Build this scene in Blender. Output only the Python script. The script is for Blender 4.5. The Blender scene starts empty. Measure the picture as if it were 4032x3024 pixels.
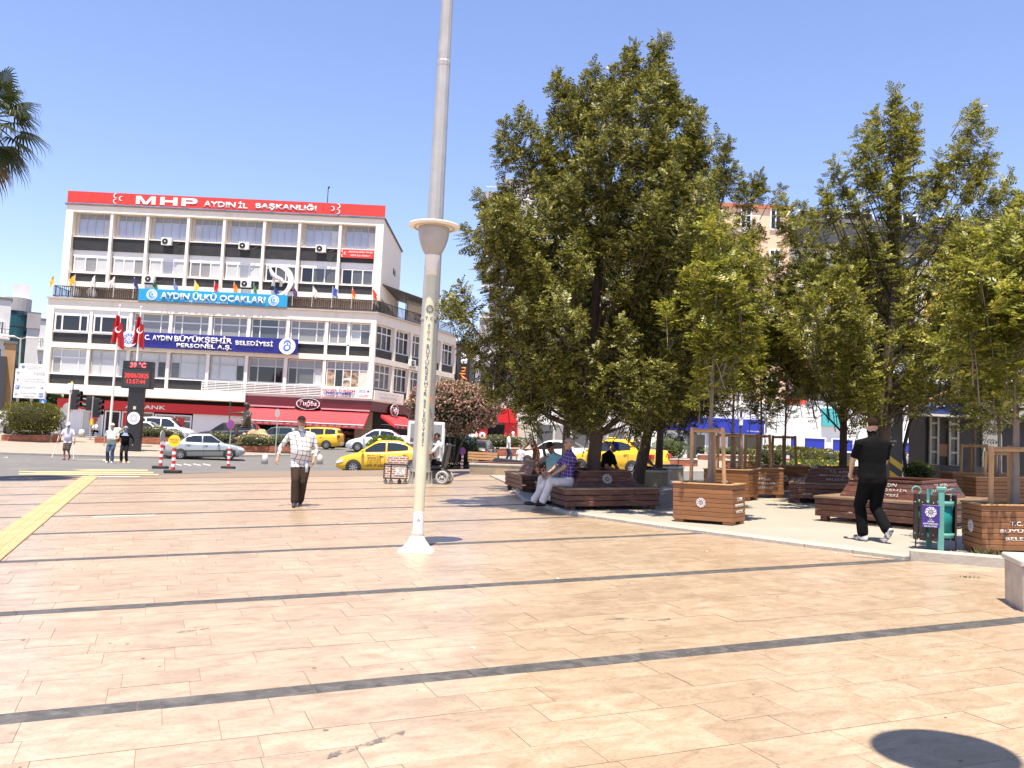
import bpy, bmesh, math, random
import numpy as np
from mathutils import Vector, Matrix
random.seed(7); rng = np.random.default_rng(7)
sc = bpy.context.scene
COL = sc.collection
R_ = math.radians

# ------------------------------------------------------------------ camera
FPX, CX, CY = 3530.0, 2016.0, 1512.0           # focal length and centre in photograph pixels
_u = np.array([.047, -1, .078]); _u /= np.linalg.norm(_u)            # gravity, camera frame
_n = np.array([.00855, -1, 171.2 / FPX]); _n /= np.linalg.norm(_n)   # plaza normal, camera frame
_f = np.array([0, 0, 1.0]); _y = _f - (_f @ _u) * _u; _y /= np.linalg.norm(_y)
RW = np.array([np.cross(_y, _u), _y, _u])
NG = RW @ _n                                   # plaza normal: the square rises to the north east
CAM = np.array([0, 0, 1.6])
cam_d = bpy.data.cameras.new('camera'); cam = bpy.data.objects.new('camera', cam_d); COL.objects.link(cam)
cam_d.sensor_width = 36; cam_d.lens = 36 * FPX / 4032; cam_d.clip_end = 3000; cam_d.clip_start = .05
_ax = [RW @ np.array(v, float) for v in ((1, 0, 0), (0, -1, 0), (0, 0, -1))]
cam.matrix_world = Matrix([[_ax[0][i], _ax[1][i], _ax[2][i], CAM[i]] for i in range(3)] + [[0, 0, 0, 1]])
sc.camera = cam

# ------------------------------------------------------------------ light
SUN_EL, SUN_AZ = 74.0, 189.0                   # azimuth clockwise from the view direction (+Y): behind the camera
world = bpy.data.worlds.new('World'); sc.world = world; world.use_nodes = True
_nt = world.node_tree; _bg = _nt.nodes['Background']
_sky = _nt.nodes.new('ShaderNodeTexSky'); _sky.sky_type = 'NISHITA'; _sky.sun_disc = False
_sky.sun_elevation = R_(SUN_EL); _sky.sun_rotation = R_(SUN_AZ); _sky.altitude = 60
_sky.air_density = 1.15; _sky.dust_density = 0.0; _sky.ozone_density = 7.0
_wb = _nt.nodes.new('ShaderNodeMix'); _wb.data_type = 'RGBA'; _wb.blend_type = 'MULTIPLY'; _wb.inputs['Factor'].default_value = 1   # camera white balance
_wb.inputs['B'].default_value = (1.14, .915, .93, 1); _nt.links.new(_sky.outputs[0], _wb.inputs['A']); _nt.links.new(_wb.outputs['Result'], _bg.inputs[0]); _bg.inputs[1].default_value = 0.12
sun_d = bpy.data.lights.new('sun', 'SUN'); sun = bpy.data.objects.new('sun', sun_d); COL.objects.link(sun)
sun_d.energy = 5.0; sun_d.angle = R_(.53); sun_d.color = (1, .90, .74)
_e, _a = R_(SUN_EL), R_(SUN_AZ)
_sd = Vector((math.sin(_a) * math.cos(_e), math.cos(_a) * math.cos(_e), math.sin(_e)))
sun.rotation_euler = _sd.to_track_quat('Z', 'Y').to_euler(); sun.location = (0, -20, 60)
vs = sc.view_settings
vs.view_transform = 'Standard'; vs.look = 'None'; vs.gamma = 1; vs.use_curve_mapping = False; vs.exposure = 1.08
sc.cycles.max_bounces = 4; sc.cycles.diffuse_bounces = 3; sc.cycles.glossy_bounces = 2; sc.cycles.transmission_bounces = 2; sc.cycles.transparent_max_bounces = 6

# ------------------------------------------------------------------ geometry of the ground
GX, GY = -NG[0] / NG[2], -NG[1] / NG[2]
def sstep(a, b, t):
    t = min(1, max(0, (t - a) / (b - a))); return t * t * (3 - 2 * t)
def gz(x, y):
    """height of the ground: the tilted square, levelling off towards the street fronts"""
    p = GX * max(-60, min(22, x)) + GY * max(-30, min(75, y))
    rd = .43 + .8 * max(0, min(1, (x + 4) / 14))       # the road lies lower and level on the left
    k = sstep(29, 39, y); p = p * (1 - k) + rd * k
    lv = 1.30 + .65 * sstep(-14, 0, x); k = sstep(46, 67, y)
    return p * (1 - k) + lv * k
def ray(px, py): return RW @ np.array([(px - CX) / FPX, (py - CY) / FPX, 1.0])
def gp(px, py):
    d = ray(px, py); t = -(NG @ CAM) / (NG @ d)
    if 0 < t < 28: return CAM + t * d
    a, b = 20.0, 90.0
    for _ in range(200):                               # first crossing of the sight line with the ground
        q = CAM + a * d
        if q[2] <= gz(q[0], q[1]) or a > b: break
        a += .35
    lo, hi = a - .35, a
    for _ in range(20):
        m = (lo + hi) / 2; q = CAM + m * d
        if q[2] <= gz(q[0], q[1]): hi = m
        else: lo = m
    return CAM + hi * d
def aty(px, py, y):
    d = ray(px, py); return CAM + d * (y / d[1])
def crop(ox, oy, s): return lambda x, y: (ox + x / s, oy + y / s)
_c, _s = math.cos(R_(21.3)), math.sin(R_(21.3))   # direction of the paving courses
_es = Vector((_c, _s, GX * _c + GY * _s)).normalized(); _N = Vector(NG); _et = _N.cross(_es)
TILT = Matrix.Identity(3)
_tx = Vector((1, 0, GX)).normalized(); _ty = _N.cross(_tx)
TILT = Matrix((( _tx.x, _ty.x, _N.x), (_tx.y, _ty.y, _N.y), (_tx.z, _ty.z, _N.z)))

# ------------------------------------------------------------------ materials
MATS = {}
def mat(name, col, rough=.6, var=0.0, scale=4.0, col2=None, bump=0.0, bscale=None, metal=0.0, spec=.5, rnd=0.0,
        emit=0.0, trans=0.0, alpha=1.0, stretch=None, coat=0.0, detail=6, sss=0.0, contrast=1.0, dirt=0.0, dirtcol=(.12, .1, .08), dscale=1.2):
    if name in MATS: return MATS[name]
    m = bpy.data.materials.new(name); m.use_nodes = True; MATS[name] = m
    nt = m.node_tree; b = nt.nodes['Principled BSDF']; L = nt.links.new
    def N(t): return nt.nodes.new(t)
    c4 = (*col, 1)
    b.inputs['Base Color'].default_value = c4; b.inputs['Roughness'].default_value = rough
    b.inputs['Metallic'].default_value = metal; b.inputs['Specular IOR Level'].default_value = spec
    b.inputs['Transmission Weight'].default_value = trans; b.inputs['Alpha'].default_value = alpha
    b.inputs['Coat Weight'].default_value = coat; b.inputs['Coat Roughness'].default_value = .06
    if emit:
        b.inputs['Emission Color'].default_value = c4; b.inputs['Emission Strength'].default_value = emit
    out = None
    if var or col2 or bump or rnd or dirt:
        tc = N('ShaderNodeTexCoord'); mp = N('ShaderNodeMapping'); L(tc.outputs['Object'], mp.inputs[0])
        if stretch: mp.inputs['Scale'].default_value = stretch
        vec = mp.outputs[0]
        if rnd:
            oi = N('ShaderNodeObjectInfo'); ad = N('ShaderNodeVectorMath'); ad.operation = 'ADD'
            sc_ = N('ShaderNodeVectorMath'); sc_.operation = 'SCALE'; sc_.inputs[0].default_value = (37, 17, 53)
            L(oi.outputs['Random'], sc_.inputs['Scale']); L(vec, ad.inputs[0]); L(sc_.outputs[0], ad.inputs[1]); vec = ad.outputs[0]
        col_out = None
        if var or col2:
            nz = N('ShaderNodeTexNoise'); nz.inputs['Scale'].default_value = scale; nz.inputs['Detail'].default_value = detail
            nz.inputs['Roughness'].default_value = .62; L(vec, nz.inputs['Vector'])
            rp = N('ShaderNodeValToRGB'); rp.color_ramp.elements[0].position = .5 - .24 / contrast; rp.color_ramp.elements[1].position = .5 + .24 / contrast
            c_a = tuple(max(0, c * (1 - var)) for c in col); c_b = col2 or tuple(min(1, c * (1 + var)) for c in col)
            if col2: c_a = col
            rp.color_ramp.elements[0].color = (*c_a, 1); rp.color_ramp.elements[1].color = (*c_b, 1)
            L(nz.outputs['Fac'], rp.inputs[0]); col_out = rp.outputs[0]
        if rnd:
            hs = N('ShaderNodeHueSaturation'); mr = N('ShaderNodeMapRange')
            mr.inputs['To Min'].default_value = 1 - rnd; mr.inputs['To Max'].default_value = 1 + rnd
            L(oi.outputs['Random'], mr.inputs['Value']); L(mr.outputs[0], hs.inputs['Value'])
            if col_out: L(col_out, hs.inputs['Color'])
            else: hs.inputs['Color'].default_value = c4
            col_out = hs.outputs[0]
        if dirt:
            n2 = N('ShaderNodeTexNoise'); n2.inputs['Scale'].default_value = dscale; n2.inputs['Detail'].default_value = 8; n2.inputs['Roughness'].default_value = .7
            L(vec, n2.inputs['Vector']); r2 = N('ShaderNodeValToRGB'); r2.color_ramp.elements[0].position = .52; r2.color_ramp.elements[1].position = .72
            L(n2.outputs['Fac'], r2.inputs[0]); mx = N('ShaderNodeMix'); mx.data_type = 'RGBA'
            ml = N('ShaderNodeMath'); ml.operation = 'MULTIPLY'; ml.inputs[1].default_value = dirt; L(r2.outputs[0], ml.inputs[0])
            L(ml.outputs[0], mx.inputs['Factor'])
            if col_out: L(col_out, mx.inputs['A'])
            else: mx.inputs['A'].default_value = c4
            mx.inputs['B'].default_value = (*dirtcol, 1); col_out = mx.outputs['Result']
        if col_out: L(col_out, b.inputs['Base Color'])
        if bump:
            nb = N('ShaderNodeTexNoise'); nb.inputs['Scale'].default_value = bscale or scale * 3; nb.inputs['Detail'].default_value = 5
            L(vec, nb.inputs['Vector']); bp = N('ShaderNodeBump'); bp.inputs['Strength'].default_value = bump; bp.inputs['Distance'].default_value = .02
            L(nb.outputs['Fac'], bp.inputs['Height']); L(bp.outputs[0], b.inputs['Normal'])
    return m

# ------------------------------------------------------------------ mesh builder
def rotz(a): return Matrix.Rotation(a, 3, 'Z')
class MB:
    def __init__(s): s.v = []; s.f = []; s.m = []; s.sm = []
    def add(s, vs_, fs, mi=0, smooth=False, T=None):
        o = len(s.v)
        if T is not None: vs_ = [T @ Vector(v) for v in vs_]
        s.v += [tuple(v) for v in vs_]
        for f in fs: s.f.append(tuple(o + i for i in f)); s.m.append(mi); s.sm.append(smooth)
        return s
    def box(s, c, size, mi=0, rot=None, bev=0.0):
        x, y, z = (k / 2 for k in size); c = Vector(c)
        T = (lambda p: c + (rot @ Vector(p))) if rot is not None else (lambda p: c + Vector(p))
        if bev <= 0:
            vv = [(-x, -y, -z), (x, -y, -z), (x, y, -z), (-x, y, -z), (-x, -y, z), (x, -y, z), (x, y, z), (-x, y, z)]
            ff = [(0, 3, 2, 1), (4, 5, 6, 7), (0, 1, 5, 4), (1, 2, 6, 5), (2, 3, 7, 6), (3, 0, 4, 7)]
        else:
            b = min(bev, x * .95, y * .95, z * .95); vv = []; idx = {}
            for sx in (-1, 1):
                for sy in (-1, 1):
                    for sz in (-1, 1):
                        for a in range(3):
                            p = [sx * x, sy * y, sz * z]
                            for k in range(3):
                                if k != a: p[k] -= (sx, sy, sz)[k] * b
                            idx[(sx, sy, sz, a)] = len(vv); vv.append(tuple(p))
            ff = []
            for a in range(3):
                o1, o2 = [k for k in range(3) if k != a]
                for sg in (-1, 1):
                    q = []
                    for (p1, p2) in ((-1, -1), (1, -1), (1, 1), (-1, 1)):
                        k = [0, 0, 0]; k[a] = sg; k[o1] = p1; k[o2] = p2; q.append(idx[(*k, a)])
                    ff.append(tuple(q))
            for a in range(3):
                o1, o2 = [k for k in range(3) if k != a]
                for p1 in (-1, 1):
                    for p2 in (-1, 1):
                        k0 = [0, 0, 0]; k1 = [0, 0, 0]; k0[a] = -1; k1[a] = 1; k0[o1] = k1[o1] = p1; k0[o2] = k1[o2] = p2
                        ff.append((idx[(*k0, o1)], idx[(*k1, o1)], idx[(*k1, o2)], idx[(*k0, o2)]))
            for sx in (-1, 1):
                for sy in (-1, 1):
                    for sz in (-1, 1): ff.append(tuple(idx[(sx, sy, sz, a)] for a in range(3)))
            # orient outward
            g = []
            for f in ff:
                pts = [Vector(vv[i]) for i in f]; n = (pts[1] - pts[0]).cross(pts[2] - pts[0]); cc = sum(pts, Vector()) / len(pts)
                g.append(f if n.dot(cc) > 0 else f[::-1])
            ff = g
        return s.add([T(p) for p in vv], ff, mi)
    def bx(s, x0, x1, y0, y1, z0, z1, mi=0, bev=0.0):
        return s.box(((x0 + x1) / 2, (y0 + y1) / 2, (z0 + z1) / 2), (abs(x1 - x0), abs(y1 - y0), abs(z1 - z0)), mi, None, bev)
    def prism(s, poly, z0, z1, mi=0, T=None, mtop=None):
        n = len(poly)
        ar = sum(poly[i][0] * poly[(i + 1) % n][1] - poly[(i + 1) % n][0] * poly[i][1] for i in range(n))
        if ar < 0: poly = poly[::-1]
        f0 = z0 if callable(z0) else (lambda x, y: z0); f1 = z1 if callable(z1) else (lambda x, y: z1)
        vv = [(x, y, f0(x, y)) for x, y in poly] + [(x, y, f1(x, y)) for x, y in poly]
        s.add(vv, [tuple(range(n))[::-1]] + [(i, (i + 1) % n, n + (i + 1) % n, n + i) for i in range(n)], mi, False, T)
        s.add(vv[n:], [tuple(range(n))], mi if mtop is None else mtop, False, T); return s
    def prismy(s, poly, y0, y1, mi=0, T=None):
        """polygon in (x, z) extruded along y"""
        A = Matrix(((1, 0, 0), (0, 0, 1), (0, 1, 0))).to_4x4()
        n = len(poly); ar = sum(poly[i][0] * poly[(i + 1) % n][1] - poly[(i + 1) % n][0] * poly[i][1] for i in range(n))
        if ar < 0: poly = poly[::-1]
        vv = [(x, min(y0, y1), z) for x, z in poly] + [(x, max(y0, y1), z) for x, z in poly]
        return s.add(vv, [tuple(range(n)), tuple(range(n, 2 * n))[::-1]] + [((i + 1) % n, i, n + i, n + (i + 1) % n) for i in range(n)], mi, False, T)
    def tube(s, pts, rad, n=8, mi=0, cap=True, smooth=True, T=None, sq=None):
        pts = [Vector(p) for p in pts]; k = len(pts)
        if not hasattr(rad, '__len__'): rad = [rad] * k
        vv = []; prev = None
        for i, p in enumerate(pts):
            d = (pts[min(i + 1, k - 1)] - pts[max(i - 1, 0)]);
            d = d.normalized() if d.length > 1e-9 else Vector((0, 0, 1))
            if prev is None:
                a = Vector((1, 0, 0)) if abs(d.x) < .9 else Vector((0, 1, 0)); e1 = d.cross(a).normalized()
            else:
                e1 = (prev - d * prev.dot(d)); e1 = e1.normalized() if e1.length > 1e-6 else d.orthogonal().normalized()
            prev = e1; e2 = d.cross(e1)
            for j in range(n):
                t = 2 * math.pi * j / n; vv.append(p + (e1 * math.cos(t) + e2 * math.sin(t)) * rad[i])
        ff = [(i * n + j, i * n + (j + 1) % n, (i + 1) * n + (j + 1) % n, (i + 1) * n + j) for i in range(k - 1) for j in range(n)]
        s.add(vv, ff, mi, smooth, T)
        if cap: s.add(vv[:n], [tuple(range(n))[::-1]], mi, False, T); s.add(vv[-n:], [tuple(range(n))], mi, False, T)
        return s
    def lathe(s, prof, n=20, mi=0, c=(0, 0, 0), smooth=True, T=None, squash=(1, 1)):
        vv = [(c[0] + r * math.cos(2 * math.pi * j / n) * squash[0], c[1] + r * math.sin(2 * math.pi * j / n) * squash[1], c[2] + z) for r, z in prof for j in range(n)]
        ff = [(i * n + j, i * n + (j + 1) % n, (i + 1) * n + (j + 1) % n, (i + 1) * n + j) for i in range(len(prof) - 1) for j in range(n)]
        return s.add(vv, ff, mi, smooth, T)
    def ball(s, c, r, n=12, m=8, mi=0, T=None):
        if not hasattr(r, '__len__'): r = (r, r, r)
        vv = []; ff = []
        for i in range(m + 1):
            ph = math.pi * i / m
            for j in range(n):
                t = 2 * math.pi * j / n; vv.append((c[0] + r[0] * math.sin(ph) * math.cos(t), c[1] + r[1] * math.sin(ph) * math.sin(t), c[2] + r[2] * math.cos(ph)))
        for i in range(m):
            for j in range(n): ff.append((i * n + j, (i + 1) * n + j, (i + 1) * n + (j + 1) % n, i * n + (j + 1) % n))
        return s.add(vv, ff, mi, True, T)
    def disc(s, c, r, axis='Y', n=20, th=.01, mi=0, r2=0.0):
        """flat disc (or ring) facing -Y by default"""
        A = {'Y': Matrix(((1, 0, 0), (0, 0, 1), (0, 1, 0))), 'X': Matrix(((0, 0, 1), (1, 0, 0), (0, 1, 0))), 'Z': Matrix.Identity(3)}[axis]
        cv = Vector(c); vv = []
        rr = [r, r, r2, r2]; zz = [-th / 2, th / 2, th / 2, -th / 2]
        for q in range(4):
            for j in range(n):
                t = 2 * math.pi * j / n; vv.append(cv + A @ Vector((rr[q] * math.cos(t), rr[q] * math.sin(t), zz[q])))
        ff = [((q) * n + j, (q) * n + (j + 1) % n, ((q + 1) % 4) * n + (j + 1) % n, ((q + 1) % 4) * n + j) for q in range(4) for j in range(n)]
        return s.add(vv, ff, mi)
    def mesh(s, name):
        me = bpy.data.meshes.new(name); me.from_pydata(s.v, [], s.f)
        if any(s.m): me.polygons.foreach_set('material_index', s.m)
        if any(s.sm): me.polygons.foreach_set('use_smooth', s.sm)
        me.update(); return me
    def build(s, name, mats, parent=None, loc=None, absolute=False, rot=None):
        return link(name, s.mesh(name), mats, parent, loc, absolute, rot)
def link(name, me, mats, parent=None, loc=None, absolute=False, rot=None):
    if mats is not None and not len(me.materials):
        for m in (mats if isinstance(mats, (list, tuple)) else [mats]): me.materials.append(m)
    o = bpy.data.objects.new(name, me); COL.objects.link(o)
    if loc is not None: o.location = loc
    if rot is not None: o.rotation_euler = rot
    if parent is not None:
        o.parent = parent
        if absolute: o.matrix_parent_inverse = wm(parent).inverted()
    return o
def wm(o):
    m = o.matrix_basis.copy()
    if o.parent: m = wm(o.parent) @ o.matrix_parent_inverse @ m
    return m
def tag(o, label=None, cat=None, group=None, kind=None):
    if label: o['label'] = label
    if cat: o['category'] = cat
    if group: o['group'] = group
    if kind: o['kind'] = kind
    return o
def thing(name, label, cat, loc=(0, 0, 0), rz=0.0, group=None, tilt=False):
    o = bpy.data.objects.new(name, None); COL.objects.link(o); o.empty_display_size = .2
    m = rotz(rz)
    if tilt: m = TILT @ m
    o.matrix_basis = Matrix.Translation(Vector(loc)) @ m.to_4x4()
    return tag(o, label, cat, group)
def dup(o, loc=None, rz=None, label=None, parent=None, tilt=False, mat4=None):
    c = o.copy(); COL.objects.link(c)
    if parent is not None: c.parent = parent
    for ch in o.children: dup(ch, parent=c)
    if label: c['label'] = label
    if loc is not None:
        m = rotz(rz or 0)
        if tilt: m = TILT @ m
        c.matrix_basis = Matrix.Translation(Vector(loc)) @ m.to_4x4()
    if mat4 is not None: c.matrix_basis = mat4
    return c
def G(x, y, dz=0.0): return (x, y, gz(x, y) + dz)

# ------------------------------------------------------------------ lettering and emblems
_TX = {}
def text_mesh(s, w=None, h=None, ext=.006, bold=0.0, align='CENTER', shear=0.0, spacing=1.0, linesp=1.0):
    key = (s, w, h, ext, bold, align, shear, spacing, linesp)
    if key in _TX: return _TX[key]
    cu = bpy.data.curves.new('lettering', 'FONT'); cu.body = s; cu.size = 1; cu.align_x = 'CENTER'; cu.resolution_u = 2
    cu.offset = bold; cu.shear = shear; cu.space_character = spacing; cu.space_line = linesp; cu.fill_mode = 'BOTH' if ext else 'FRONT'
    cu.extrude = 0
    ob = bpy.data.objects.new('lettering', cu); COL.objects.link(ob)
    me = bpy.data.meshes.new_from_object(ob)
    bpy.data.objects.remove(ob); bpy.data.curves.remove(cu)
    co = np.empty(len(me.vertices) * 3); me.vertices.foreach_get('co', co); co = co.reshape(-1, 3)
    if len(co):
        mn, mx = co.min(0), co.max(0); c = (mn + mx) / 2; co -= c
        sy = (h / (mx[1] - mn[1])) if h else None; sx = (w / (mx[0] - mn[0])) if w else None
        sx = sx or sy; sy = sy or sx
        co[:, 0] *= sx; co[:, 1] *= sy
        if align == 'LEFT': co[:, 0] -= co[:, 0].min()
        me.vertices.foreach_set('co', co.ravel())
        if ext:
            bm = bmesh.new(); bm.from_mesh(me); r = bmesh.ops.extrude_face_region(bm, geom=bm.faces[:])
            bmesh.ops.translate(bm, vec=(0, 0, ext), verts=[g for g in r['geom'] if isinstance(g, bmesh.types.BMVert)])
            bmesh.ops.recalc_face_normals(bm, faces=bm.faces[:]); bm.to_mesh(me); bm.free()
    me.materials.clear(); me.update(); _TX[key] = me
    return me
FRONT = (math.pi / 2, 0, 0)     # letters standing up, facing -Y
def text(s, mt, parent, loc, w=None, h=None, rot=FRONT, ext=.006, bold=0.0, align='CENTER', absolute=True, name='lettering', **k):
    me = text_mesh(s, w, h, ext, bold, align, **k)
    if len(me.materials): me = me.copy(); me.materials.clear()
    return link(name, me, mt, parent, loc, absolute, rot)
def crescent_poly(r, r2, off, n=20):
    a = math.acos(max(-1, min(1, (r * r - r2 * r2 + off * off) / (2 * off * r)))); b = math.acos(max(-1, min(1, (r * r - r2 * r2 - off * off) / (2 * off * r2))))
    o = [(r * math.cos(t), r * math.sin(t)) for t in np.linspace(a, 2 * math.pi - a, n)]
    i = [(off + r2 * math.cos(t), r2 * math.sin(t)) for t in np.linspace(2 * math.pi - b, b, n)]
    return o, i
def crescent(mb, c, r, k=.8, off=.32, ang=0.0, th=.01, mi=0, n=16, plane='xz'):
    o, i = crescent_poly(r, r * k, r * off, n); ca, sa = math.cos(ang), math.sin(ang)
    rt = lambda p: (p[0] * ca - p[1] * sa, p[0] * sa + p[1] * ca)
    o = [rt(p) for p in o]; i = [rt(p) for p in i][::-1]; vv = []
    for y in (-th / 2, th / 2):
        for p in o: vv.append((c[0] + p[0], c[1] + y, c[2] + p[1]))
        for p in i: vv.append((c[0] + p[0], c[1] + y, c[2] + p[1]))
    ff = []
    for q in range(n - 1):
        ff += [(q, q + 1, n + q + 1, n + q), (2 * n + q, 3 * n + q, 3 * n + q + 1, 2 * n + q + 1), (q, 2 * n + q, 2 * n + q + 1, q + 1), (n + q, n + q + 1, 3 * n + q + 1, 3 * n + q)]
    mb.add(vv, ff, mi); return mb
def star(mb, c, r, ang=0.0, th=.01, mi=0):
    pts = []
    for k in range(10):
        t = ang + math.pi / 2 + k * math.pi / 5; q = r if k % 2 == 0 else r * .4; pts.append((c[0] + q * math.cos(t), c[2] + q * math.sin(t)))
    n = 10; vv = [(c[0], c[1] - th / 2, c[2])] + [(x, c[1] - th / 2, z) for x, z in pts]
    mb.add(vv, [(0, 1 + k, 1 + (k + 1) % n) for k in range(n)], mi); return mb
def swirl(mb, c, r, mi=0, n=9, th=.006):
    """ring of curling figures: the town emblem"""
    for k in range(n):
        a = 2 * math.pi * k / n
        cc = (c[0] + .55 * r * math.cos(a), c[1], c[2] + .55 * r * math.sin(a))
        crescent(mb, cc, r * .30, .88, .24, a + 2.2, th, mi, 8)
        e = a + .42
        mb.disc((c[0] + .86 * r * math.cos(e), c[1], c[2] + .86 * r * math.sin(e)), r * .085, 'Y', 8, th, mi)
        crescent(mb, (c[0] + .72 * r * math.cos(a - .1), c[1], c[2] + .72 * r * math.sin(a - .1)), r * .26, .88, .22, a - .6, th * .9, mi, 8)
    mb.disc(c, r * .2, 'Y', 14, th, mi, r * .13)
    return mb
# ================================================================== THE SETTING
m_asph = mat('asphalt', (.125, .12, .115), .85, .14, 1.5, bump=.25, bscale=60, dirt=.35, dirtcol=(.2, .18, .16), dscale=.4)
m_pave = mat('far_paving', (.30, .24, .19), .7, .12, .8, bump=.1, dirt=.4, dirtcol=(.3, .24, .2), dscale=.6)
m_conc = mat('pale_concrete', (.30, .272, .228), .75, .10, 1.1, bump=.15, bscale=30, dirt=.45, dirtcol=(.3, .26, .21), dscale=.9)
m_kerb = mat('kerb_stone', (.37, .335, .285), .8, .12, 3, bump=.3, bscale=20, rnd=.07, dirt=.5, dirtcol=(.25, .21, .17))
m_mortar = mat('mortar', (.19, .14, .10), .9)
m_white = mat('white_road_paint', (.6, .57, .52), .6, .1, 6, dirt=.55, dirtcol=(.3, .28, .26), dscale=5)
m_yel = mat('yellow_road_paint', (.66, .46, .20), .55, .1, 6, dirt=.5, dirtcol=(.3, .26, .2), dscale=5)

def stone_mat(name, base, light, dark, rough, streak, rv):
    m = bpy.data.materials.new(name); m.use_nodes = True; nt = m.node_tree; b = nt.nodes['Principled BSDF']; L = nt.links.new
    def N(t, **k):
        n = nt.nodes.new(t)
        for a, v in k.items(): setattr(n, a, v)
        return n
    tc = N('ShaderNodeTexCoord'); oi = N('ShaderNodeObjectInfo'); ge = N('ShaderNodeNewGeometry')
    sm = N('ShaderNodeMath', operation='ADD'); L(oi.outputs['Random'], sm.inputs[0]); L(ge.outputs['Random Per Island'], sm.inputs[1])
    fr = N('ShaderNodeMath', operation='FRACT'); L(sm.outputs[0], fr.inputs[0])
    off = N('ShaderNodeVectorMath', operation='SCALE'); off.inputs[0].default_value = (41, 29, 63); L(fr.outputs[0], off.inputs['Scale'])
    ad = N('ShaderNodeVectorMath', operation='ADD'); L(tc.outputs['Object'], ad.inputs[0]); L(off.outputs[0], ad.inputs[1])
    mp = N('ShaderNodeMapping'); mp.inputs['Scale'].default_value = streak; L(ad.outputs[0], mp.inputs[0])
    n1 = N('ShaderNodeTexNoise'); n1.inputs['Scale'].default_value = 2.6; n1.inputs['Detail'].default_value = 9; n1.inputs['Roughness'].default_value = .68; n1.inputs['Distortion'].default_value = .7
    L(mp.outputs[0], n1.inputs['Vector'])
    r1 = N('ShaderNodeValToRGB'); e = r1.color_ramp.elements; e[0].position = .34; e[0].color = (*dark, 1); e[1].position = .66; e[1].color = (*light, 1)
    q = r1.color_ramp.elements.new(.5); q.color = (*base, 1); L(n1.outputs['Fac'], r1.inputs[0])
    n2 = N('ShaderNodeTexNoise'); n2.inputs['Scale'].default_value = 30; n2.inputs['Detail'].default_value = 4; L(mp.outputs[0], n2.inputs['Vector'])
    r2 = N('ShaderNodeValToRGB'); r2.color_ramp.elements[0].position = .35; r2.color_ramp.elements[1].position = .5
    r2.color_ramp.elements[0].color = (.62, .58, .54, 1); r2.color_ramp.elements[1].color = (1, 1, 1, 1); L(n2.outputs['Fac'], r2.inputs[0])
    mu = N('ShaderNodeMix', data_type='RGBA', blend_type='MULTIPLY'); mu.inputs['Factor'].default_value = .42; L(r1.outputs[0], mu.inputs['A']); L(r2.outputs[0], mu.inputs['B'])
    # big dirt patches shared by neighbouring slabs (world space wear)
    n3 = N('ShaderNodeTexNoise'); n3.inputs['Scale'].default_value = .55; n3.inputs['Detail'].default_value = 7; n3.inputs['Roughness'].default_value = .7; L(ge.outputs['Position'], n3.inputs['Vector'])
    r3 = N('ShaderNodeValToRGB'); r3.color_ramp.elements[0].position = .3; r3.color_ramp.elements[1].position = .62
    r3.color_ramp.elements[0].color = (.66, .60, .54, 1); r3.color_ramp.elements[1].color = (1, 1, 1, 1); L(n3.outputs['Fac'], r3.inputs[0])
    m2 = N('ShaderNodeMix', data_type='RGBA', blend_type='MULTIPLY'); m2.inputs['Factor'].default_value = .55; L(mu.outputs['Result'], m2.inputs['A']); L(r3.outputs[0], m2.inputs['B'])
    hs = N('ShaderNodeHueSaturation'); mr = N('ShaderNodeMapRange'); mr.inputs['To Min'].default_value = 1 - rv; mr.inputs['To Max'].default_value = 1 + rv
    L(fr.outputs[0], mr.inputs['Value']); L(mr.outputs[0], hs.inputs['Value']); L(m2.outputs['Result'], hs.inputs['Color'])
    L(hs.outputs[0], b.inputs['Base Color'])
    rr = N('ShaderNodeMapRange'); rr.inputs['To Min'].default_value = rough + .12; rr.inputs['To Max'].default_value = rough - .04; L(n3.outputs['Fac'], rr.inputs['Value'])
    L(rr.outputs[0], b.inputs['Roughness'])
    bp = N('ShaderNodeBump'); bp.inputs['Strength'].default_value = .12; bp.inputs['Distance'].default_value = .01; L(n1.outputs['Fac'], bp.inputs['Height']); L(bp.outputs[0], b.inputs['Normal'])
    MATS[name] = m; return m
m_trav = stone_mat('travertine', (.395, .298, .208), (.465, .362, .264), (.315, .228, .155), .25, (1.3, 2.2, 1), .06)
m_gran = stone_mat('dark_granite', (.075, .07, .066), (.125, .115, .108), (.048, .045, .043), .6, (3, 3, 3), .06)
m_tact = mat('yellow_tactile', (.46, .315, .15), .65, .1, 8, rnd=.1, dirt=.4, dirtcol=(.46, .33, .2), dscale=3)

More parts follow.
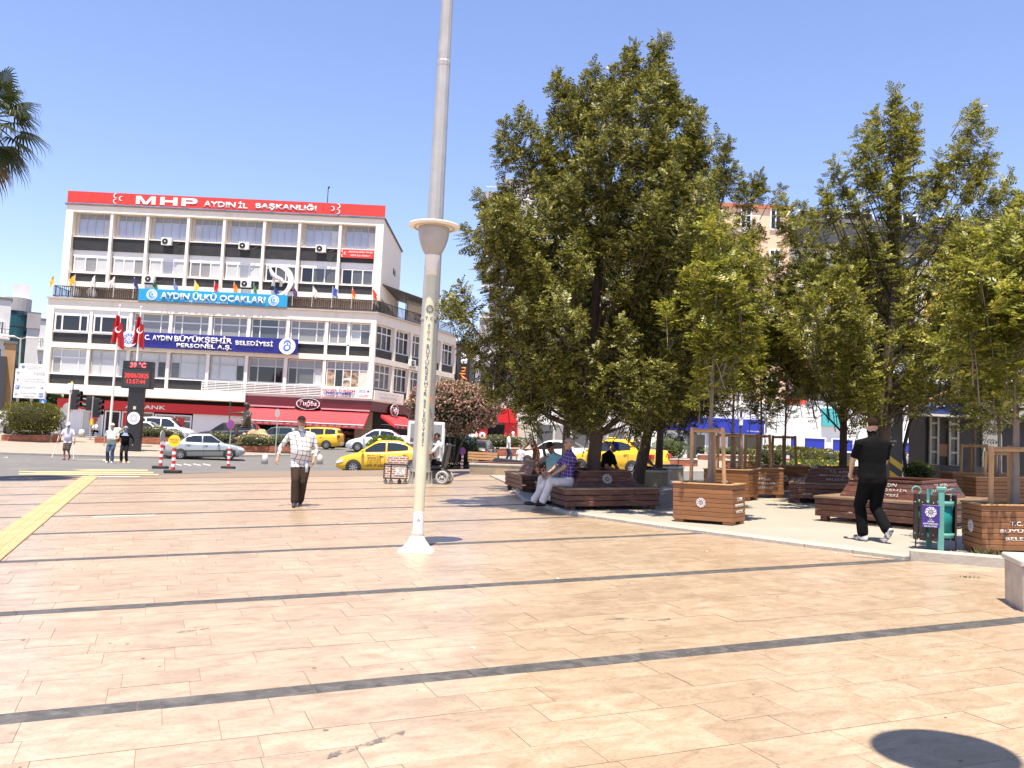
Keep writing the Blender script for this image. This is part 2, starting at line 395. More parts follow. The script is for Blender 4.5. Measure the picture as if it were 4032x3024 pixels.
def sheet(name, poly, off, mt, kind='structure', parent=None, ystep=None):
    """convex polygon laid on the ground, following its height"""
    bm = bmesh.new(); bm.faces.new([bm.verts.new((x, y, 0)) for x, y in poly])
    ys = [29, 30.5, 32, 33.5, 35, 36.5, 38, 39, 46, 48, 50, 52, 54, 56, 58, 60, 62, 64, 66, 67, 75, -30]; xs = [-60, -14, -10, -7, -4, 0, 3, 6, 10, 22]
    for y in ys: bmesh.ops.bisect_plane(bm, geom=bm.verts[:] + bm.edges[:] + bm.faces[:], plane_co=(0, y, 0), plane_no=(0, 1, 0))
    for x in xs: bmesh.ops.bisect_plane(bm, geom=bm.verts[:] + bm.edges[:] + bm.faces[:], plane_co=(x, 0, 0), plane_no=(1, 0, 0))
    bmesh.ops.triangulate(bm, faces=[f for f in bm.faces if max(v.co.y for v in f.verts) > 28])
    for v in bm.verts: v.co.z = gz(v.co.x, v.co.y) + off
    for f in bm.faces:
        f.normal_update()
        if f.normal.z < 0: f.normal_flip()
    me = bpy.data.meshes.new(name); bm.to_mesh(me); bm.free()
    o = link(name, me, mt, parent)
    if kind: o['kind'] = kind
    return o

# one sheet that reaches the horizon; streets are asphalt on it
sheet('ground', [(-900, -60), (900, -60), (900, 1500), (-900, 1500)], -.16, mat('far_ground', (.30, .27, .24), .9, .1, .3))
sheet('road', [(-120, 22), (-15.2, 26.9), (-12.3, 28.2), (-8.3, 31.3), (-.5, 30.6), (3.5, 27.6), (60, 20), (60, 72.6), (-120, 72.6)], .004, m_asph)
sheet('side_street', [(-90, 72.6), (-38.6, 72.6), (-52, 200), (-130, 200)], .002, m_asph)

# ---- plaza: travertine courses between bands of dark granite
plaza = bpy.data.objects.new('plaza_paving', None)
STR = [2.55, 5.61, 8.65, 11.85, 14.68, 17.37, 20.1, 22.8, 25.6, 28.6]
pb = MB(); pb.bx(-24, 14, -4, 32.5, -.06, -.0045)
plaza = pb.build('plaza', m_mortar); tag(plaza, kind='structure')
plaza.matrix_basis = Matrix(((_es.x, _et.x, _N.x), (_es.y, _et.y, _N.y), (_es.z, _et.z, _N.z))).to_4x4()
PM = plaza.matrix_basis.to_3x3()
def st(x, y):
    v = PM.transposed() @ Vector((x, y, GX * x + GY * y)); return v.x, v.y
road_st = [st(*p) for p in ((-15.2, 26.9), (-12.3, 28.2), (-8.3, 31.3), (-.5, 30.6), (3.5, 27.6), (14, 24))]
EDGE = [gp(*p)[:2] for p in ((2035, 1925), (2090, 1975), (2262, 2026), (2632, 2079), (3189, 2151), (3585, 2202), (3980, 2236), (4300, 2262))]
def in_plaza(s, t):
    p = PM @ Vector((s, t, 0)); x, y = p.x, p.y
    rp = [(-120, 22), (-15.2, 26.9), (-12.3, 28.2), (-8.3, 31.3), (-.5, 30.6), (3.5, 27.6), (60, 20)]
    for (x0, y0), (x1, y1) in zip(rp, rp[1:]):
        if x0 <= x <= x1 and y > y0 + (y1 - y0) * (x - x0) / (x1 - x0) + .1: return False
    for (x0, y0), (x1, y1) in zip(EDGE, EDGE[1:]):
        if x0 <= x <= x1 and y > y0 + (y1 - y0) * (x - x0) / (x1 - x0) + .55: return False
    return x < EDGE[-1][0] + 3 and y < 32
tiles = []; bands = []
LQ = [.46, .58, .70, .82, .94]
rt = random.Random(3)
for k in range(len(STR) - 1):
    t0 = STR[k] + .1; t1 = STR[k + 1] - .1; nr = round((t1 - t0) / .31); rh = (t1 - t0) / nr
    for r in range(nr):
        tc_ = t0 + rh * (r + .5); s = -24 + rt.random() * .8
        while s < 13:
            l = rt.choice(LQ); c = s + l / 2
            if in_plaza(c, tc_):
                if s + l <= -2.06 or s >= -1.59: tiles.append((c, tc_, l, rh))
                else:
                    if s < -2.1: tiles.append(((s - 2.06) / 2, tc_, -2.06 - s, rh))
                    if s + l > -1.55: tiles.append(((s + l - 1.59) / 2, tc_, s + l + 1.59, rh))
            s += l
for k, t in enumerate(STR):
    s = -24
    while s < 13:
        if in_plaza(s + .5, t): bands.append((s + .5, t, 1.0, .2))
        s += 1.0
def view_dist(s, t):
    p = PM @ Vector((s, t, 0)); c = RW.T @ (np.array(p) - CAM)
    if c[2] < 2: return 99
    x = CX + FPX * c[0] / c[2]; y = CY + FPX * c[1] / c[2]
    return c[2] if -350 < x < 4380 and y < 3500 else 99
def lay(items, name, mt, near, th=.03):
    items.sort(key=lambda i: view_dist(i[0], i[1])); cache = {}
    gap = .0035
    for (s, t, l, w) in items[:near]:
        key = (round(l, 2), round(w, 3))
        if key not in cache:
            mb = MB(); mb.box((0, 0, -th / 2), (l - gap, w - gap, th)); me = mb.mesh(name); me.materials.append(mt); cache[key] = me
        o = bpy.data.objects.new(name, cache[key]); COL.objects.link(o); o.parent = plaza
        o.location = (s, t, rt.uniform(-.0012, .0012)); o.rotation_euler = (rt.uniform(-.0016, .0016), rt.uniform(-.0016, .0016), 0)
    if len(items) > near:
        a = np.array(items[near:]); n = len(a); hx = a[:, 2] / 2 - gap / 2; hy = a[:, 3] / 2 - gap / 2
        z = np.array([rt.uniform(-.0012, .0012) for _ in range(n)])
        v = np.zeros((n, 8, 3))
        for q, (sx, sy, b) in enumerate(((-1, -1, 0), (1, -1, 0), (1, 1, 0), (-1, 1, 0), (-1, -1, 1), (1, -1, 1), (1, 1, 1), (-1, 1, 1))):
            v[:, q, 0] = a[:, 0] + sx * hx; v[:, q, 1] = a[:, 1] + sy * hy; v[:, q, 2] = z - (0 if b else th)
        fb = np.array([(4, 5, 6, 7), (0, 1, 5, 4), (1, 2, 6, 5), (2, 3, 7, 6), (3, 0, 4, 7)])
        f = (fb[None] + (np.arange(n) * 8)[:, None, None]).reshape(-1, 4)
        me = bpy.data.meshes.new(name); me.from_pydata(v.reshape(-1, 3).tolist(), [], f.tolist()); me.update()
        o = link(name, me, mt, plaza); o['kind'] = 'stuff'
lay(tiles, 'paving_tile', m_trav, 300)
lay(bands, 'granite_slab', m_gran, 60)
# yellow guiding strip for blind people
gs = MB(); gs.bx(-2.055, -1.595, -3, 30.6, -.03, -.002); gm = gs.build('strip_bed', m_mortar, plaza)
tb = MB(); tb.box((0, 0, 0), (.147, .297, .012), bev=.002)
for r_ in (-.05, 0, .05): tb.box((r_, 0, .007), (.022, .27, .008), bev=.003)
tme = tb.mesh('tactile_paver'); tme.materials.append(m_tact)
tp = [(-1.9 + .15 * i - .075 + .0, 9.2 + .3 * j + (.15 if i % 2 else 0)) for i in range(3) for j in range(71)]
for (s, t) in tp:
    o = bpy.data.objects.new('tactile_paver', tme); COL.objects.link(o); o.parent = plaza; o.location = (s - .0, t, .006)
# pale replacement slab beside it, and the yellow painted line
pq = MB(); pq.bx(-.95, .05, 17.05, 17.2, -.02, .004); pq.build('pale_slab', mat('pale_slab', (.5, .46, .39), .5, .08), plaza)
pq = MB(); pq.bx(-1.5, 10.2, 26.28, 26.40, .003, .005); pq.build('painted_line', m_yel, plaza)
# dark smudges on the stone: a tyre scuff and cracks
# ---- pale concrete terrace with its kerb
cpoly = [tuple(p) for p in EDGE] + [(26, 6), (26, 24.2), (3.5, 27.6), (-.6, 29.5)]
tb = MB(); tb.prism(cpoly, lambda x, y: gz(x, y) - .1, lambda x, y: gz(x, y) + .045)
terr = tb.build('terrace', m_conc); tag(terr, kind='structure')
def kerb_run(pts, w, h0, h1, parent, L=.9, mt=None, name='kerb_stone', ang=0.0, lift=0.0):
    """stones laid along a polyline"""
    for (a, b) in zip(pts, pts[1:]):
        a, b = Vector(a[:2]), Vector(b[:2]); d = (b - a).length; n = max(1, round(d / L))
        for i in range(n):
            p, q = a + (b - a) * (i / n), a + (b - a) * ((i + 1) / n); m_ = (p + q) / 2; l = (q - p).length - .008
            mb = MB(); mb.box((0, 0, (h0 + h1) / 2), (l, w, h1 - h0), bev=.02)
            o = mb.build(name, mt or m_kerb, parent)
            dx, dy = (q - p) / (q - p).length; sl = (gz(q.x, q.y) - gz(p.x, p.y)) / (q - p).length
            X = Vector((dx, dy, sl)).normalized(); Y_ = Vector((-dy, dx, 0)); Z_ = X.cross(Y_).normalized(); Y_ = Z_.cross(X)
            o.matrix_basis = Matrix(((X.x, Y_.x, Z_.x, m_.x), (X.y, Y_.y, Z_.y, m_.y), (X.z, Y_.z, Z_.z, gz(m_.x, m_.y) + lift), (0, 0, 0, 1)))
kerb_run(EDGE[:6], .30, -.1, .055, terr)
kerb_run(EDGE[5:], .20, -.1, .13, terr)
# ---- pavements across the road
k0, k1, k2 = gp(0, 1790), gp(630, 1806), gp(955, 1799)
isl = [(-70, 60), tuple(k0[:2]), tuple(k1[:2]), tuple(k2[:2]), (k2[0] + 3.2, k2[1] + 3.5), (k2[0] + 3.0, k2[1] + 7), (-37, 64), (-70, 64.5)]
def raised(name, poly, h=.13, mt=None):
    o = sheet(name, poly, h, mt or m_pave); return o
is1 = raised('pavement', isl)
kerb_run(isl[:6], .25, -.2, .135, is1, L=1.1)
is2 = raised('pavement', [(-38.4, 67.2), (-9.6, 67.2), (-4.0, 80), (-38.4, 80)])
kerb_run([(-38.4, 67.2), (-9.6, 67.2)], .25, -.2, .135, is2, L=1.6)
rk = [tuple(gp(1640, 1834)[:2]), tuple(gp(1900, 1839)[:2]), (6, 34.6), (16, 31.5), (45, 29)]
is3 = raised('pavement', rk + [(45, 80), (-3.4, 80), (-7.0, 62)])
kerb_run(rk[:4], .25, -.2, .135, is3, L=1.1)
# zebra bars on the road, edge line
c3 = crop(0, 1250, 2.37)
def road_mark(px, mt, name='road_marking'):
    mb = MB(); pts = [gp(*p) for p in px]; vv = [(p[0], p[1], gz(p[0], p[1]) + .009) for p in pts]
    c = Vector((sum(v[0] for v in vv) / 4, sum(v[1] for v in vv) / 4, sum(v[2] for v in vv) / 4))
    mb.add([Vector(v) - c for v in vv], [(0, 1, 2, 3)]); o = mb.build(name, mt, bpy.data.objects['road'], loc=c); return o
for (x0, x1, y0, y1, dy) in ((175, 1180, 1322, 1333, 6), (175, 1210, 1342, 1352, 6), (175, 1380, 1416, 1427, 8), (175, 1430, 1437, 1447, 8), (175, 1480, 1456, 1466, 8)):
    road_mark([c3(x0, y1), c3(x1, y1 + dy), c3(x1, y0 + dy), c3(x0, y0)], m_yel)
road_mark([c3(-60, 1322), c3(70, 1310), c3(70, 1303), c3(-60, 1312)], m_yel)
for k in range(4):
    road_mark([c3(1620 + 90 * k, 1372), c3(1690 + 90 * k, 1384), c3(1700 + 90 * k, 1380), c3(1630 + 90 * k, 1366)], m_white)
road_mark([c3(920, 1484), c3(1300, 1487), c3(1300, 1493), c3(915, 1493)], m_white)
# ================================================================== BUILDINGS
m_plaster = mat('cream_plaster', (.84, .75, .63), .8, .06, .9, bump=.05, dirt=.42, dirtcol=(.48, .38, .29), dscale=.9, stretch=(1.2, 1.2, .35))
m_plaster_w = mat('white_plaster', (.84, .77, .68), .8, .06, .9, dirt=.35, dirtcol=(.5, .42, .34), dscale=1.0, stretch=(1.2, 1.2, .3))
m_pink = mat('pinkish_plaster', (.62, .50, .42), .8, .08, 1.0, dirt=.3)
m_dark = mat('dark_terrazzo', (.022, .021, .021), .55, .35, 2.2, dirt=.35, dirtcol=(.07, .065, .06), dscale=1.6)
m_frame = mat('white_frame', (.80, .78, .75), .45)
m_alu = mat('grey_frame', (.48, .46, .44), .4)
m_p_sky = mat('pane_painted_sky', (.40, .43, .52), .06, .12, .5, spec=.8)  # sky reflection painted into the pane colour
m_p_sky2 = mat('pane_half_curtain', (.50, .49, .50), .06, .25, .7, spec=.8)
m_p_cur = mat('pane_pale_blind', (.52, .52, .52), .10, .08, .8, spec=.6)
m_p_gry = mat('pane_grey_blind', (.26, .255, .25), .10, .15, .6, spec=.6)
m_p_drk = mat('pane_dark', (.012, .013, .015), .05, spec=.7)
m_p_mid = mat('pane_mid', (.10, .105, .11), .06, .3, .4, spec=.7)
m_metal = mat('black_iron', (.03, .028, .028), .5)
m_red = mat('red_sign_cloth', (.62, .042, .03), .5, .07, 1.5, bump=.15, bscale=3)
m_redsign = mat('red_panel', (.55, .012, .015), .35)
m_letter = mat('white_letters', (.86, .86, .85), .4)
m_navy = mat('navy_sign', (.012, .014, .20), .35, .08, 1)
m_cyan = mat('cyan_sign', (.015, .30, .56), .4, .05, 1)
m_black = mat('black_plastic', (.018, .018, .02), .45)
m_acw = mat('aircon_white', (.74, .73, .69), .5, .05, 3)
m_shade = mat('interior_shade', (.025, .022, .02), .8)  # unlit rooms and openings: their shade is put into the colour

def place(o, parent, T):
    o.parent = parent; o.matrix_parent_inverse = wm(parent).inverted() if parent else Matrix.Identity(4); o.matrix_basis = T; return o
I4 = Matrix.Identity(4)
def win(parent, T, x0, x1, z0, z1, xs, zs, panes, y=0.0, fw=.07, fm=None, dep=.10, name='window'):
    """window frame with its panes: xs, zs inner division lines (absolute), panes: material or function(i, j)"""
    X = [x0] + list(xs) + [x1]; Z = [z0] + list(zs) + [z1]; mb = MB()
    mb.bx(x0, x1, y, y + dep, z0, z0 + fw); mb.bx(x0, x1, y, y + dep, z1 - fw, z1)
    mb.bx(x0, x0 + fw, y, y + dep, z0 + fw, z1 - fw); mb.bx(x1 - fw, x1, y, y + dep, z0 + fw, z1 - fw)
    for x in xs: mb.bx(x - fw / 2, x + fw / 2, y + .004, y + dep, z0 + fw, z1 - fw)
    for z in zs:
        for a, b in zip(X, X[1:]): mb.bx(a + fw * .5, b - fw * .5, y + .008, y + dep, z - fw / 2, z + fw / 2)
    o = place(mb.build(name, fm or m_frame), parent, T)
    for i, (a, b) in enumerate(zip(X, X[1:])):
        for j, (c, d) in enumerate(zip(Z, Z[1:])):
            pm = panes(i, j) if callable(panes) else panes
            if pm is None: continue
            q = MB(); q.bx(a + fw * .3, b - fw * .3, y + dep * .55, y + dep * .7, c + fw * .3, d - fw * .3)
            p = place(q.build('pane', pm), o, T)
    return o
def aircon(parent, x, y, z, T=I4):
    mb = MB(); mb.bx(x - .42, x + .42, y, y + .32, z - .3, z + .3, 0, .02)
    o = place(mb.build('air_conditioner', m_acw), parent, T)
    f = MB(); f.disc((x - .1, y - .012, z), .24, 'Y', 20, .02, 0, .0); place(f.build('fan_grille', m_black), o, T)
    h = MB(); h.disc((x - .1, y - .028, z), .06, 'Y', 12, .02); place(h.build('fan_hub', m_acw), o, T)
    b = MB(); b.bx(x - .36, x - .30, y, y + .42, z - .36, z - .303); b.bx(x + .3, x + .36, y, y + .42, z - .36, z - .303)
    b.tube([(x + .42, y + .1, z - .1), (x + .7, y + .2, z - .2), (x + .95, y + .3, z - .05), (x + 1.15, y + .34, z + .12)], .025, 6)
    place(b.build('bracket', m_metal), o, T)
    return o

BY = 72.0
hq = thing('office_building', 'long cream office building with dark spandrel panels and a red rooftop banner', 'building', (-24.5, BY, gz(-24.5, BY)))
def part(mb, name, mt, parent=hq, T=I4): return place(mb.build(name, mt), parent, T)
# ---- upper block
UX0, UX1 = -37.0, -11.05; UD = 12.0
ucol = [-33.27, -30.33, -27.01, -24.07, -20.80, -17.91, -14.60]
mb = MB(); mb.bx(UX0 + .3, UX1 - .02, BY + .72, BY + UD, 13.86, 20.2); part(mb, 'wall', m_plaster)
for x0, x1 in ((UX0, -36.42), (-11.7, UX1)):
    mb = MB(); mb.bx(x0, x1, BY, BY + .75, 13.5, 20.2); part(mb, 'corner_pier', m_plaster)
mb = MB(); mb.bx(-36.42, -11.7, BY + .003, BY + .75, 19.64, 20.2); part(mb, 'roof_beam', m_plaster)
mb = MB(); mb.bx(-36.42, -11.7, BY + .06, BY + 4, 13.5, 13.92); part(mb, 'floor_slab', m_plaster_w)
mb = MB(); mb.bx(UX0 - .12, UX1 + .12, BY - .12, BY + UD, 20.2, 20.31); part(mb, 'roof', mat('roof_edge', (.16, .14, .13), .8))
for x in ucol:
    mb = MB(); mb.bx(x - .11, x + .11, BY + .05, BY + .72, 13.92, 19.64); part(mb, 'column', m_plaster_w)
ue = [-36.42] + [v for x in ucol for v in (x - .11, x + .11)] + [-11.7]
r5 = random.Random(5)
for i in range(8):
    a, b = ue[2 * i] + .0, ue[2 * i + 1]
    w = b - a
    xs = [a + .3 + (w - .36) * k / 4 for k in range(1, 4)]
    win(hq, I4, a + .3, b - .06, 17.7, 19.62, xs, [19.13], lambda i_, j_: (r5.choice([m_p_sky, m_p_sky, m_p_sky, m_p_sky2]) if j_ == 0 else m_p_gry), BY + .5, .05, m_alu)
    mb = MB(); mb.bx(a + .02, b - .02, BY + .36, BY + .56, 16.60, 17.62); part(mb, 'spandrel_panel', m_dark)
    mb = MB(); mb.bx(a, b, BY + .28, BY + .7, 17.62, 17.70); part(mb, 'window_sill', m_plaster_w)
    mb = MB(); mb.bx(a + .04, b - .04, BY + .48, BY + .62, 16.06, 16.58); part(mb, 'white_panel', m_frame)
    dk = {5: [m_p_drk, m_p_mid, m_p_mid], 6: [m_p_drk, m_p_mid, m_p_mid], 7: [m_p_drk, m_p_mid, m_p_mid]}.get(i)
    cc = dk or [r5.choice([m_p_cur, m_p_cur, m_p_gry]) for _ in range(3)]
    xs = [a + .15 + (w - .2) * k / 3 for k in (1, 2)]
    win(hq, I4, a + .15, b - .05, 14.72, 16.05, xs, [], lambda i_, j_, cc=cc: cc[i_], BY + .46, .09)
    mb = MB(); mb.bx(a + .02, b - .02, BY + .36, BY + .56, 13.95, 14.64); part(mb, 'spandrel_panel', m_dark)
    mb = MB(); mb.bx(a, b, BY + .28, BY + .7, 14.64, 14.72); part(mb, 'window_sill', m_plaster_w)
# grimy bare side wall: vents
mb = MB()
for k in range(2): mb.bx(UX1 - .03, UX1 + .02, BY + 7 + .9 * k, BY + 7.4 + .9 * k, 17.1, 17.6)
part(mb, 'vent', m_shade)
mb = MB(); mb.tube([(-16.0, BY + 1, 20.3), (-16.0, BY + 1, 22.9)], .035, 6); mb.tube([(-16.0, BY + 1, 22.85), (-15.9, BY + 1, 23.0)], .07, 6); part(mb, 'antenna', m_metal)
for (x, z) in ((-28.63, 17.5), (-22.33, 17.45), (-16.06, 17.5), (-29.77, 14.35), (-21.95, 14.33)): aircon(hq, x, BY - .12, z)
# ---- rooftop banner
ban = thing('rooftop_banner', 'long red rooftop banner with white party lettering and crescents', 'banner', (-24, BY - .1, 20.31))
mb = MB(); n = 26
for k in range(n):
    x0 = -36.93 + (25.94) * k / n; x1 = -36.93 + 25.94 * (k + 1) / n - .0
    mb.bx(x0, x1, BY - .14 - .012 * math.sin(k * 1.7), BY - .06, 20.36, 21.30)
part(mb, 'banner_cloth', m_red, ban)
mb = MB()
for k in range(9): mb.tube([(-36.5 + 3.1 * k, BY - .02, 20.3), (-36.5 + 3.1 * k, BY - .02, 21.28)], .03, 6)
part(mb, 'banner_post', m_metal, ban)
yb = BY - .165
for x0, polys in ((-31.33, [[(0, 0), (.32, 0), (.32, .42), (.62, .0), (.98, 0), (1.28, .42), (1.28, 0), (1.6, 0), (1.6, .66), (1.2, .66), (.8, .16), (.4, .66), (0, .66)]]),
                  (-29.35, [[(0, 0), (.36, 0), (.36, .24), (1.05, .24), (1.05, 0), (1.41, 0), (1.41, .66), (1.05, .66), (1.05, .41), (.36, .41), (.36, .66), (0, .66)]]),
                  (-27.62, [[(0, 0), (.36, 0), (.36, .2), (1.0, .2), (1.2, .25), (1.29, .36), (1.29, .50), (1.2, .61), (1.0, .66), (0, .66), (0, .50), (.9, .50), (.95, .43), (.9, .36), (.36, .36), (.36, .48), (0, .48)]])):
    mb = MB(); mb.prismy([(x0 + a, 20.48 + b) for a, b in polys[0]], yb - .01, yb + .015); part(mb, 'lettering', m_letter, ban)
text('AYDIN', m_letter, ban, (-24.5, yb, 20.74), 2.6, .46, bold=.02, ext=.02); text('İL', m_letter, ban, (-22.6, yb, 20.79), .75, .56, bold=.02, ext=.02)
text('BAŞKANLIĞI', m_letter, ban, (-19.08, yb, 20.80), 4.95, .66, bold=.025, ext=.02)
for sg_, cx_ in ((1, -32.81), (-1, -15.04)):
    for dx, dz in ((-.18, .24), (.28, .02), (-.18, -.22)):
        mb = MB(); crescent(mb, (cx_ + sg_ * dx, yb, 20.83 + dz), .2, .85, .28, 0 if sg_ > 0 else math.pi, .02); part(mb, 'crescent', m_letter, ban)
sg = thing('district_sign', 'small red party sign fixed under the top right window', 'sign', (-13.07, BY + .3, 16.9))
mb = MB(); mb.bx(-14.46, -11.72, BY + .2, BY + .27, 16.93, 17.62, 0, .01); part(mb, 'sign_panel', m_red, sg)
text('MİLLİYETÇİ HAREKET PARTİSİ', m_letter, sg, (-12.85, BY + .19, 17.42), 1.95, .2, bold=.01); text('EFELER İLÇE TEŞKİLATI', m_letter, sg, (-12.85, BY + .19, 17.13), 1.6, .2, bold=.01)
mb = MB()
for dx, dz in ((-.1, .2), (.12, .02), (-.1, -.18)): crescent(mb, (-14.2 + dx, BY + .19, 17.27 + dz), .12, .85, .28, 0, .01)
part(mb, 'crescents', m_letter, sg)
# crescent and howling wolf ornament
orn = thing('crescent_ornament', 'large white crescent ornament with a wolf figure in front of the windows', 'ornament', (-19.2, BY + .1, 13.9))
mb = MB(); crescent(mb, (-19.35, BY - .15, 14.75), 1.28, .9, .24, math.pi + .35, .14, 0, 28); part(mb, 'crescent', m_frame, orn)
mb = MB(); mb.tube([(-20.0, BY - .3, 15.75), (-19.95, BY - .3, 15.5), (-19.8, BY - .3, 15.2), (-19.45, BY - .3, 14.9), (-19.05, BY - .3, 14.75), (-18.8, BY - .3, 14.5)], [.03, .12, .17, .2, .17, .08], 8)
for dx in (-.35, -.2, .3, .42): mb.tube([(-19.35 + dx, BY - .3, 14.85), (-19.4 + dx, BY - .3, 14.2)], [.07, .04], 6)
part(mb, 'wolf', mat('wolf_white', (.68, .67, .66), .5), orn)
# ---- terrace wall and railing
mb = MB(); mb.bx(-36.3, -11.9, BY + 1.6, BY + 2.0, 12.5, 13.6); part(mb, 'terrace_wall', m_pink)
mb = MB(); mb.bx(-36.3, -11.9, BY + .1, BY + 1.6, 12.53, 12.56); part(mb, 'terrace_floor', m_pink)
SD = Vector((.4097, .9122)); SC = Vector((-11.2, BY))           # side street front direction and corner
TS = Matrix(((SD.x, -SD.y, 0, SC.x), (SD.y, SD.x, 0, SC.y), (0, 0, 1, 0), (0, 0, 0, 1)))   # local x along the side front, y into the building
def railing(parent, T, x0, x1, z0, z1, step, y=0.0, r=.018):
    mb = MB(); mb.bx(x0, x1, y - .03, y + .03, z1 - .05, z1); mb.bx(x0, x1, y - .02, y + .02, z0 + .06, z0 + .1); part(mb, 'rail', m_metal, parent, T)
    mb = MB(); n = int((x1 - x0) / step)
    for k in range(n + 1):
        x = x0 + (x1 - x0) * k / n; w = .03 if k % 12 == 0 else r * .9
        mb.bx(x - w, x + w, y - .018, y + .018, z0, z1 - .05)
    o = part(mb, 'bars', m_metal, parent, T); o['kind'] = 'stuff'
rl = thing('terrace_railing', 'black iron railing along the third floor terrace', 'railing', (-24.5, BY - .05, 12.55))
railing(rl, I4, -37.5, -30.6, 12.6, 13.5, .17, BY + .05); railing(rl, I4, -18.35, -11.25, 12.6, 13.5, .17, BY + .05)
railing(rl, TS, .1, 13.6, 12.6, 13.5, .2, .12)
Tl = Matrix(((0, -1, 0, -37.5), (1, 0, 0, BY), (0, 0, 1, 0), (0, 0, 0, 1))); railing(rl, Tl, .1, 4, 12.6, 13.5, .2, 0)
for k, x in enumerate((-36.1, -34.75)):
    d = thing('satellite_dish', ('left' if k == 0 else 'right') + ' one of two white satellite dishes behind the terrace railing', 'satellite dish', (x, BY + .8, 12.56), 0, 'dishes on the terrace')
    Td = Matrix.Translation((x, BY + .6, 13.05)) @ Matrix.Rotation(R_(-65), 4, 'X') @ Matrix.Rotation(R_(12), 4, 'Y')
    mb = MB(); mb.lathe([(0, .0), (.2, .02), (.4, .08), (.5, .13), (.52, .13), (.4, .05), (0, -.03)], 20); part(mb, 'dish', m_acw, d, Td)
    mb = MB(); mb.tube([(x, BY + .75, 12.56), (x, BY + .75, 13.05)], .03, 6); part(mb, 'post', m_alu, d)
    mb = MB(); mb.tube([(x, BY + .55, 12.8), (x + .05, BY + .2, 12.95)], .015, 5); part(mb, 'arm', m_alu, d)
# row of little flags on the railing
FL = [(-37.45, 'yellow', (.75, .42, .03)), (-35.8, 'amber', (.80, .40, .02)), (-34.2, 'white', (.75, .74, .70)), (-32.6, 'pale grey', (.62, .62, .60)), (-31.0, 'dark blue', (.02, .03, .16)), (-29.4, 'dark green', (.02, .13, .06)),
      (-27.75, 'light blue', (.16, .22, .50)), (-26.1, 'pale yellow', (.78, .62, .10)), (-24.5, 'red', (.5, .015, .02)), (-22.9, 'orange', (.80, .22, .02)), (-21.3, 'green', (.06, .22, .10)), (-19.6, 'blue', (.07, .12, .45)),
      (-18.1, 'purple', (.10, .05, .14)), (-16.5, 'white and red', (.75, .70, .68)), (-14.9, 'royal blue', (.05, .10, .38)), (-13.3, 'red and yellow', (.70, .10, .02)), (-11.6, 'scarlet', (.72, .05, .02))]
for k, (x, cn, c) in enumerate(FL):
    z0 = 13.45; fl = thing('small_flag', cn + ' small flag on the terrace railing', 'flag', (x, BY - .05, z0), 0, 'small flags along the terrace')
    mb = MB(); mb.tube([(x, BY - .06, 12.7), (x + .02, BY - .1, 14.45)], .02, 6); part(mb, 'pole', m_frame, fl)
    mf = mat('flag_' + cn, c, .7); rf = random.Random(k); n = 6; vv = []; droop = rf.uniform(.45, .8); side = 1 if k > 3 else -1
    if cn == 'royal blue': droop = .3
    for i in range(n + 1):
        t = i / n; xx = x + side * t * .5 * (1 - droop * .5); 
        for j in range(5):
            s_ = j / 4; vv.append((xx + side * .05 * math.sin(s_ * 5 + k), BY - .1 + .06 * math.sin(t * 9 + k), 14.4 - .62 * s_ - droop * t * .8))
    ff = [(i * 5 + j, (i + 1) * 5 + j, (i + 1) * 5 + j + 1, i * 5 + j + 1) for i in range(n) for j in range(4)]
    mb = MB(); mb.add(vv, ff, 0, True)
    if cn == 'red and yellow':
        for q, f in enumerate(mb.f): mb.m[q] = 1 if q % 4 > 1 else 0
        part(mb, 'cloth', [mf, mat('flag_yellow2', (.85, .55, .02), .7)], fl)
    else: part(mb, 'cloth', mf, fl)
# cyan sign
cs = thing('cyan_sign', 'cyan blue sign with white lettering hung on the terrace railing', 'sign', (-24.5, BY - .2, 12.55))
mb = MB(); mb.bx(-30.5, -18.45, BY - .22, BY - .1, 12.55, 13.53, 0, .01); part(mb, 'sign_panel', m_cyan, cs)
text('AYDIN ÜLKÜ OCAKLARI', m_letter, cs, (-24.45, BY - .27, 13.08), 8.45, .62, bold=.016, ext=.05)
text('EĞİTİM VE KÜLTÜR VAKFI', m_letter, cs, (-24.9, BY - .235, 12.68), 3.3, .17)
for x in (-29.4, -19.55):
    mb = MB(); mb.disc((x, BY - .24, 13.05), .43, 'Y', 24, .03); d = part(mb, 'badge', m_letter, cs)
    mb = MB(); mb.disc((x, BY - .262, 13.05), .35, 'Y', 24, .012, 0, .31); crescent(mb, (x, BY - .262, 13.05), .25, .8, .35, .6, .012); mb.disc((x + .03, BY - .262, 13.08), .1, 'Y', 10, .012); part(mb, 'badge_print', m_cyan, d)
# ---- lower block
LX0, LX1 = -37.9, -11.2
poly = [(LX0 + .1, BY + .62), (LX1 - .42, BY + .62), (LX1 + SD.x * 13.9 - .60, BY + SD.y * 13.9 + .26), (LX1 + SD.x * 13.9 - 8, BY + 16), (LX0 + .1, BY + 16)]
mb = MB(); mb.prism(poly, 5.0, 12.5); part(mb, 'lower_wall', m_plaster)
ext_ = [(LX0, BY - .15), (LX1 + .12, BY - .15), (LX1 + SD.x * 13.9 + .15, BY + SD.y * 13.9 - .05), (LX1 + SD.x * 13.9, BY + 13.5), (LX0, BY + 13.5)]
mb = MB(); mb.prism(ext_, 12.40, 12.53); part(mb, 'cornice', mat('cornice_grey', (.42, .37, .32), .8, .12, 1.2))
e2 = [(LX0 + .06, BY), (LX1, BY), (LX1 + SD.x * 13.9, BY + SD.y * 13.9), (LX1 + SD.x * 13.9 - 2, BY + SD.y * 13.9), (LX1 - 2, BY + .62), (LX0 + .06, BY + .62)]
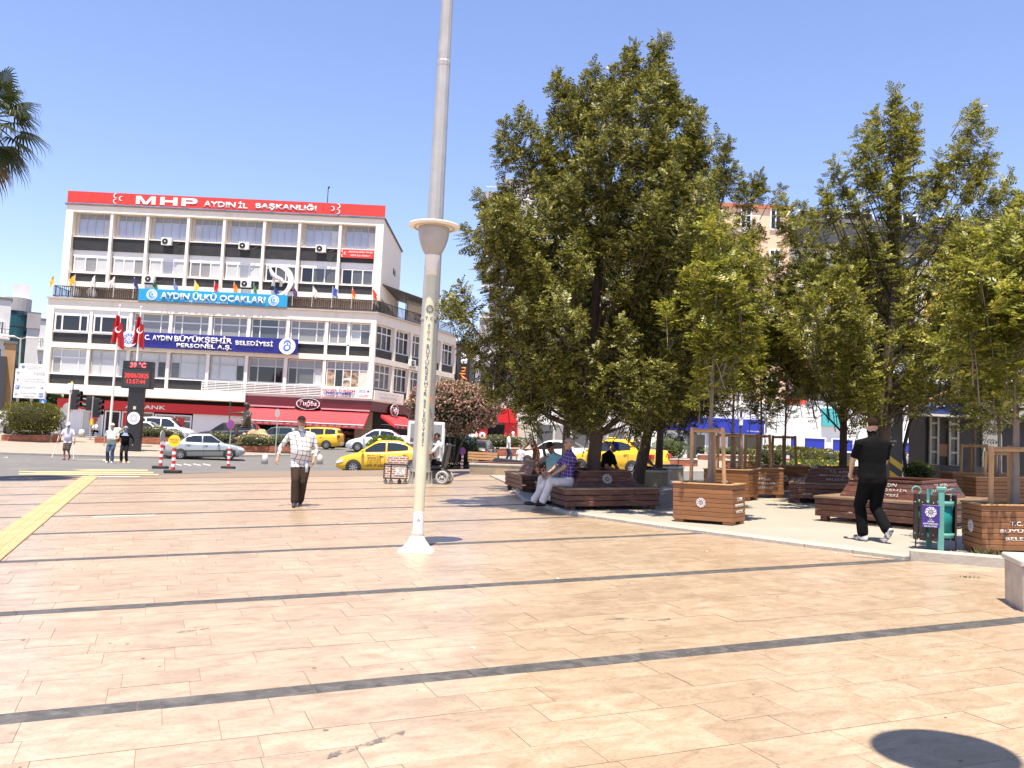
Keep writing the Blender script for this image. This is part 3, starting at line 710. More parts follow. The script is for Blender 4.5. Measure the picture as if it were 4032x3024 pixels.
for (z0, z1, nm) in ((11.62, 12.40, 'fascia'), (8.46, 8.90, 'floor_band'), (5.30, 5.52, 'canopy_band')):
    mb = MB(); mb.prism(e2, z0, z1); part(mb, nm, m_plaster)
mb = MB(); mb.bx(LX0 + .06, -21.3, BY, BY + .62, 4.75, 5.30); part(mb, 'canopy_beam', m_plaster)
mb = MB(); mb.bx(LX0 + .06, -21.3, BY + .62, BY + 2, 4.75, 5.0); part(mb, 'soffit', m_plaster)
mb = MB(); mb.bx(LX0 + .06, -21.3, BY - .25, BY, 4.75, 5.52); part(mb, 'canopy_edge', m_plaster_w)
lcol = [-34.27, -31.07, -27.82, -24.61, -21.49, -18.32, -15.19]
mb = MB(); mb.bx(LX0 + .06, -37.3, BY + .002, BY + .62, 5.52, 11.62); part(mb, 'corner_pier', m_plaster)
mb = MB(); mb.bx(-11.62, LX1, BY + .002, BY + .62, 5.52, 11.62); part(mb, 'corner_pier', m_plaster_w)
for x in lcol:
    mb = MB(); mb.bx(x - .12, x + .12, BY + .04, BY + .62, 5.52, 8.46); mb.bx(x - .12, x + .12, BY + .04, BY + .62, 8.9, 11.62); part(mb, 'column', m_plaster_w)
le = [-37.3] + [v for x in lcol for v in (x - .12, x + .12)] + [-11.62]
for i in range(8):
    a, b = le[2 * i], le[2 * i + 1]; w = b - a
    if i < 2:
        xs = [a + .1 + (w - .2) * .22, a + .1 + (w - .2) * .76]
        mb = MB(); mb.bx(a, b, BY + .1, BY + .2, 11.2, 11.62); part(mb, 'white_panel', m_frame)
        win(hq, I4, a + .08, b - .08, 9.78, 11.2, xs, [], m_p_drk, BY + .08, .12, None, .14)
    elif i == 7:
        md = -13.4
        for (c, d, pmx) in ((a, md - .08, [m_p_gry, m_p_gry]), (md + .08, b, [m_p_cur, m_p_mid])):
            win(hq, I4, c + .05, d - .05, 9.78, 11.6, [(c + d) / 2], [10.95], lambda i_, j_, pmx=pmx: pmx[i_] if j_ == 0 else m_p_gry, BY + .3, .09)
        mb = MB(); mb.bx(md - .1, md + .1, BY + .1, BY + .62, 8.9, 11.62); part(mb, 'column', m_frame)
    else:
        xs = [a + .05 + (w - .1) * .24, a + .05 + (w - .1) * .76]
        pmx = [m_p_gry, m_p_gry, m_p_gry] if i in (2, 3, 4, 6) else [m_p_mid, m_p_mid, m_p_gry]
        win(hq, I4, a + .05, b - .05, 9.78, 11.6, xs, [10.95], lambda i_, j_, pmx=pmx: pmx[i_], BY + .3, .09)
    mb = MB(); mb.bx(a + .02, b - .02, BY + .2, BY + .5, 8.92, 9.68); part(mb, 'spandrel_panel', m_dark)
    mb = MB(); mb.bx(a, b, BY + .1, BY + .6, 9.69, 9.77); part(mb, 'window_sill', m_frame)
    xs = [a + .05 + (w - .1) * .26, a + .05 + (w - .1) * .76]
    pm2 = {0: [m_p_gry, m_p_cur, m_p_cur], 1: [m_p_cur, m_p_cur, m_p_cur], 2: [m_p_cur, m_p_cur, m_p_drk], 3: [m_p_mid, m_p_cur, m_p_cur], 4: [m_p_cur, m_p_cur, m_p_drk], 5: [m_p_drk, m_p_drk, m_p_drk], 6: [m_p_drk, m_p_mid, m_p_cur]}.get(i)
    if i < 7:
        win(hq, I4, a + .05, b - .05, 6.38, 8.42, xs, [7.72], lambda i_, j_, pm2=pm2: pm2[i_] if j_ == 0 else (m_p_cur if i < 5 else m_p_gry), BY + .3, .09, m_alu if i else m_frame)
    else:
        xs = [a + .1 + (w - .2) * k / 5 for k in range(1, 5)]
        poster = mat('poster_collage', (.55, .40, .26), .4, 0, 2.5, col2=(.12, .08, .06), contrast=2)
        poster2 = mat('poster_pale', (.66, .5, .42), .4, 0, 3, col2=(.75, .70, .62))
        pmx = [poster, m_p_drk, poster, poster, poster2]
        win(hq, I4, a + .05, b - .05, 6.30, 8.42, xs, [7.75], lambda i_, j_: pmx[i_] if j_ == 0 else m_p_gry, BY + .2, .07)
        text('UMRE', m_letter, hq, ((xs[1] + xs[2]) / 2, BY + .24, 6.95), .62, .2, bold=.02)
    if i < 4 or True:
        mb = MB(); mb.bx(a + .02, b - .02, BY + .2, BY + .5, 5.56, 6.28); part(mb, 'spandrel_panel', m_dark)
        mb = MB(); mb.bx(a, b, BY + .1, BY + .6, 6.29, 6.37); part(mb, 'window_sill', m_frame)
# louvred white balcony screen
bs = MB()
for k in range(6): bs.bx(-24.9, -15.3, BY - .12, BY - .06, 5.5 + .135 * k, 5.57 + .135 * k)
for x in np.linspace(-24.9, -15.3, 10): bs.bx(x - .03, x + .03, BY - .055, BY - .02, 5.46, 6.3)
part(bs, 'louvre_screen', m_frame)
# side front, five bays
for b_ in range(5):
    x0, x1 = .35 + 2.72 * b_, .35 + 2.72 * (b_ + 1)
    mb = MB(); mb.bx(x1 - .16, x1 + .16, .03, .62, 5.52, 8.46); mb.bx(x1 - .16, x1 + .16, .03, .62, 8.9, 11.62); part(mb, 'column', m_plaster, hq, TS)
    a, b = x0 + .16, x1 - .16
    xs = [a + (b - a) * .36, a + (b - a) * .68]
    win(hq, TS, a, b, 9.6, 11.6, xs, [10.95], m_p_drk, .3, .09)
    mb = MB(); mb.bx(a, b, .2, .5, 8.92, 9.58); part(mb, 'spandrel_panel', m_dark, hq, TS)
    pz = (lambda i_, j_: mat('poster_dark', (.06, .05, .05), .4, 0, 3, col2=(.3, .26, .22))) if b_ == 0 else m_p_drk
    win(hq, TS, a, b, 6.38, 8.42, xs, [7.72], pz, .3, .09)
    mb = MB(); mb.bx(a, b, .2, .5, 5.56, 6.36); part(mb, 'spandrel_panel', m_dark, hq, TS)
text('UMRE', m_letter, hq, (TS @ Vector((1.0, .27, 7.1))), .7, .2, rot=(math.pi / 2, 0, math.atan2(SD.y, SD.x)), bold=.02)
aircon(hq, 5.9, -.2, 9.0, TS); aircon(hq, 8.6, -.2, 6.0, TS)
# terrace canopy and rear wall on the side
cn = thing('terrace_canopy', 'dark corrugated lean to canopy over the side terrace', 'canopy', (-8, 78, 12.53))
mb = MB()
for k in range(16):
    x = .8 + .8 * k
    mb.add([(x, .3, 15.0), (x + .8, .3, 15.0), (x + .8, 4.4, 15.35), (x, 4.4, 15.35), (x, .3, 15.06), (x + .8, .3, 15.06), (x + .8, 4.4, 15.41), (x, 4.4, 15.41)], [(3, 2, 1, 0), (4, 5, 6, 7), (0, 1, 5, 4), (2, 3, 7, 6), (0, 4, 7, 3), (1, 2, 6, 5)])
part(mb, 'roof_sheet', mat('corrugated_dark', (.09, .075, .065), .6, .2, 3), cn, TS)
for x in (.9, 5, 9.3, 13.4):
    mb = MB(); mb.tube([(x, .35, 12.53), (x, .35, 15.0)], .04, 6); part(mb, 'post', m_metal, cn, TS)
mb = MB(); mb.bx(9.5, 13.6, 2.8, 3.0, 12.53, 14.95); part(mb, 'rear_wall', m_plaster, hq, TS)
text('ÖLÜRSEK ŞEHİT\nKALIRSAK GAZİ', mat('brown_paint', (.25, .12, .06), .7), hq, TS @ Vector((11.8, 2.78, 14.0)), 2.4, .9, rot=(math.pi / 2, 0, math.atan2(SD.y, SD.x)), bold=.01)
# navy municipal sign
ns = thing('navy_sign', 'navy blue municipal sign with white lettering and round emblems', 'sign', (-24.6, BY - .2, 8.75))
mb = MB(); mb.bx(-31.9, -17.33, BY - .42, BY - .22, 8.74, 9.97, 0, .015); part(mb, 'sign_panel', m_navy, ns)
mb = MB(); mb.bx(-31.6, -17.5, BY - .22, BY, 9.0, 9.1); part(mb, 'bracket', m_alu, ns)
yb = BY - .47
text('T.C. AYDIN', m_letter, ns, (-28.73, yb, 9.54), 2.65, .40, bold=.014, ext=.05); text('BÜYÜKŞEHİR', m_letter, ns, (-24.9, yb, 9.56), 4.65, .70, bold=.02, ext=.05)
text('BELEDİYESİ', m_letter, ns, (-20.8, yb, 9.5), 3.0, .46, bold=.012, ext=.05); text('PERSONEL A.Ş.', m_letter, ns, (-24.8, yb, 9.0), 4.4, .42, bold=.015, ext=.05)
for x, kk in ((-30.85, 0), (-18.15, 1)):
    mb = MB(); mb.disc((x, BY - .47, 9.36), .66, 'Y', 32, .06); d = part(mb, 'badge', m_letter, ns)
    mb = MB()
    if kk == 0: swirl(mb, (x, BY - .505, 9.36), .5)
    else:
        crescent(mb, (x, BY - .505, 9.55), .3, .8, .3, math.pi / 2 + math.pi, .01); mb.disc((x, BY - .505, 9.56), .07, 'Y', 10, .01)
        crescent(mb, (x - .05, BY - .505, 9.2), .26, .75, .3, .3, .01); crescent(mb, (x + .06, BY - .505, 9.25), .24, .75, .3, math.pi - .3, .01)
        mb.disc((x, BY - .505, 9.36), .56, 'Y', 28, .006, 0, .545)
    part(mb, 'badge_print', mat('emblem_blue', (.05, .14, .5), .5), d)
# travel agency sign on the corner
ks = thing('travel_sign', 'white travel agency sign with red and blue lettering over the corner shop', 'sign', (-13.2, BY - .1, 5.5))
mb = MB(); mb.bx(-15.25, -11.15, BY - .2, BY - .1, 5.46, 6.24, 0, .008); part(mb, 'sign_panel', m_letter, ks)
mr_, mbl = mat('sign_red', (.50, .02, .02), .4), mat('sign_blue', (.03, .06, .33), .4)
text('KEVSER TURİZM', mr_, ks, (-13.85, BY - .25, 6.05), 2.6, .24, bold=.02, ext=.04); text('HAC & UMRE', mbl, ks, (-13.85, BY - .25, 5.80), 2.0, .2, bold=.02, ext=.04)
text('0 256 212 00 18 - 0 533 617 08 97', m_black, ks, (-13.9, BY - .21, 5.57), 2.6, .10)
mb = MB(); mb.disc((-11.5, BY - .205, 6.05), .09, 'Y', 12, .01); part(mb, 'logo', mr_, ks)
text('TURKISH\nAIRLINES', mbl, ks, (-12.0, BY - .21, 6.05), .6, .22)
text('saudia   pegasus\nSunExpress', mr_, ks, (-11.85, BY - .21, 5.68), 1.0, .24)
mb = MB(); mb.bx(.05, 4.6, -.2, -.1, 5.4, 6.2, 0, .008); part(mb, 'side_panel', m_plaster_w, ks, TS)
text('KEVSER TURİZM\nHAC & UMRE', mat('faded_print', (.55, .52, .52), .5), ks, TS @ Vector((2.2, -.22, 5.85)), 3.0, .55, rot=(math.pi / 2, 0, math.atan2(SD.y, SD.x)))
# ---- ground floor: bank on the left
gb = gz(-30, BY) - .6
bank = thing('bank_branch', 'bank branch with a long red fascia and glass doors under the office building', 'shop', (-29, 73.2, gz(-29, BY)))
m_bw = mat('bank_white', (.74, .74, .74), .4, .04, 1)
mb = MB(); mb.bx(-36.9, -21.35, 73.0, 73.3, 3.64, 4.40, 0, .01); part(mb, 'fascia', m_redsign, bank)
for x0, x1 in ((-36.8, -35.1), (-25.9, -21.35)):
    mb = MB(); mb.bx(x0, x1, 73.3, 73.6, gb, 3.64); part(mb, 'wall', m_bw, bank)
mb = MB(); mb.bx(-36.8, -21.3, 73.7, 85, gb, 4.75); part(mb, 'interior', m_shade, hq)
text('AKBANK', m_letter, bank, (-29.7, 72.98, 4.02), 3.3, .32, bold=.02)
zb = gz(-30, 73) + .15
win(bank, I4, -35.1, -33.2, zb, 3.6, [-34.9], [], mat('frosted', (.48, .50, .47), .2, .06), 73.3, .12)
win(bank, I4, -33.1, -31.8, zb, 3.6, [], [], m_shade, 73.3, .12, name='doorway')
win(bank, I4, -31.7, -29.1, zb, 3.6, [-31.2, -30.3], [], lambda i, j: [m_redsign, m_shade, m_p_drk][i], 73.3, .1)
win(bank, I4, -29.0, -26.0, zb + .2, 3.5, [-27.4], [3.0], lambda i, j: m_p_mid if j == 0 else m_p_gry, 73.3, .1, m_bw)
bp_ = MB(); bp_.bx(-28.9, -26.6, 73.28, 73.3, 2.6, 3.25); pp = part(bp_, 'poster', m_redsign, bank); text('Gişe Ekspres', m_letter, pp, (-27.9, 73.27, 3.08), 1.6, .26)
fl = MB(); fl.bx(-34.3, -33.7, 73.26, 73.29, 2.65, 3.35); fo = part(fl, 'flag_sticker', m_redsign, bank)
mb = MB(); crescent(mb, (-34.0, 73.25, 3.05), .17, .8, .3, -math.pi / 2 + .3, .01); star(mb, (-34.0, 73.245, 2.86), .07); part(mb, 'flag_print', m_letter, fo)
# ---- ground floor: confectioner on the corner, awnings
sh = thing('corner_shop', 'corner confectioner with dark red fascia and open front under awnings', 'shop', (-16.2, 73.0, gz(-16, BY)))
m_mar = mat('maroon_fascia', (.11, .008, .014), .3, .15, 1.2); m_brown = mat('dark_brown', (.045, .022, .02), .5)
e3 = [(-21.28, BY - .06), (-11.17, BY - .06), (-11.17 + SD.x * 13.5, BY - .06 + SD.y * 13.5), (-13 + SD.x * 13.5, 84), (-21.28, 80)]
mb = MB(); mb.prism(e3, 4.5, 5.29); part(mb, 'fascia', m_mar, sh)
mb = MB(); mb.bx(-21.2, -17.3, BY - .16, BY - .06, 4.44, 4.56); mb.bx(-15.2, -11.3, BY - .16, BY - .06, 4.44, 4.56); part(mb, 'trim', mat('pink_trim', (.55, .30, .33), .5), sh)
e4 = [(-21.3, 75.2), (-12.2, 75.2), (-12.2 + SD.x * 12, 75.2 + SD.y * 12), (-14, 86), (-21.3, 86)]
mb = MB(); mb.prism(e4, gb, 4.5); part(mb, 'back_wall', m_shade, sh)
m_tile = mat('tan_tile_cladding', (.34, .25, .16), .6, .1, 2)
for (x0, x1, y0, y1) in ((-18.4, -16.9, 73.6, 74.2), (-12.6, -11.35, 72.9, 74.0), (-21.3, -20.9, 73.2, 75.2)):
    mb = MB()
    for k in range(8): mb.bx(x0, x1, y0 + .0, y1, zb + .38 * k, zb + .38 * k + .365)
    part(mb, 'tiled_pier', m_tile, sh)
# shelves of boxes inside
for k in range(3):
    mb = MB(); mb.bx(-15.8 + .0, -12.8, 74.7, 75.1, zb + .5 + .55 * k, zb + .55 + .55 * k); s_ = part(mb, 'shelf', m_brown, sh)
    bx_ = MB(); rk_ = random.Random(k); x = -15.7
    while x < -13:
        w = rk_.uniform(.12, .3); h = rk_.uniform(.15, .4); bx_.bx(x, x + w, 74.72, 75.0, zb + .55 + .55 * k, zb + .55 + .55 * k + h, rk_.randrange(3)); x += w + .03
    part(bx_, 'boxes', [mat('box_a', (.35, .3, .22), .6), mat('box_b', (.4, .08, .05), .6), mat('box_c', (.2, .25, .2), .6)], s_)
m_awn = mat('red_awning', (.60, .035, .045), .7, .06, 1); m_awv = mat('awning_valance', (.36, .02, .035), .7); m_prn = mat('awning_print', (.62, .30, .28), .6)
def awning(name, label, T, x0, x1, z0, z1, y0, y1, logos):
    a = thing(name, label, 'awning', T @ Vector(((x0 + x1) / 2, y0, z0)), 0, 'shop awnings')
    n = max(4, int((x1 - x0) / .7)); vv = []
    for i in range(n + 1):
        x = x0 + (x1 - x0) * i / n
        for j in range(7):
            t = j / 6; vv.append((x, y0 + (y1 - y0) * t, z0 + (z1 - z0) * t - .12 * math.sin(math.pi * t) * (.6 + .4 * math.sin(i * 2.1))))
    mb = MB(); mb.add(vv, [(i * 7 + j, i * 7 + j + 1, (i + 1) * 7 + j + 1, (i + 1) * 7 + j) for i in range(n) for j in range(6)], 0, True)
    for x in (x0, x1): mb.add([(x, y0, z0), (x, y1, z1), (x, y1 + .0, z1 - .25), (x, y0, z0 - .25)], [(0, 1, 2, 3)])
    part(mb, 'canopy', m_awn, a, T)
    mb = MB(); mb.bx(x0, x1, y1 - .04, y1 + .02, z1 - .03, z1 + .04); part(mb, 'front_bar', m_frame, a, T)
    mb = MB(); m = int((x1 - x0) / .25)
    for k in range(m):
        xa, xb = x0 + (x1 - x0) * k / m, x0 + (x1 - x0) * (k + 1) / m; zz = z1 - .26; vv = [(xa, y1, z1 - .03), (xb, y1, z1 - .03), (xb, y1 - .02, zz), ((xa + xb) / 2, y1 - .03, zz - .06), (xa, y1 - .02, zz)]
        mb.add(vv, [(0, 1, 2, 3, 4)])
    v = part(mb, 'valance', m_awv, a, T)
    mb = MB()
    for k in range(logos):
        x = x0 + (x1 - x0) * (k + .5) / logos; o_ = MB().disc((0, 0, 0), .17, 'Y', 16, .004, 0, .145)
        mb.add([(x + p[0] * 1.2, y1 - .03 + p[1], z1 - .15 + p[2] * .62) for p in o_.v], o_.f); mb.bx(x - .12, x + .12, y1 - .032, y1 - .028, z1 - .18, z1 - .12)
    part(mb, 'valance_print', m_prn, v, T)
    mb = MB()
    for x in (x0 + .2, x1 - .2): mb.tube([(x, y0, z0 - .8), (x, y1 + .05, z1 - .02)], .025, 6)
    part(mb, 'arm', m_alu, a, T)
    return a
awning('shop_awning', 'wide red awning with printed scalloped valance over the confectioner', I4, -20.9, -11.35, 4.36, 3.28, 72.0, 69.8, 17)
awning('shop_awning', 'short red awning round the corner of the confectioner', TS, 1.3, 5.2, 4.3, 3.5, -.1, -1.5, 5)
def oval_sign(T, x, y, z, rx, rz_):
    o = thing('oval_sign', ('wide oval' if rx > .8 else 'round') + ' shop name sign above the ' + ('wide' if rx > .8 else 'corner') + ' red awning', 'sign', T @ Vector((x, y, z - rz_)))
    mb = MB(); d = MB().disc((0, 0, 0), 1, 'Y', 32, .08); mb.add([(x + p[0] * rx, y + p[1], z + p[2] * rz_) for p in d.v], d.f); part(mb, 'plate', m_brown, o, T)
    mb = MB(); d = MB().disc((0, 0, 0), 1, 'Y', 32, .1, 0, .93); mb.add([(x + p[0] * rx, y - .01 + p[1], z + p[2] * rz_) for p in d.v], d.f); part(mb, 'rim', m_frame, o, T)
    a = math.atan2(T[1][0], T[0][0]); text('Tuğba', mat('pink_letters', (.78, .55, .62), .4), o, T @ Vector((x, y - .09, z)), rx * 1.5, rz_ * 1.1, rot=(math.pi / 2, 0, a), bold=.012, shear=.2, ext=.03)
oval_sign(I4, -16.24, 71.8, 4.83, .95, .47); oval_sign(TS, 3.1, -.25, 4.75, .6, .5)
# ================================================================== STREET FURNITURE
m_pole = mat('cream_pole_paint', (.60, .575, .42), .45, .08, 2, dirt=.3, dirtcol=(.35, .34, .2), dscale=2.5)
m_lampw = mat('lamp_white', (.76, .72, .66), .4)
m_bowl = mat('frosted_bowl', (.36, .34, .32), .35, .2, 3)
m_zinc = mat('galvanised', (.44, .42, .395), .45, .12, 2.5, metal=.25, dirt=.2, dirtcol=(.3, .28, .26))
m_cement = mat('cement', (.52, .49, .43), .8, .12, 5, bump=.2, dirt=.4)
m_ink = mat('blue_grey_ink', (.055, .08, .20), .6)
m_wood = mat('orange_wood', (.255, .108, .040), .5, .22, 3.0, rnd=.14, stretch=(1, 8, 8), bump=.15, bscale=14)
m_wood_l = mat('pale_wood_edge', (.44, .25, .105), .55, .2, 4, stretch=(1, 6, 6))
m_wood_d = mat('worn_red_wood', (.092, .030, .017), .5, .3, 3, rnd=.25, stretch=(1, 7, 7), bump=.2, bscale=14, dirt=.55, dirtcol=(.30, .23, .17), dscale=4)
m_wood_v = mat('weathered_top', (.20, .125, .075), .6, .25, 3, rnd=.15, stretch=(1, 7, 7), dirt=.4, dirtcol=(.34, .28, .21), dscale=3)
m_stake = mat('stake_timber', (.42, .25, .12), .7, .25, 3, stretch=(6, 6, 1), rnd=.1)
m_soil = mat('soil', (.06, .04, .028), .95, .3, 8, bump=.5)
m_brick = mat('planter_brick', (.33, .11, .06), .75, .2, 6, rnd=.22)
m_teal = mat('teal_paint', (.11, .30, .26), .5, .1, 3); m_teal2 = mat('teal_bin', (.01, .21, .19), .45, .1, 2)
m_slat = mat('dark_slat', (.040, .021, .014), .55, .25, 3, stretch=(6, 6, 1), rnd=.2)
m_purple = mat('purple_panel', (.045, .018, .19), .4)
m_rubber = mat('rubber', (.025, .024, .024), .85, .2, 6)
m_redpl = mat('red_plastic', (.62, .03, .025), .45); m_whpl = mat('white_plastic', (.78, .76, .73), .45)
m_marble = mat('brown_marble', (.27, .235, .20), .35, 0, 6, col2=(.44, .40, .35), detail=10, contrast=1.6)
m_steel = mat('steel', (.5, .5, .5), .35, metal=.9)

# ---- cream lamp post with a disc shade
def lamp_post(x, y, label, lettering=True):
    t = thing('lamp_post', label, 'lamp post', G(x, y), 0, 'disc topped lamp posts')
    mb = MB(); n = 8; pr = [(.24, 0), (.235, .03), (.17, .085), (.115, .16), (.09, .22), (.088, .26)]
    for i, (r, z) in enumerate(pr): pass
    sq = lambda r, z, p: [(r * s_ * abs(math.cos(a)) ** p * 1.0, r * math.copysign(abs(math.sin(a)) ** p, math.sin(a)), z) for a in np.linspace(0, 2 * math.pi, 24, endpoint=False) for s_ in [math.copysign(1, math.cos(a))]]
    vv = []; P = [.35, .35, .45, .7, 1, 1]
    for (r, z), p in zip(pr, P): vv += sq(r, z - .03, p)
    mb.add(vv, [(i * 24 + j, i * 24 + (j + 1) % 24, (i + 1) * 24 + (j + 1) % 24, (i + 1) * 24 + j) for i in range(5) for j in range(24)], 0, False)
    mb.add(vv[-24:], [tuple(range(24))]); mb.build('base', m_cement, t)
    mb = MB(); mb.tube([(0, 0, .1), (0, 0, 3.64)], [.073, .068], 24); mb.build('pole', m_pole, t)
    mb = MB(); mb.lathe([(.0, 3.6), (.069, 3.6), (.069, 3.74), (.082, 3.80), (.1, 3.86), (.1, 3.87), (0, 3.87)], 24); mb.build('collar', m_lampw, t)
    mb = MB(); mb.lathe([(.09, 3.86), (.13, 3.92), (.17, 4.01), (.195, 4.10), (.205, 4.18), (.205, 4.24)], 28); b = mb.build('bowl', m_bowl, t)
    mb = MB(); mb.lathe([(0, 4.0), (.03, 4.02), (.05, 4.1), (.15, 4.19), (.15, 4.21), (0, 4.21)], 20); mb.build('reflector', mat('lamp_reflector', (.12, .085, .06), .5), b)
    mb = MB(); mb.lathe([(0, 4.235), (.24, 4.24), (.335, 4.25), (.345, 4.262), (.335, 4.275), (.2, 4.295), (.13, 4.325), (0, 4.335)], 40); mb.build('disc_shade', m_lampw, t)
    mb = MB(); mb.lathe([(.25, 4.237), (.262, 4.226), (.274, 4.240)], 40); mb.build('shade_ring', mat('lamp_beige', (.5, .4, .33), .5), t)
    if lettering:
        a0 = math.atan2(-y, -x) + .06; r0 = .0745
        def wrap(me, z, mt, name='lettering', da=0.0):
            me = me.copy(); co = np.empty(len(me.vertices) * 3); me.vertices.foreach_get('co', co); co = co.reshape(-1, 3)
            rr = r0 + co[:, 2] - .002 * z / 3.6; a = a0 + da + co[:, 0] / r0; out = np.stack([rr * np.cos(a), rr * np.sin(a), z + co[:, 1]], 1)
            me.vertices.foreach_set('co', out.ravel()); me.update(); me.materials.clear(); link(name, me, mt, t)
        runs = [('TC', None), ('AYDIN', (2.93, 2.746, .037)), ('BÜYÜKŞEHİR', (2.65, 2.026, .054)), ('BELEDİYESİ', (1.93, 1.378, .047))]
        for wd, k in runs:
            if wd == 'TC': wrap(text_mesh('T.', None, .05, .001, .01), 3.018, m_ink, da=-.45); wrap(text_mesh('C', None, .05, .001, .01), 3.018, m_ink, da=.4); continue
            z0, z1, hh = k
            for i, ch in enumerate(wd):
                h = hh * (1.28 if ch in 'ÜİŞÖ' else 1.0)
                wrap(text_mesh(ch, None, h, .001, .007), z0 + (z1 - z0) * i / (len(wd) - 1) + (.006 if ch in 'Üİ' else 0), m_ink)
        sm = MB(); swirl(sm, (0, 0, 0), .062, 0, 9, .002); me = sm.mesh('emblem'); co = np.empty(len(me.vertices) * 3); me.vertices.foreach_get('co', co); co = co.reshape(-1, 3)[:, [0, 2, 1]].copy(); co[:, 2] = .001; me.vertices.foreach_set('co', co.ravel()); wrap(me, 3.14, m_ink, 'emblem')
        pl = MB(); vv = []
        for zz in (.23, .51):
            for i in range(9): a = a0 - 1.0 + 2.0 * i / 8; vv.append((.0785 * math.cos(a), .0785 * math.sin(a), zz))
        pl.add(vv, [(i, i + 1, 9 + i + 1, 9 + i) for i in range(8)]); p_ = pl.build('service_hatch', mat('hatch_white', (.72, .71, .70), .4), t)
        wr = MB(); wr.add([(-.022, -.0, .0), (.022, -.0, 0), (0, 0, .04)], [(0, 1, 2)])
        def wp(mb_, mt, name, zc, rr=.0795):
            me = mb_.mesh(name); 
            for v in me.vertices: a = a0 + v.co.x / r0; v.co = (rr * math.cos(a), rr * math.sin(a), zc + v.co.z)
            link(name, me, mt, p_)
        q = MB(); q.add([(-.03, 0, -.05), (.03, 0, -.05), (.03, 0, .05), (-.03, 0, .05)], [(0, 1, 2, 3)]); wp(q, mat('sticker_grey', (.45, .46, .47), .5), 'warning_sticker', .37)
        wp(wr, m_ink, 'warning_triangle', .375, .0802)
        q = MB(); q.add([(-.05, 0, -.004), (.05, 0, -.004), (.05, 0, .004), (-.05, 0, .004)], [(0, 1, 2, 3)]); wp(q, m_redpl, 'red_line', .475)
    return t
lamp_post(-1.13, 11.71, 'cream lamp post with stacked blue lettering and a white disc shade')
lamp_post(2.05, 3.40, 'lamp post at the right edge whose disc shadow falls on the tiles', False)

# ---- tall galvanised mast
x, y = -2.42, 25.3
mast = thing('floodlight_mast', 'very tall grey galvanised mast standing behind the cream lamp post', 'mast', G(x, y))
mb = MB(); mb.tube([(0, 0, .33), (0, 0, 12.2)], [.285, .192], 12, smooth=False); mb.build('lower_shaft', m_zinc, mast)
mb = MB(); mb.tube([(0, 0, 12.2), (0, 0, 24)], [.186, .11], 12, smooth=False); mb.build('upper_shaft', m_zinc, mast)
mb = MB(); mb.lathe([(.193, 12.05), (.2, 12.1), (.2, 12.22), (.18, 12.26)], 12, smooth=False); mb.lathe([(.262, 4.6), (.268, 4.62), (.268, 4.68), (.258, 4.7)], 12, smooth=False); mb.build('joint_ring', m_zinc, mast)
mb = MB(); mb.tube([(0, 0, .33), (0, 0, .37)], .33, 24, smooth=False); mb.build('flange', m_zinc, mast)
mb = MB(); mb.lathe([(.27, .33), (.30, -.05)], 24); mb.build('foot', m_zinc, mast)
for k in range(16):
    a = 2 * math.pi * k / 16; ca, sa = math.cos(a), math.sin(a); mb = MB()
    q = lambda r, z, o: (r * ca - o * sa, r * sa + o * ca, z)
    mb.add([q(.27, .33, .012), q(.325, .33, .012), q(.37, -.05, .012), q(.27, -.05, .012), q(.27, .33, -.012), q(.325, .33, -.012), q(.37, -.05, -.012), q(.27, -.05, -.012)], [(0, 1, 2, 3), (7, 6, 5, 4), (1, 5, 6, 2), (0, 4, 5, 1)])
    mb.build('gusset', m_zinc, mast)
mb = MB(); mb.lathe([(.0, 23.6), (.9, 23.7), (.9, 23.9), (0, 24)], 12); mb.build('light_ring', m_zinc, mast)
mb = MB(); mb.bx(.12, .2, -.30, -.288, 2.3, 2.42); mb.build('orange_sticker', mat('orange_sticker', (.6, .15, .05), .6), mast)

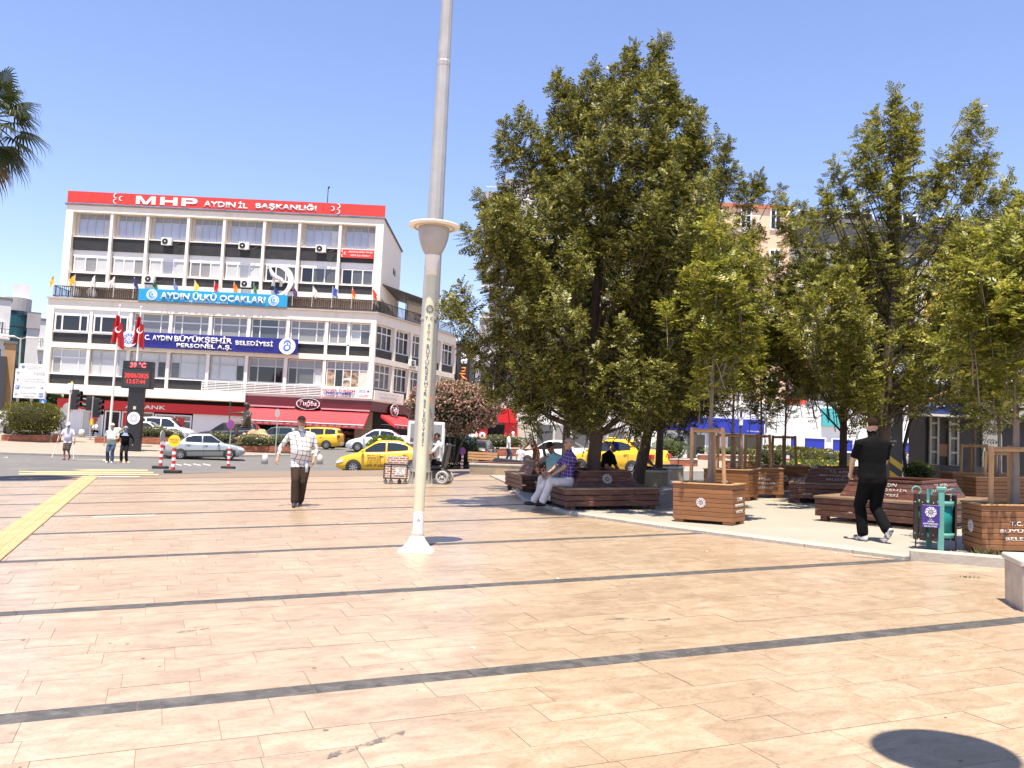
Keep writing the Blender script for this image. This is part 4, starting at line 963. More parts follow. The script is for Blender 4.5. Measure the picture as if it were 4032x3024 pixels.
# ---- square timber benches round the trees
def plank_run(parent, T, x0, x1, z0, zs, y0, th, mt, name='plank'):
    for (a, b) in zs:
        mb = MB(); mb.box((0, 0, 0), (x1 - x0, th, b - a - .006), bev=.006)
        o = mb.build(name, mt); place(o, parent, T @ Matrix.Translation(((x0 + x1) / 2, y0, (a + b) / 2)))
def bench(cx, cy, rz, W, D, label, back_text=None, emblem=False, back_h=.28):
    t = thing('tree_bench', label, 'bench', G(cx, cy, .045), rz, 'square timber benches round the trees', tilt=True)
    B = wm(t); sides = [(0, D / 2, W), (math.pi / 2, W / 2, D), (math.pi, D / 2, W), (-math.pi / 2, W / 2, D)]
    for a, dist, L_ in sides:
        T = B @ Matrix.Rotation(a, 4, 'Z') @ Matrix.Translation((0, -dist, 0))
        plank_run(t, T, -L_ / 2 + .01, L_ / 2 - .01, 0, [(.07, .172), (.177, .279), (.284, .382)], .022, .04, m_wood_d)
        for k in range(3):
            q = .0 + .1 * k; mb = MB(); l = L_ / 2 - q
            mb.add([(-l, q + .004, 0), (l, q + .004, 0), (l - .095, q + .095, 0), (-l + .095, q + .095, 0), (-l, q + .004, .035), (l, q + .004, .035), (l - .095, q + .095, .035), (-l + .095, q + .095, .035)],
                   [(3, 2, 1, 0), (4, 5, 6, 7), (0, 1, 5, 4), (1, 2, 6, 5), (2, 3, 7, 6), (3, 0, 4, 7)])
            place(mb.build('seat_plank', m_wood_v), t, T @ Matrix.Translation((0, -.02 if k == 0 else 0, .384)))
        # sloping back
        for k in range(3):
            h0, h1 = back_h * k / 3, back_h * (k + 1) / 3 - .008; q0, q1 = .30 + .13 * k / 3, .30 + .13 * (k + 1) / 3 - .003; l0, l1 = L_ / 2 - q0, L_ / 2 - q1; mb = MB()
            mb.add([(-l0, q0, h0), (l0, q0, h0), (l1, q1, h1), (-l1, q1, h1), (-l0 + .03, q0 + .03, h0), (l0 - .03, q0 + .03, h0), (l1 - .03, q1 + .03, h1), (-l1 + .03, q1 + .03, h1)],
                   [(0, 1, 2, 3), (7, 6, 5, 4), (3, 2, 6, 7), (0, 4, 5, 1), (0, 3, 7, 4), (1, 5, 6, 2)])
            place(mb.build('back_plank', m_wood_d), t, T @ Matrix.Translation((0, 0, .42)))
        mb = MB(); l = L_ / 2 - .42; mb.bx(-l, l, .41, .55, .415 + back_h, .445 + back_h); place(mb.build('back_cap', m_wood_d), t, T)
        sl = math.atan2(back_h, .13)
        TT = T @ Matrix.Translation((0, .358, .42 + back_h * .52)) @ Matrix.Rotation(sl, 4, 'X')
        if back_text:
            for i, s_ in enumerate(back_text):
                me = text_mesh(s_, (L_ - .9) * (.42, .8, .55)[i] * .9, .062, .002, .005)
                if len(me.materials): me = me.copy(); me.materials.clear()
                place(link('lettering', me, mat('worn_white', (.42, .40, .37), .7)), t, TT @ Matrix.Translation((0, .085 - .085 * i, .006)))
        if emblem:
            sm = MB(); swirl(sm, (0, 0, 0), .11); place(sm.build('emblem', mat('worn_white', (.42, .40, .37), .7)), t, TT @ Matrix.Rotation(-math.pi / 2, 4, 'X') @ Matrix.Translation((0, -.008, 0)))
        for sx in (-1, 1):
            mb = MB(); mb.bx(sx * (L_ / 2 - .16) - .05, sx * (L_ / 2 - .16) + .05, .05, .15, -.06, .07); place(mb.build('leg', m_wood_d), t, T)
    mb = MB(); l = W / 2 - .46; m_ = D / 2 - .46; mb.bx(-l, l, -m_, m_, .0, .62); mb.build('soil', m_soil, t)
    return t
TXT = ('T.C. AYDIN', 'BÜYÜKŞEHİR', 'BELEDİYESİ')
b1r = R_(12.9); bc = Vector((1.11, 16.99)) + rotz(b1r).to_2x2() @ Vector((.95, 1.12))
bench(bc.x, bc.y, b1r, 1.9, 2.24, 'worn red timber bench where two men sit under the big tree', None, True)
c6 = crop(1800, 1150, 1.844); p = gp(*c6(468, 1470)); bc2 = Vector((p[0], p[1])) + rotz(R_(12)).to_2x2() @ Vector((1.0, 1.0))
bench(bc2.x, bc2.y, R_(12), 2.0, 2.0, 'timber bench in the shade just behind the two seated men', None, False)
c7 = crop(2500, 1350, 2.074); c8 = crop(3200, 1350, 1.844)
p = gp(*c8(12, 1302)); q = gp(*c8(745, 1372)); ang = math.atan2(q[1] - p[1], q[0] - p[0]); bl = 2.1
bc3 = Vector((p[0], p[1])) + rotz(ang).to_2x2() @ Vector((bl / 2, 1.05))
bench(bc3.x, bc3.y, ang, bl, 2.1, 'worn timber bench beside the walking man in black', TXT)
p = gp(*c7(1262, 1312)); bc4 = Vector((p[0], p[1])) + rotz(R_(-20)).to_2x2() @ Vector((1.05, 1.05))
bench(bc4.x, bc4.y, R_(-20), 2.1, 2.1, 'shaded timber bench between the rear planters and the man in black', TXT)

# ---- slatted timber planters
def planter(cx, cy, rz, L_, W, H, label, text_on=None, emblem_on=None, dz=.045):
    t = thing('timber_planter', label, 'planter', G(cx, cy, dz), rz, 'slatted timber planters', tilt=True); B = wm(t)
    n = 8; h0 = .05; hh = (H - h0 - .02) / n
    for si, (a, dist, l) in enumerate(((0, W / 2, L_), (math.pi / 2, L_ / 2, W), (math.pi, W / 2, L_), (-math.pi / 2, L_ / 2, W))):
        T = B @ Matrix.Rotation(a, 4, 'Z') @ Matrix.Translation((0, -dist, 0))
        for k in range(n):
            mb = MB(); mb.box((0, 0, 0), (l - (.0 if si % 2 == 0 else .05), .024, hh - .005), bev=.005)
            place(mb.build('slat', m_wood), t, T @ Matrix.Translation((0, .012, h0 + hh * (k + .5))))
        mb = MB(); mb.box((0, .03, H - .008), (l + (.03 if si % 2 == 0 else -.06), .09, .022), bev=.004); place(mb.build('rim', m_wood_l), t, T)
        if text_on is not None and si in text_on:
            for i, s_ in enumerate(TXT):
                me = text_mesh(s_, l * .78 * (.52, .82, .66)[i], H * .085 * (1, 1.2, 1)[i], .002, .007)
                if len(me.materials): me = me.copy(); me.materials.clear()
                place(link('lettering', me, m_whpl), t, T @ Matrix.Translation((.02, -.002, H * (.62 - .145 * i))) @ Matrix.Rotation(math.pi / 2, 4, 'X'))
        if emblem_on is not None and si in emblem_on:
            sm = MB(); swirl(sm, (0, 0, 0), H * .135); place(sm.build('emblem', m_whpl), t, T @ Matrix.Translation((-.02, -.003, H * .52)))
    for sx in (-1, 1):
        for sy in (-1, 1):
            mb = MB(); mb.box((sx * (L_ / 2 - .1), sy * (W / 2 - .1), .0), (.16, .16, .1)); mb.build('foot', m_wood, t)
    mb = MB(); mb.bx(-L_ / 2 + .03, L_ / 2 - .03, -W / 2 + .03, W / 2 - .03, .06, H - .07); mb.build('soil', m_soil, t)
    return t
def stakes(parent_loc, rz, sp, h, H, label, dz=.045):
    """tree guard: three timber posts nailed together with cross rails"""
    t = thing('tree_stakes', label, 'tree guard', parent_loc, rz, 'timber tree guards', tilt=True)
    pts = [(-sp, -.05), (sp, -.05), (.02, .16)]
    for i, (x, y) in enumerate(pts):
        mb = MB(); mb.tube([(x * 1.12, y * 1.1, H - .25), (x, y, H + h)], .034, 8, smooth=False); mb.build('post', m_stake, t)
    for (a, b) in ((0, 1), (1, 2), (2, 0)):
        p, q = Vector((*pts[a], H + h - .045)), Vector((*pts[b], H + h - .045)); mb = MB(); mb.tube([p, q], .03, 4, smooth=False); mb.build('cross_rail', m_stake, t)
    return t
def planter_c(px_corner, rz, L_, W, H, side, *a, **k):
    """planter from the pixel of a ground corner; side = local corner signs"""
    p = gp(*px_corner); c = Vector((p[0], p[1])) - rotz(rz).to_2x2() @ Vector((side[0] * L_ / 2, side[1] * W / 2))
    planter(c.x, c.y, rz, L_, W, H, *a, **k); return c
PL = []
PL.append((planter_c((2884, 2082), R_(-36), 1.05, .55, .66, (1, -1), 'tan timber planter with white emblem standing nearest the stone kerb', (1,), (0,)), R_(-36), 1.28, .66, 'stakes of the front planter'))
PL.append((planter_c((3868, 2197), R_(-4), 1.1, .60, .63, (-1, -1), 'large tan timber planter at the right edge with white lettering', (0,), (3,)), R_(-4), 1.28, .63, 'stakes of the right planter'))
PL.append((planter_c(c7(925, 1300), R_(-36), 1.05, .6, .66, (1, -1), 'timber planter half hidden behind the front planter', None, (0,)), R_(-36), 1.3, .66, 'stakes behind'))
PL.append((planter_c(c7(1217, 1276), R_(-8), 1.1, .6, .66, (1, -1), 'shaded timber planter with a slender tree and white lettering', (0,), None), R_(-8), 1.2, .66, 'stakes shaded'))
PL.append((planter_c(c7(1420, 1238), R_(-8), 1.1, .6, .66, (1, -1), 'timber planter with emblem beside yellow flowers', None, (0,)), R_(-8), 1.2, .66, 'stakes rear'))
PL.append((planter_c(c8(1020, 1180), R_(-3), 1.15, .6, .66, (-1, -1), 'tan timber planter with emblem in front of the dark kiosk', None, (0,)), R_(-3), 1.2, .66, 'stakes kiosk'))
PL.append((planter_c(c8(1190, 1235), R_(-3), 1.15, .6, .66, (-1, -1), 'timber planter just behind the large right planter', None, None), R_(-3), 1.1, .66, 'stakes right rear'))
SL = ['orange timber stakes of the planter nearest the stone kerb', 'orange timber stakes in the large right planter', 'timber stakes in the half hidden planter', 'dark timber stakes in the shaded planter with lettering', 'timber stakes in the planter beside yellow flowers', 'timber stakes in the planter before the kiosk', 'timber stakes in the planter behind the large right one']
for i, (c, rz, h, H, nm) in enumerate(PL):
    stakes(G(c.x, c.y, .045), rz, .27 if i != 1 else .30, (.92, .74, .8, .78, .75, .62, .5)[i], H, SL[i])

# ---- litter bin of slats
p = gp(*c8(885, 1525)); bx_, by_ = p[0], p[1]
bn = thing('litter_bin', 'round litter bin with brown slats, teal frame and a purple panel', 'litter bin', G(bx_, by_, .045), R_(-8))
mb = MB(); mb.lathe([(.0, .16), (.205, .16), (.215, .62), (.21, .62), (.2, .18), (0, .18)], 20); mb.build('liner', m_teal2, bn)
for z in (.17, .58):
    mb = MB(); mb.lathe([(.225, z), (.235, z), (.235, z + .06), (.225, z + .06), (.225, z)], 28); mb.build('hoop', m_teal, bn)
for k in range(12):
    a = 2 * math.pi * k / 12 + .15
    if k in (9, 10) and False: continue
    if 1.45 * math.pi < a % (2 * math.pi) < 1.84 * math.pi: continue
    mb = MB(); mb.box((.25 * math.cos(a), .25 * math.sin(a), .42), (.018, .092, .60), rot=rotz(a), bev=.004); mb.build('slat', m_slat, bn)
    mb = MB()
    for z in (.2, .61): mb.ball((.262 * math.cos(a), .262 * math.sin(a), z), .008, 6, 4)
    o = mb.build('bolt_pair', m_steel, bn); o['kind'] = 'stuff'
mb = MB(); mb.box((.0, -.235, .36), (.075, .03, .84), bev=.004); mb.build('front_post', m_teal, bn)
mb = MB(); mb.box((.0, .235, .36), (.075, .03, .84), bev=.004); mb.build('rear_post', m_teal, bn)
mb = MB(); mb.box((0, -.235, .80), (.13, .05, .05), bev=.01); mb.build('post_cap', m_teal, bn)
for sx in (-1, 1):
    mb = MB(); mb.tube([(sx * .25, -.04, -.02), (sx * .25, -.04, .7)], .009, 6); mb.build('leg', m_metal, bn)
    mb = MB(); mb.tube([(sx * .25 + .055 * math.cos(a), -.05, .76 + .052 * math.sin(a)) for a in np.linspace(math.pi / 2 - sx * (math.pi / 2 + .5) + (0 if sx > 0 else 0), math.pi / 2 + sx * (math.pi / 2 + .9), 14)], .011, 6); mb.build('hook', m_teal, bn)
T = wm(bn) @ Matrix.Translation((-.135, -.268, .44)) @ Matrix.Rotation(R_(-14), 4, 'Z')
mb = MB(); mb.bx(-.105, .105, -.006, .004, -.145, .145, 0, .003); pn = place(mb.build('panel', m_purple), bn, T)
sm = MB(); swirl(sm, (0, -.009, .055), .075); place(sm.build('emblem', m_whpl), pn, T)
for i, s_ in enumerate(('T.C.', 'AYDIN', 'BÜYÜKŞEHİR', 'BELEDİYESİ')):
    me = text_mesh(s_, (.04, .075, .175, .15)[i], (.018, .02, .028, .022)[i], .001, .012); place(link('lettering', me, m_whpl), pn, T @ Matrix.Translation((0, -.008, -.04 - .028 * i)) @ Matrix.Rotation(math.pi / 2, 4, 'X'))

# ---- marble block at the right edge
p = gp(3980, 2413); t = thing('marble_block', 'low marble bollard with a pale cap at the right edge', 'bollard', G(p[0] + .46, p[1] + .22), R_(-14), None, True)
mb = MB(); mb.box((0, 0, .18), (.56, .56, .44), bev=.01); mb.build('body', m_marble, t)
mb = MB(); mb.box((0, 0, .43), (.60, .60, .06), bev=.012); mb.build('cap', mat('pale_marble', (.50, .455, .40), .4, .12, 4), t)
# weeds by the kerb
def tuft(px, label, n=60, h=.18, sp=.12, col=(.10, .11, .03), seed=1):
    p = gp(*px); rg = random.Random(seed); mb = MB()
    for k in range(n):
        x, y = rg.gauss(0, sp), rg.gauss(0, sp * .4); a = rg.uniform(0, 6.28); hh = h * rg.uniform(.4, 1); l = rg.uniform(.2, .6) * hh
        w = .006; dx, dy = math.cos(a), math.sin(a)
        mb.add([(x - dy * w, y + dx * w, 0), (x + dy * w, y - dx * w, 0), (x + dx * l * .4 + dy * w, y + dy * l * .4 - dx * w, hh * .6), (x + dx * l, y + dy * l, hh)], [(0, 1, 2), (0, 2, 3)])
    o = mb.build('weeds', mat('weed_green', col, .8, .3, 20)); o.location = G(p[0], p[1]); return tag(o, label, 'weeds')
tuft((3875, 2218), 'dry green weeds growing at the kerb by the large planter', 90, .22, .10)
p = gp(3818, 2272); tuft((3818, 2276), 'small scrap of dry leaves lying on the tiles', 16, .03, .05, (.12, .11, .05), 4)
for k, (px_, sz) in enumerate((((2196, 2278), .03), ((2785, 2172), .03), ((1865, 2553), .035), ((3290, 2178), .025))):
    p = gp(*px_); mb = MB(); mb.box((0, 0, .004), (sz, sz * .6, .006), rot=rotz(k), bev=.001); o = mb.build('paper_scrap', m_whpl, loc=G(p[0], p[1])); tag(o, ('white paper scrap on the dark granite band', 'white paper scrap lying before the tan front planter', 'white paper scrap left of the nearest granite band end', 'white paper scrap near the pale kerb')[k], 'litter')
p = gp(*c6(408, 1462)); mb = MB(); Tb = Matrix.Rotation(math.pi / 2, 4, 'Y'); mb.lathe([(.0, -.1), (.03, -.1), (.032, -.02), (.03, .04), (.012, .075), (.012, .1), (0, .1)], 12, T=Tb)
o = mb.build('plastic_bottle', mat('clear_plastic', (.62, .68, .75), .15, trans=.3)); o.location = G(p[0], p[1], .035); o.rotation_euler = (0, 0, .7); tag(o, 'crumpled clear plastic bottle lying near the shaded bench', 'bottle')
# grey scuff marks on the stone
def smear(pxs, w, mt, label):
    pts = [gp(*q) for q in pxs]; mb = MB(); vv = []
    for i, p in enumerate(pts): vv += [(p[0], p[1] - w * (.6 + .4 * math.sin(i * 2.3)), gz(p[0], p[1] - w) + .0032), (p[0], p[1] + w, gz(p[0], p[1] + w) + .0032)]
    mb.add(vv, [(2 * i, 2 * i + 2, 2 * i + 3, 2 * i + 1) for i in range(len(pts) - 1)]); o = mb.build('stain', mt, plaza, absolute=True)
m_smear = bpy.data.materials.new('scuff'); m_smear.use_nodes = True; _b = m_smear.node_tree.nodes['Principled BSDF']; _b.inputs['Base Color'].default_value = (.14, .12, .11, 1); _b.inputs['Roughness'].default_value = .6
_tc = m_smear.node_tree.nodes.new('ShaderNodeTexCoord'); _nz = m_smear.node_tree.nodes.new('ShaderNodeTexNoise'); _nz.inputs['Scale'].default_value = 9; _nz.inputs['Detail'].default_value = 8; _nz.inputs['Roughness'].default_value = .75
_rp = m_smear.node_tree.nodes.new('ShaderNodeValToRGB'); _rp.color_ramp.elements[0].position = .46; _rp.color_ramp.elements[1].position = .60
m_smear.node_tree.links.new(_tc.outputs['Object'], _nz.inputs['Vector']); m_smear.node_tree.links.new(_nz.outputs['Fac'], _rp.inputs[0]); m_smear.node_tree.links.new(_rp.outputs[0], _b.inputs['Alpha'])
gs_ = MB(); rg_ = random.Random(21)
for _ in range(150):
    s__, t__ = rg_.uniform(-5, 6), rg_.uniform(3.2, 16); rr_ = rg_.uniform(.006, .017)
    gs_.add([(s__ + rr_ * math.cos(a) * rg_.uniform(.7, 1.2), t__ + rr_ * math.sin(a) * rg_.uniform(.7, 1.2), .0022) for a in np.linspace(0, 6.28, 8)[:-1]], [tuple(range(7))])
o = gs_.build('gum_spots', mat('old_gum', (.16, .125, .09), .8, rnd=.2), plaza); o['kind'] = 'stuff'
smear([(2380, 2440), (2460, 2436), (2560, 2446), (2640, 2438)], .03, m_smear, ''); smear([(3330, 2190), (3420, 2196), (3500, 2204)], .05, m_smear, ''); smear([(700, 2490), (760, 2484), (820, 2476)], .03, m_smear, '')
smear([(1290, 2982), (1350, 2960), (1420, 2945), (1500, 2915), (1590, 2890)], .05, m_smear, '')

# ---- stone seat with timber top on the left of the trees
def stone_seat(pl, pr, depth, H, label, bag=False):
    p, q = gp(*pl), gp(*pr); a = math.atan2(q[1] - p[1], q[0] - p[0]); l = math.hypot(q[1] - p[1], q[0] - p[0]); m_ = ((p[0] + q[0]) / 2 - math.sin(a) * depth / 2, (p[1] + q[1]) / 2 + math.cos(a) * depth / 2)
    t = thing('stone_seat', label, 'bench', G(*m_), a, 'low stone seats', True)
    mb = MB(); mb.box((0, 0, H / 2 - .05), (l, depth, H + .02), bev=.01); mb.build('body', mat('travertine_block', (.36, .285, .19), .6, .3, 3, bump=.2), t)
    mb = MB(); mb.box((0, 0, H - .0), (l + .04, depth + .04, .07), bev=.01); mb.build('slab', m_cement, t)
    for k in range(4):
        mb = MB(); mb.box((.05, -depth / 2 + depth * (k + .5) / 4, H + .06), (l - .15, depth / 4 - .02, .04), bev=.006); mb.build('seat_plank', m_wood_d, t)
    if bag:
        b = thing('folded_bag', 'black folded bag left on the low stone seat', 'bag', (m_[0] + .2, m_[1] - .1, gz(*m_) + H + .08), a)
        mb = MB(); mb.add([(-.6, -.15, 0), (.6, -.12, 0), (.65, .2, 0), (-.55, .2, 0), (-.5, -.1, .12), (.5, -.1, .07), (.45, .15, .08), (-.45, .15, .13)], [(3, 2, 1, 0), (4, 5, 6, 7), (0, 1, 5, 4), (1, 2, 6, 5), (2, 3, 7, 6), (3, 0, 4, 7)]); mb.build('cloth', m_black, b)
    return t
c5 = crop(1400, 1150, 2.074)
stone_seat(c5(930, 1490), c5(1358, 1502), .9, .36, 'low travertine seat with a folded black bag left of the big tree', True)
stone_seat(c7(-20, 1170), c7(270, 1178), .5, .42, 'grey stone seat where an old man sits in the tree shade')
stone_seat(c7(200, 1135), c7(400, 1130), .5, .42, 'empty grey stone seat behind the seated old man')
# ---- black LED clock column
_q = gp(515, 1786); x, y = _q[0], _q[1] + .2
m_blk = mat('totem_black', (.012, .013, .015), .35, .1, 1); m_scr = mat('screen_grey', (.035, .036, .038), .5)
m_led = mat('led_red', (1, .05, .06), .4, emit=2.2); m_ledd = mat('led_dim', (.75, .03, .02), .4, emit=.9)
t = thing('led_clock_column', 'black clock column with red digits for temperature, date and time', 'clock column', G(x, y, .13))
mb = MB(); mb.box((0, 0, 1.8), (.87, .35, 3.7), bev=.02); mb.build('column', m_blk, t)
for z in (2.72, 2.30, 1.28, .68):
    mb = MB(); mb.box((0, -.178, z), (.87, .006, .016)); mb.build('seam', m_scr, t)
mb = MB(); mb.box((0, 0, 4.18), (1.72, .5, 1.12), bev=.02); mb.build('screen_case', m_blk, t)
mb = MB(); mb.box((0, 0, 4.98), (1.72, .45, .46), bev=.02); mb.build('upper_case', m_blk, t)
mb = MB(); mb.box((0, -.252, 4.18), (1.5, .01, .94)); s_ = mb.build('screen', m_scr, t)
text('28/06/2025', m_ledd, t, (0, -.262, 4.36), 1.38, .26, absolute=False, ext=.004, bold=.0); text('13:57:44', m_ledd, t, (0, -.262, 4.02), 1.05, .24, absolute=False, ext=.004)
mb = MB(); mb.box((.02, -.228, 4.98), (1.05, .01, .36)); mb.build('screen', m_scr, t); text('39 °C', m_led, t, (.03, -.236, 4.98), .9, .3, absolute=False, ext=.004, bold=.02)
mb = MB(); mb.disc((0, -.19, 1.9), .36, 'Y', 28, .03); d = mb.build('badge', m_letter, t); sm = MB(); swirl(sm, (0, -.21, 1.9), .27); sm.build('badge_print', mat('emblem_grey', (.42, .42, .45), .5), d)
mb = MB(); mb.box((.0, -.185, 2.5), (.16, .02, .18)); mb.build('notice', mat('notice_cream', (.55, .5, .4), .5), t)
# ---- flag poles with hanging flags
m_flag = mat('turkish_red', (.46, .012, .016), .65, .08, 2)
for k, (px, py, Y, lab) in enumerate(((472, 1208, y + 2, 'left of two flagpoles by the clock column with a hanging red flag'), (556, 1213, y + 3, 'right of two flagpoles rising behind the clock column with a red flag'))):
    top = aty(px, py, Y); xx = top[0]; g0 = gz(xx, Y) + .1; H = top[2] - g0
    t = thing('flagpole', lab, 'flagpole', (xx, Y, g0), 0, 'flagpoles by the clock column')
    mb = MB(); mb.tube([(0, 0, 0), (0, 0, H)], [.085, .05], 10); mb.ball((0, 0, H + .05), .07, 8, 6); mb.build('pole', m_lampw, t)
    mb = MB(); vv = []; nx, nz = 14, 10; sgn = -1 if k == 0 else 1
    for i in range(nx + 1):
        for j in range(nz + 1):
            u_, v_ = i / nx, j / nz
            dx = (u_ - .42) * 1.05 * (.55 + .45 * v_) ; fold = .16 * math.sin(u_ * 13 + v_ * 2 + k)
            vv.append((dx * (.8 if k else .9), -.14 + fold - .1 * u_, H - .55 - v_ * 1.6 - .65 * abs(u_ - .3) ** 1.1 - .1 * math.sin(u_ * 9)))
    mb.add(vv, [(i * (nz + 1) + j, (i + 1) * (nz + 1) + j, (i + 1) * (nz + 1) + j + 1, i * (nz + 1) + j + 1) for i in range(nx) for j in range(nz)], 0, True); f = mb.build('flag', m_flag, t)
    mb = MB(); crescent(mb, (.2, -.44, H - 1.45), .19, .8, .3, .9, .01); mb.build('crescent', m_letter, f)
# ---- traffic lights
def traffic_light(px, py, Y, H, label, heads, faces=0.0):
    b = aty(px, py, Y); t = thing('traffic_light', label, 'traffic light', G(b[0], Y, .1), faces, 'traffic lights at the crossing')
    mb = MB(); mb.tube([(0, 0, -.1), (0, 0, H)], .06, 10); mb.build('post', m_lampw if heads == 1 else m_zinc, t)
    for k in range(heads):
        ox = (.33 if heads == 1 else (-.22 if k == 0 else .3)); hz = H - (.75 if heads == 1 else (.5 if k == 0 else .75)); nl = 3 if (heads == 1 or k) else 2
        mb = MB(); mb.box((ox, 0, hz), (.36, .3, .36 * nl + .2), bev=.03); h = mb.build('lamp_head', m_black, t)
        for q in range(nl):
            z = hz + .36 * ((nl - 1) / 2 - q); mb = MB(); d = 1 if ox > 0 else -1
            mb.tube([(ox + d * .17, 0, z + .02), (ox + d * .42, -.03, z + .06)], [.15, .15], 10, cap=False); mb.build('visor', m_black, h)
    if heads == 1:
        mb = MB(); mb.box((0, 0, H + .05), (.3, .2, .42), bev=.01); mb.build('control_box', m_whpl, t); mb = MB(); mb.ball((.05, 0, H + .3), .08, 8, 6); mb.build('beacon', mat('amber', (.85, .55, .02), .3), t)
        mb = MB(); mb.disc((-.12, .1, H - 1.3), .33, 'Y', 20, .02); mb.build('sign_back', m_zinc, t)
    else:
        mb = MB(); mb.box((.08, -.05, H - 1.75), (.16, .2, .4), bev=.01); mb.build('push_button', mat('amber', (.85, .55, .02), .3), t)
traffic_light(262, 1724, 57, 3.5, 'traffic light on a pale post with a white box on top', 1)
traffic_light(353, 1733, 60, 2.95, 'traffic light with two heads on a grey post before the bank', 2)
# ---- stack of white direction boards
def board_stack():
    Y = 59.0; b = aty(112, 1640, Y); t = thing('direction_sign', 'stack of five white direction boards on a post behind the round hedge', 'sign', G(b[0], Y, .1))
    for dx in (-.0, -.95):
        mb = MB(); mb.tube([(b[0] + .05 + dx, Y + .1, gz(b[0], Y)), (b[0] + .05 + dx, Y + .1, 6.0)], .1 if dx == 0 else .05, 10); place(mb.build('post', m_zinc), t, I4)
    S = 2.552; rows = [(203, 428, 722, 788, 0), (161, 468, 775, 860, 1), (155, 462, 850, 925, 2), (147, 456, 922, 1000, 3), (140, 450, 992, 1072, 4)]
    for x0, x1, y0, y1, k in rows:
        a = aty(x0 / S, 1150 + (y0 + 4) / S, Y); c = aty(x1 / S, 1150 + (y1 - 4) / S, Y)
        X0, X1 = a[0], c[0]; zc = (a[2] + c[2]) / 2 + (.0 if True else 0); hh = 1.13 * 61 / 61 * (y1 - y0) / S * Y / FPX * .82
        mb = MB(); mb.box(((X0 + X1) / 2, Y - .03, zc), (X1 - X0, .06, hh), bev=.02); bd = place(mb.build('board', m_whpl), t, I4)
        mi = mat('sign_print', (.25, .26, .28), .6); xm = (X0 + X1) / 2; w = X1 - X0
        if k == 0: text('T.C. AYDIN\nBÜYÜKŞEHİR\nBELEDİYESİ', mi, bd, (xm + .2, Y - .065, zc), w * .62, hh * .7, ext=0); sm = MB(); swirl(sm, (X0 + .25, Y - .065, zc), hh * .3); place(sm.build('emblem', mat('emblem_blue', (.05, .14, .5), .5)), bd, I4)
        if k == 1: text('Valilik', mi, bd, (xm + w * .28, Y - .065, zc), w * .38, hh * .45, ext=0)
        if k == 2: text('Jandarma Eğitim\nTabur Komutanlığı', mi, bd, (xm + w * .12, Y - .065, zc), w * .68, hh * .68, ext=0)
        if k == 3: text('Otopark', mi, bd, (xm - w * .05, Y - .065, zc), w * .5, hh * .5, ext=0)
        if k == 4: text('Aydın Devlet\nHastanesi', mi, bd, (xm - w * .02, Y - .065, zc), w * .5, hh * .68, ext=0)
        for lx, lt in (((X0 + .24), 'P') if k == 3 else ((X1 - .24), 'H'),) if k in (3, 4) else ():
            mb = MB(); mb.box((lx, Y - .062, zc), (hh * .55, .01, hh * .55)); s_ = place(mb.build('symbol', mat('sign_blue2', (.04, .16, .45), .5)), bd, I4); text(lt, m_letter, s_, (lx, Y - .07, zc), None, hh * .4, ext=0)
        if k: # arrow
            ax = X1 - .2 if k == 3 else X0 + .2; mb = MB(); up = k in (1, 2); sg = 1 if k == 3 else -1; r = hh * .22
            pts = [(0, r), (-r, 0), (-r * .35, 0), (-r * .35, -r), (r * .35, -r), (r * .35, 0), (r, 0)]
            if not up: pts = [(sg * z, x) for x, z in pts]
            mb.add([(ax + x, Y - .066, zc + z) for x, z in pts], [tuple(range(7))]); place(mb.build('arrow', mi), bd, I4)
board_stack()
# pedestrian crossing sign
Y = 62; b = aty(168, 1592, Y); t = thing('crossing_sign', 'blue square pedestrian crossing sign on a post behind the hedge', 'sign', G(b[0], Y, .1))
mb = MB(); mb.tube([(b[0] + .12, Y + .05, gz(b[0], Y)), (b[0] + .12, Y + .05, b[2] + .9)], .05, 8); place(mb.build('post', m_zinc), t, I4)
mb = MB(); mb.box((b[0], Y, b[2] + .1), (.5, .03, .46), bev=.01); p_ = place(mb.build('plate', mat('sign_blue2', (.04, .16, .45), .5)), t, I4)
mb = MB(); mb.add([(b[0] - .19, Y - .02, b[2] - .08), (b[0] + .19, Y - .02, b[2] - .08), (b[0], Y - .02, b[2] + .28)], [(0, 1, 2)]); tr = place(mb.build('triangle', m_letter), p_, I4)
mb = MB(); mb.tube([(b[0] - .03, Y - .025, b[2] - .06), (b[0], Y - .025, b[2] + .08)], .022, 6); mb.tube([(b[0] + .05, Y - .025, b[2] - .06), (b[0], Y - .025, b[2] + .06)], .018, 6); mb.ball((b[0], Y - .03, b[2] + .13), .025, 6, 5); place(mb.build('walking_figure', m_black), p_, I4)
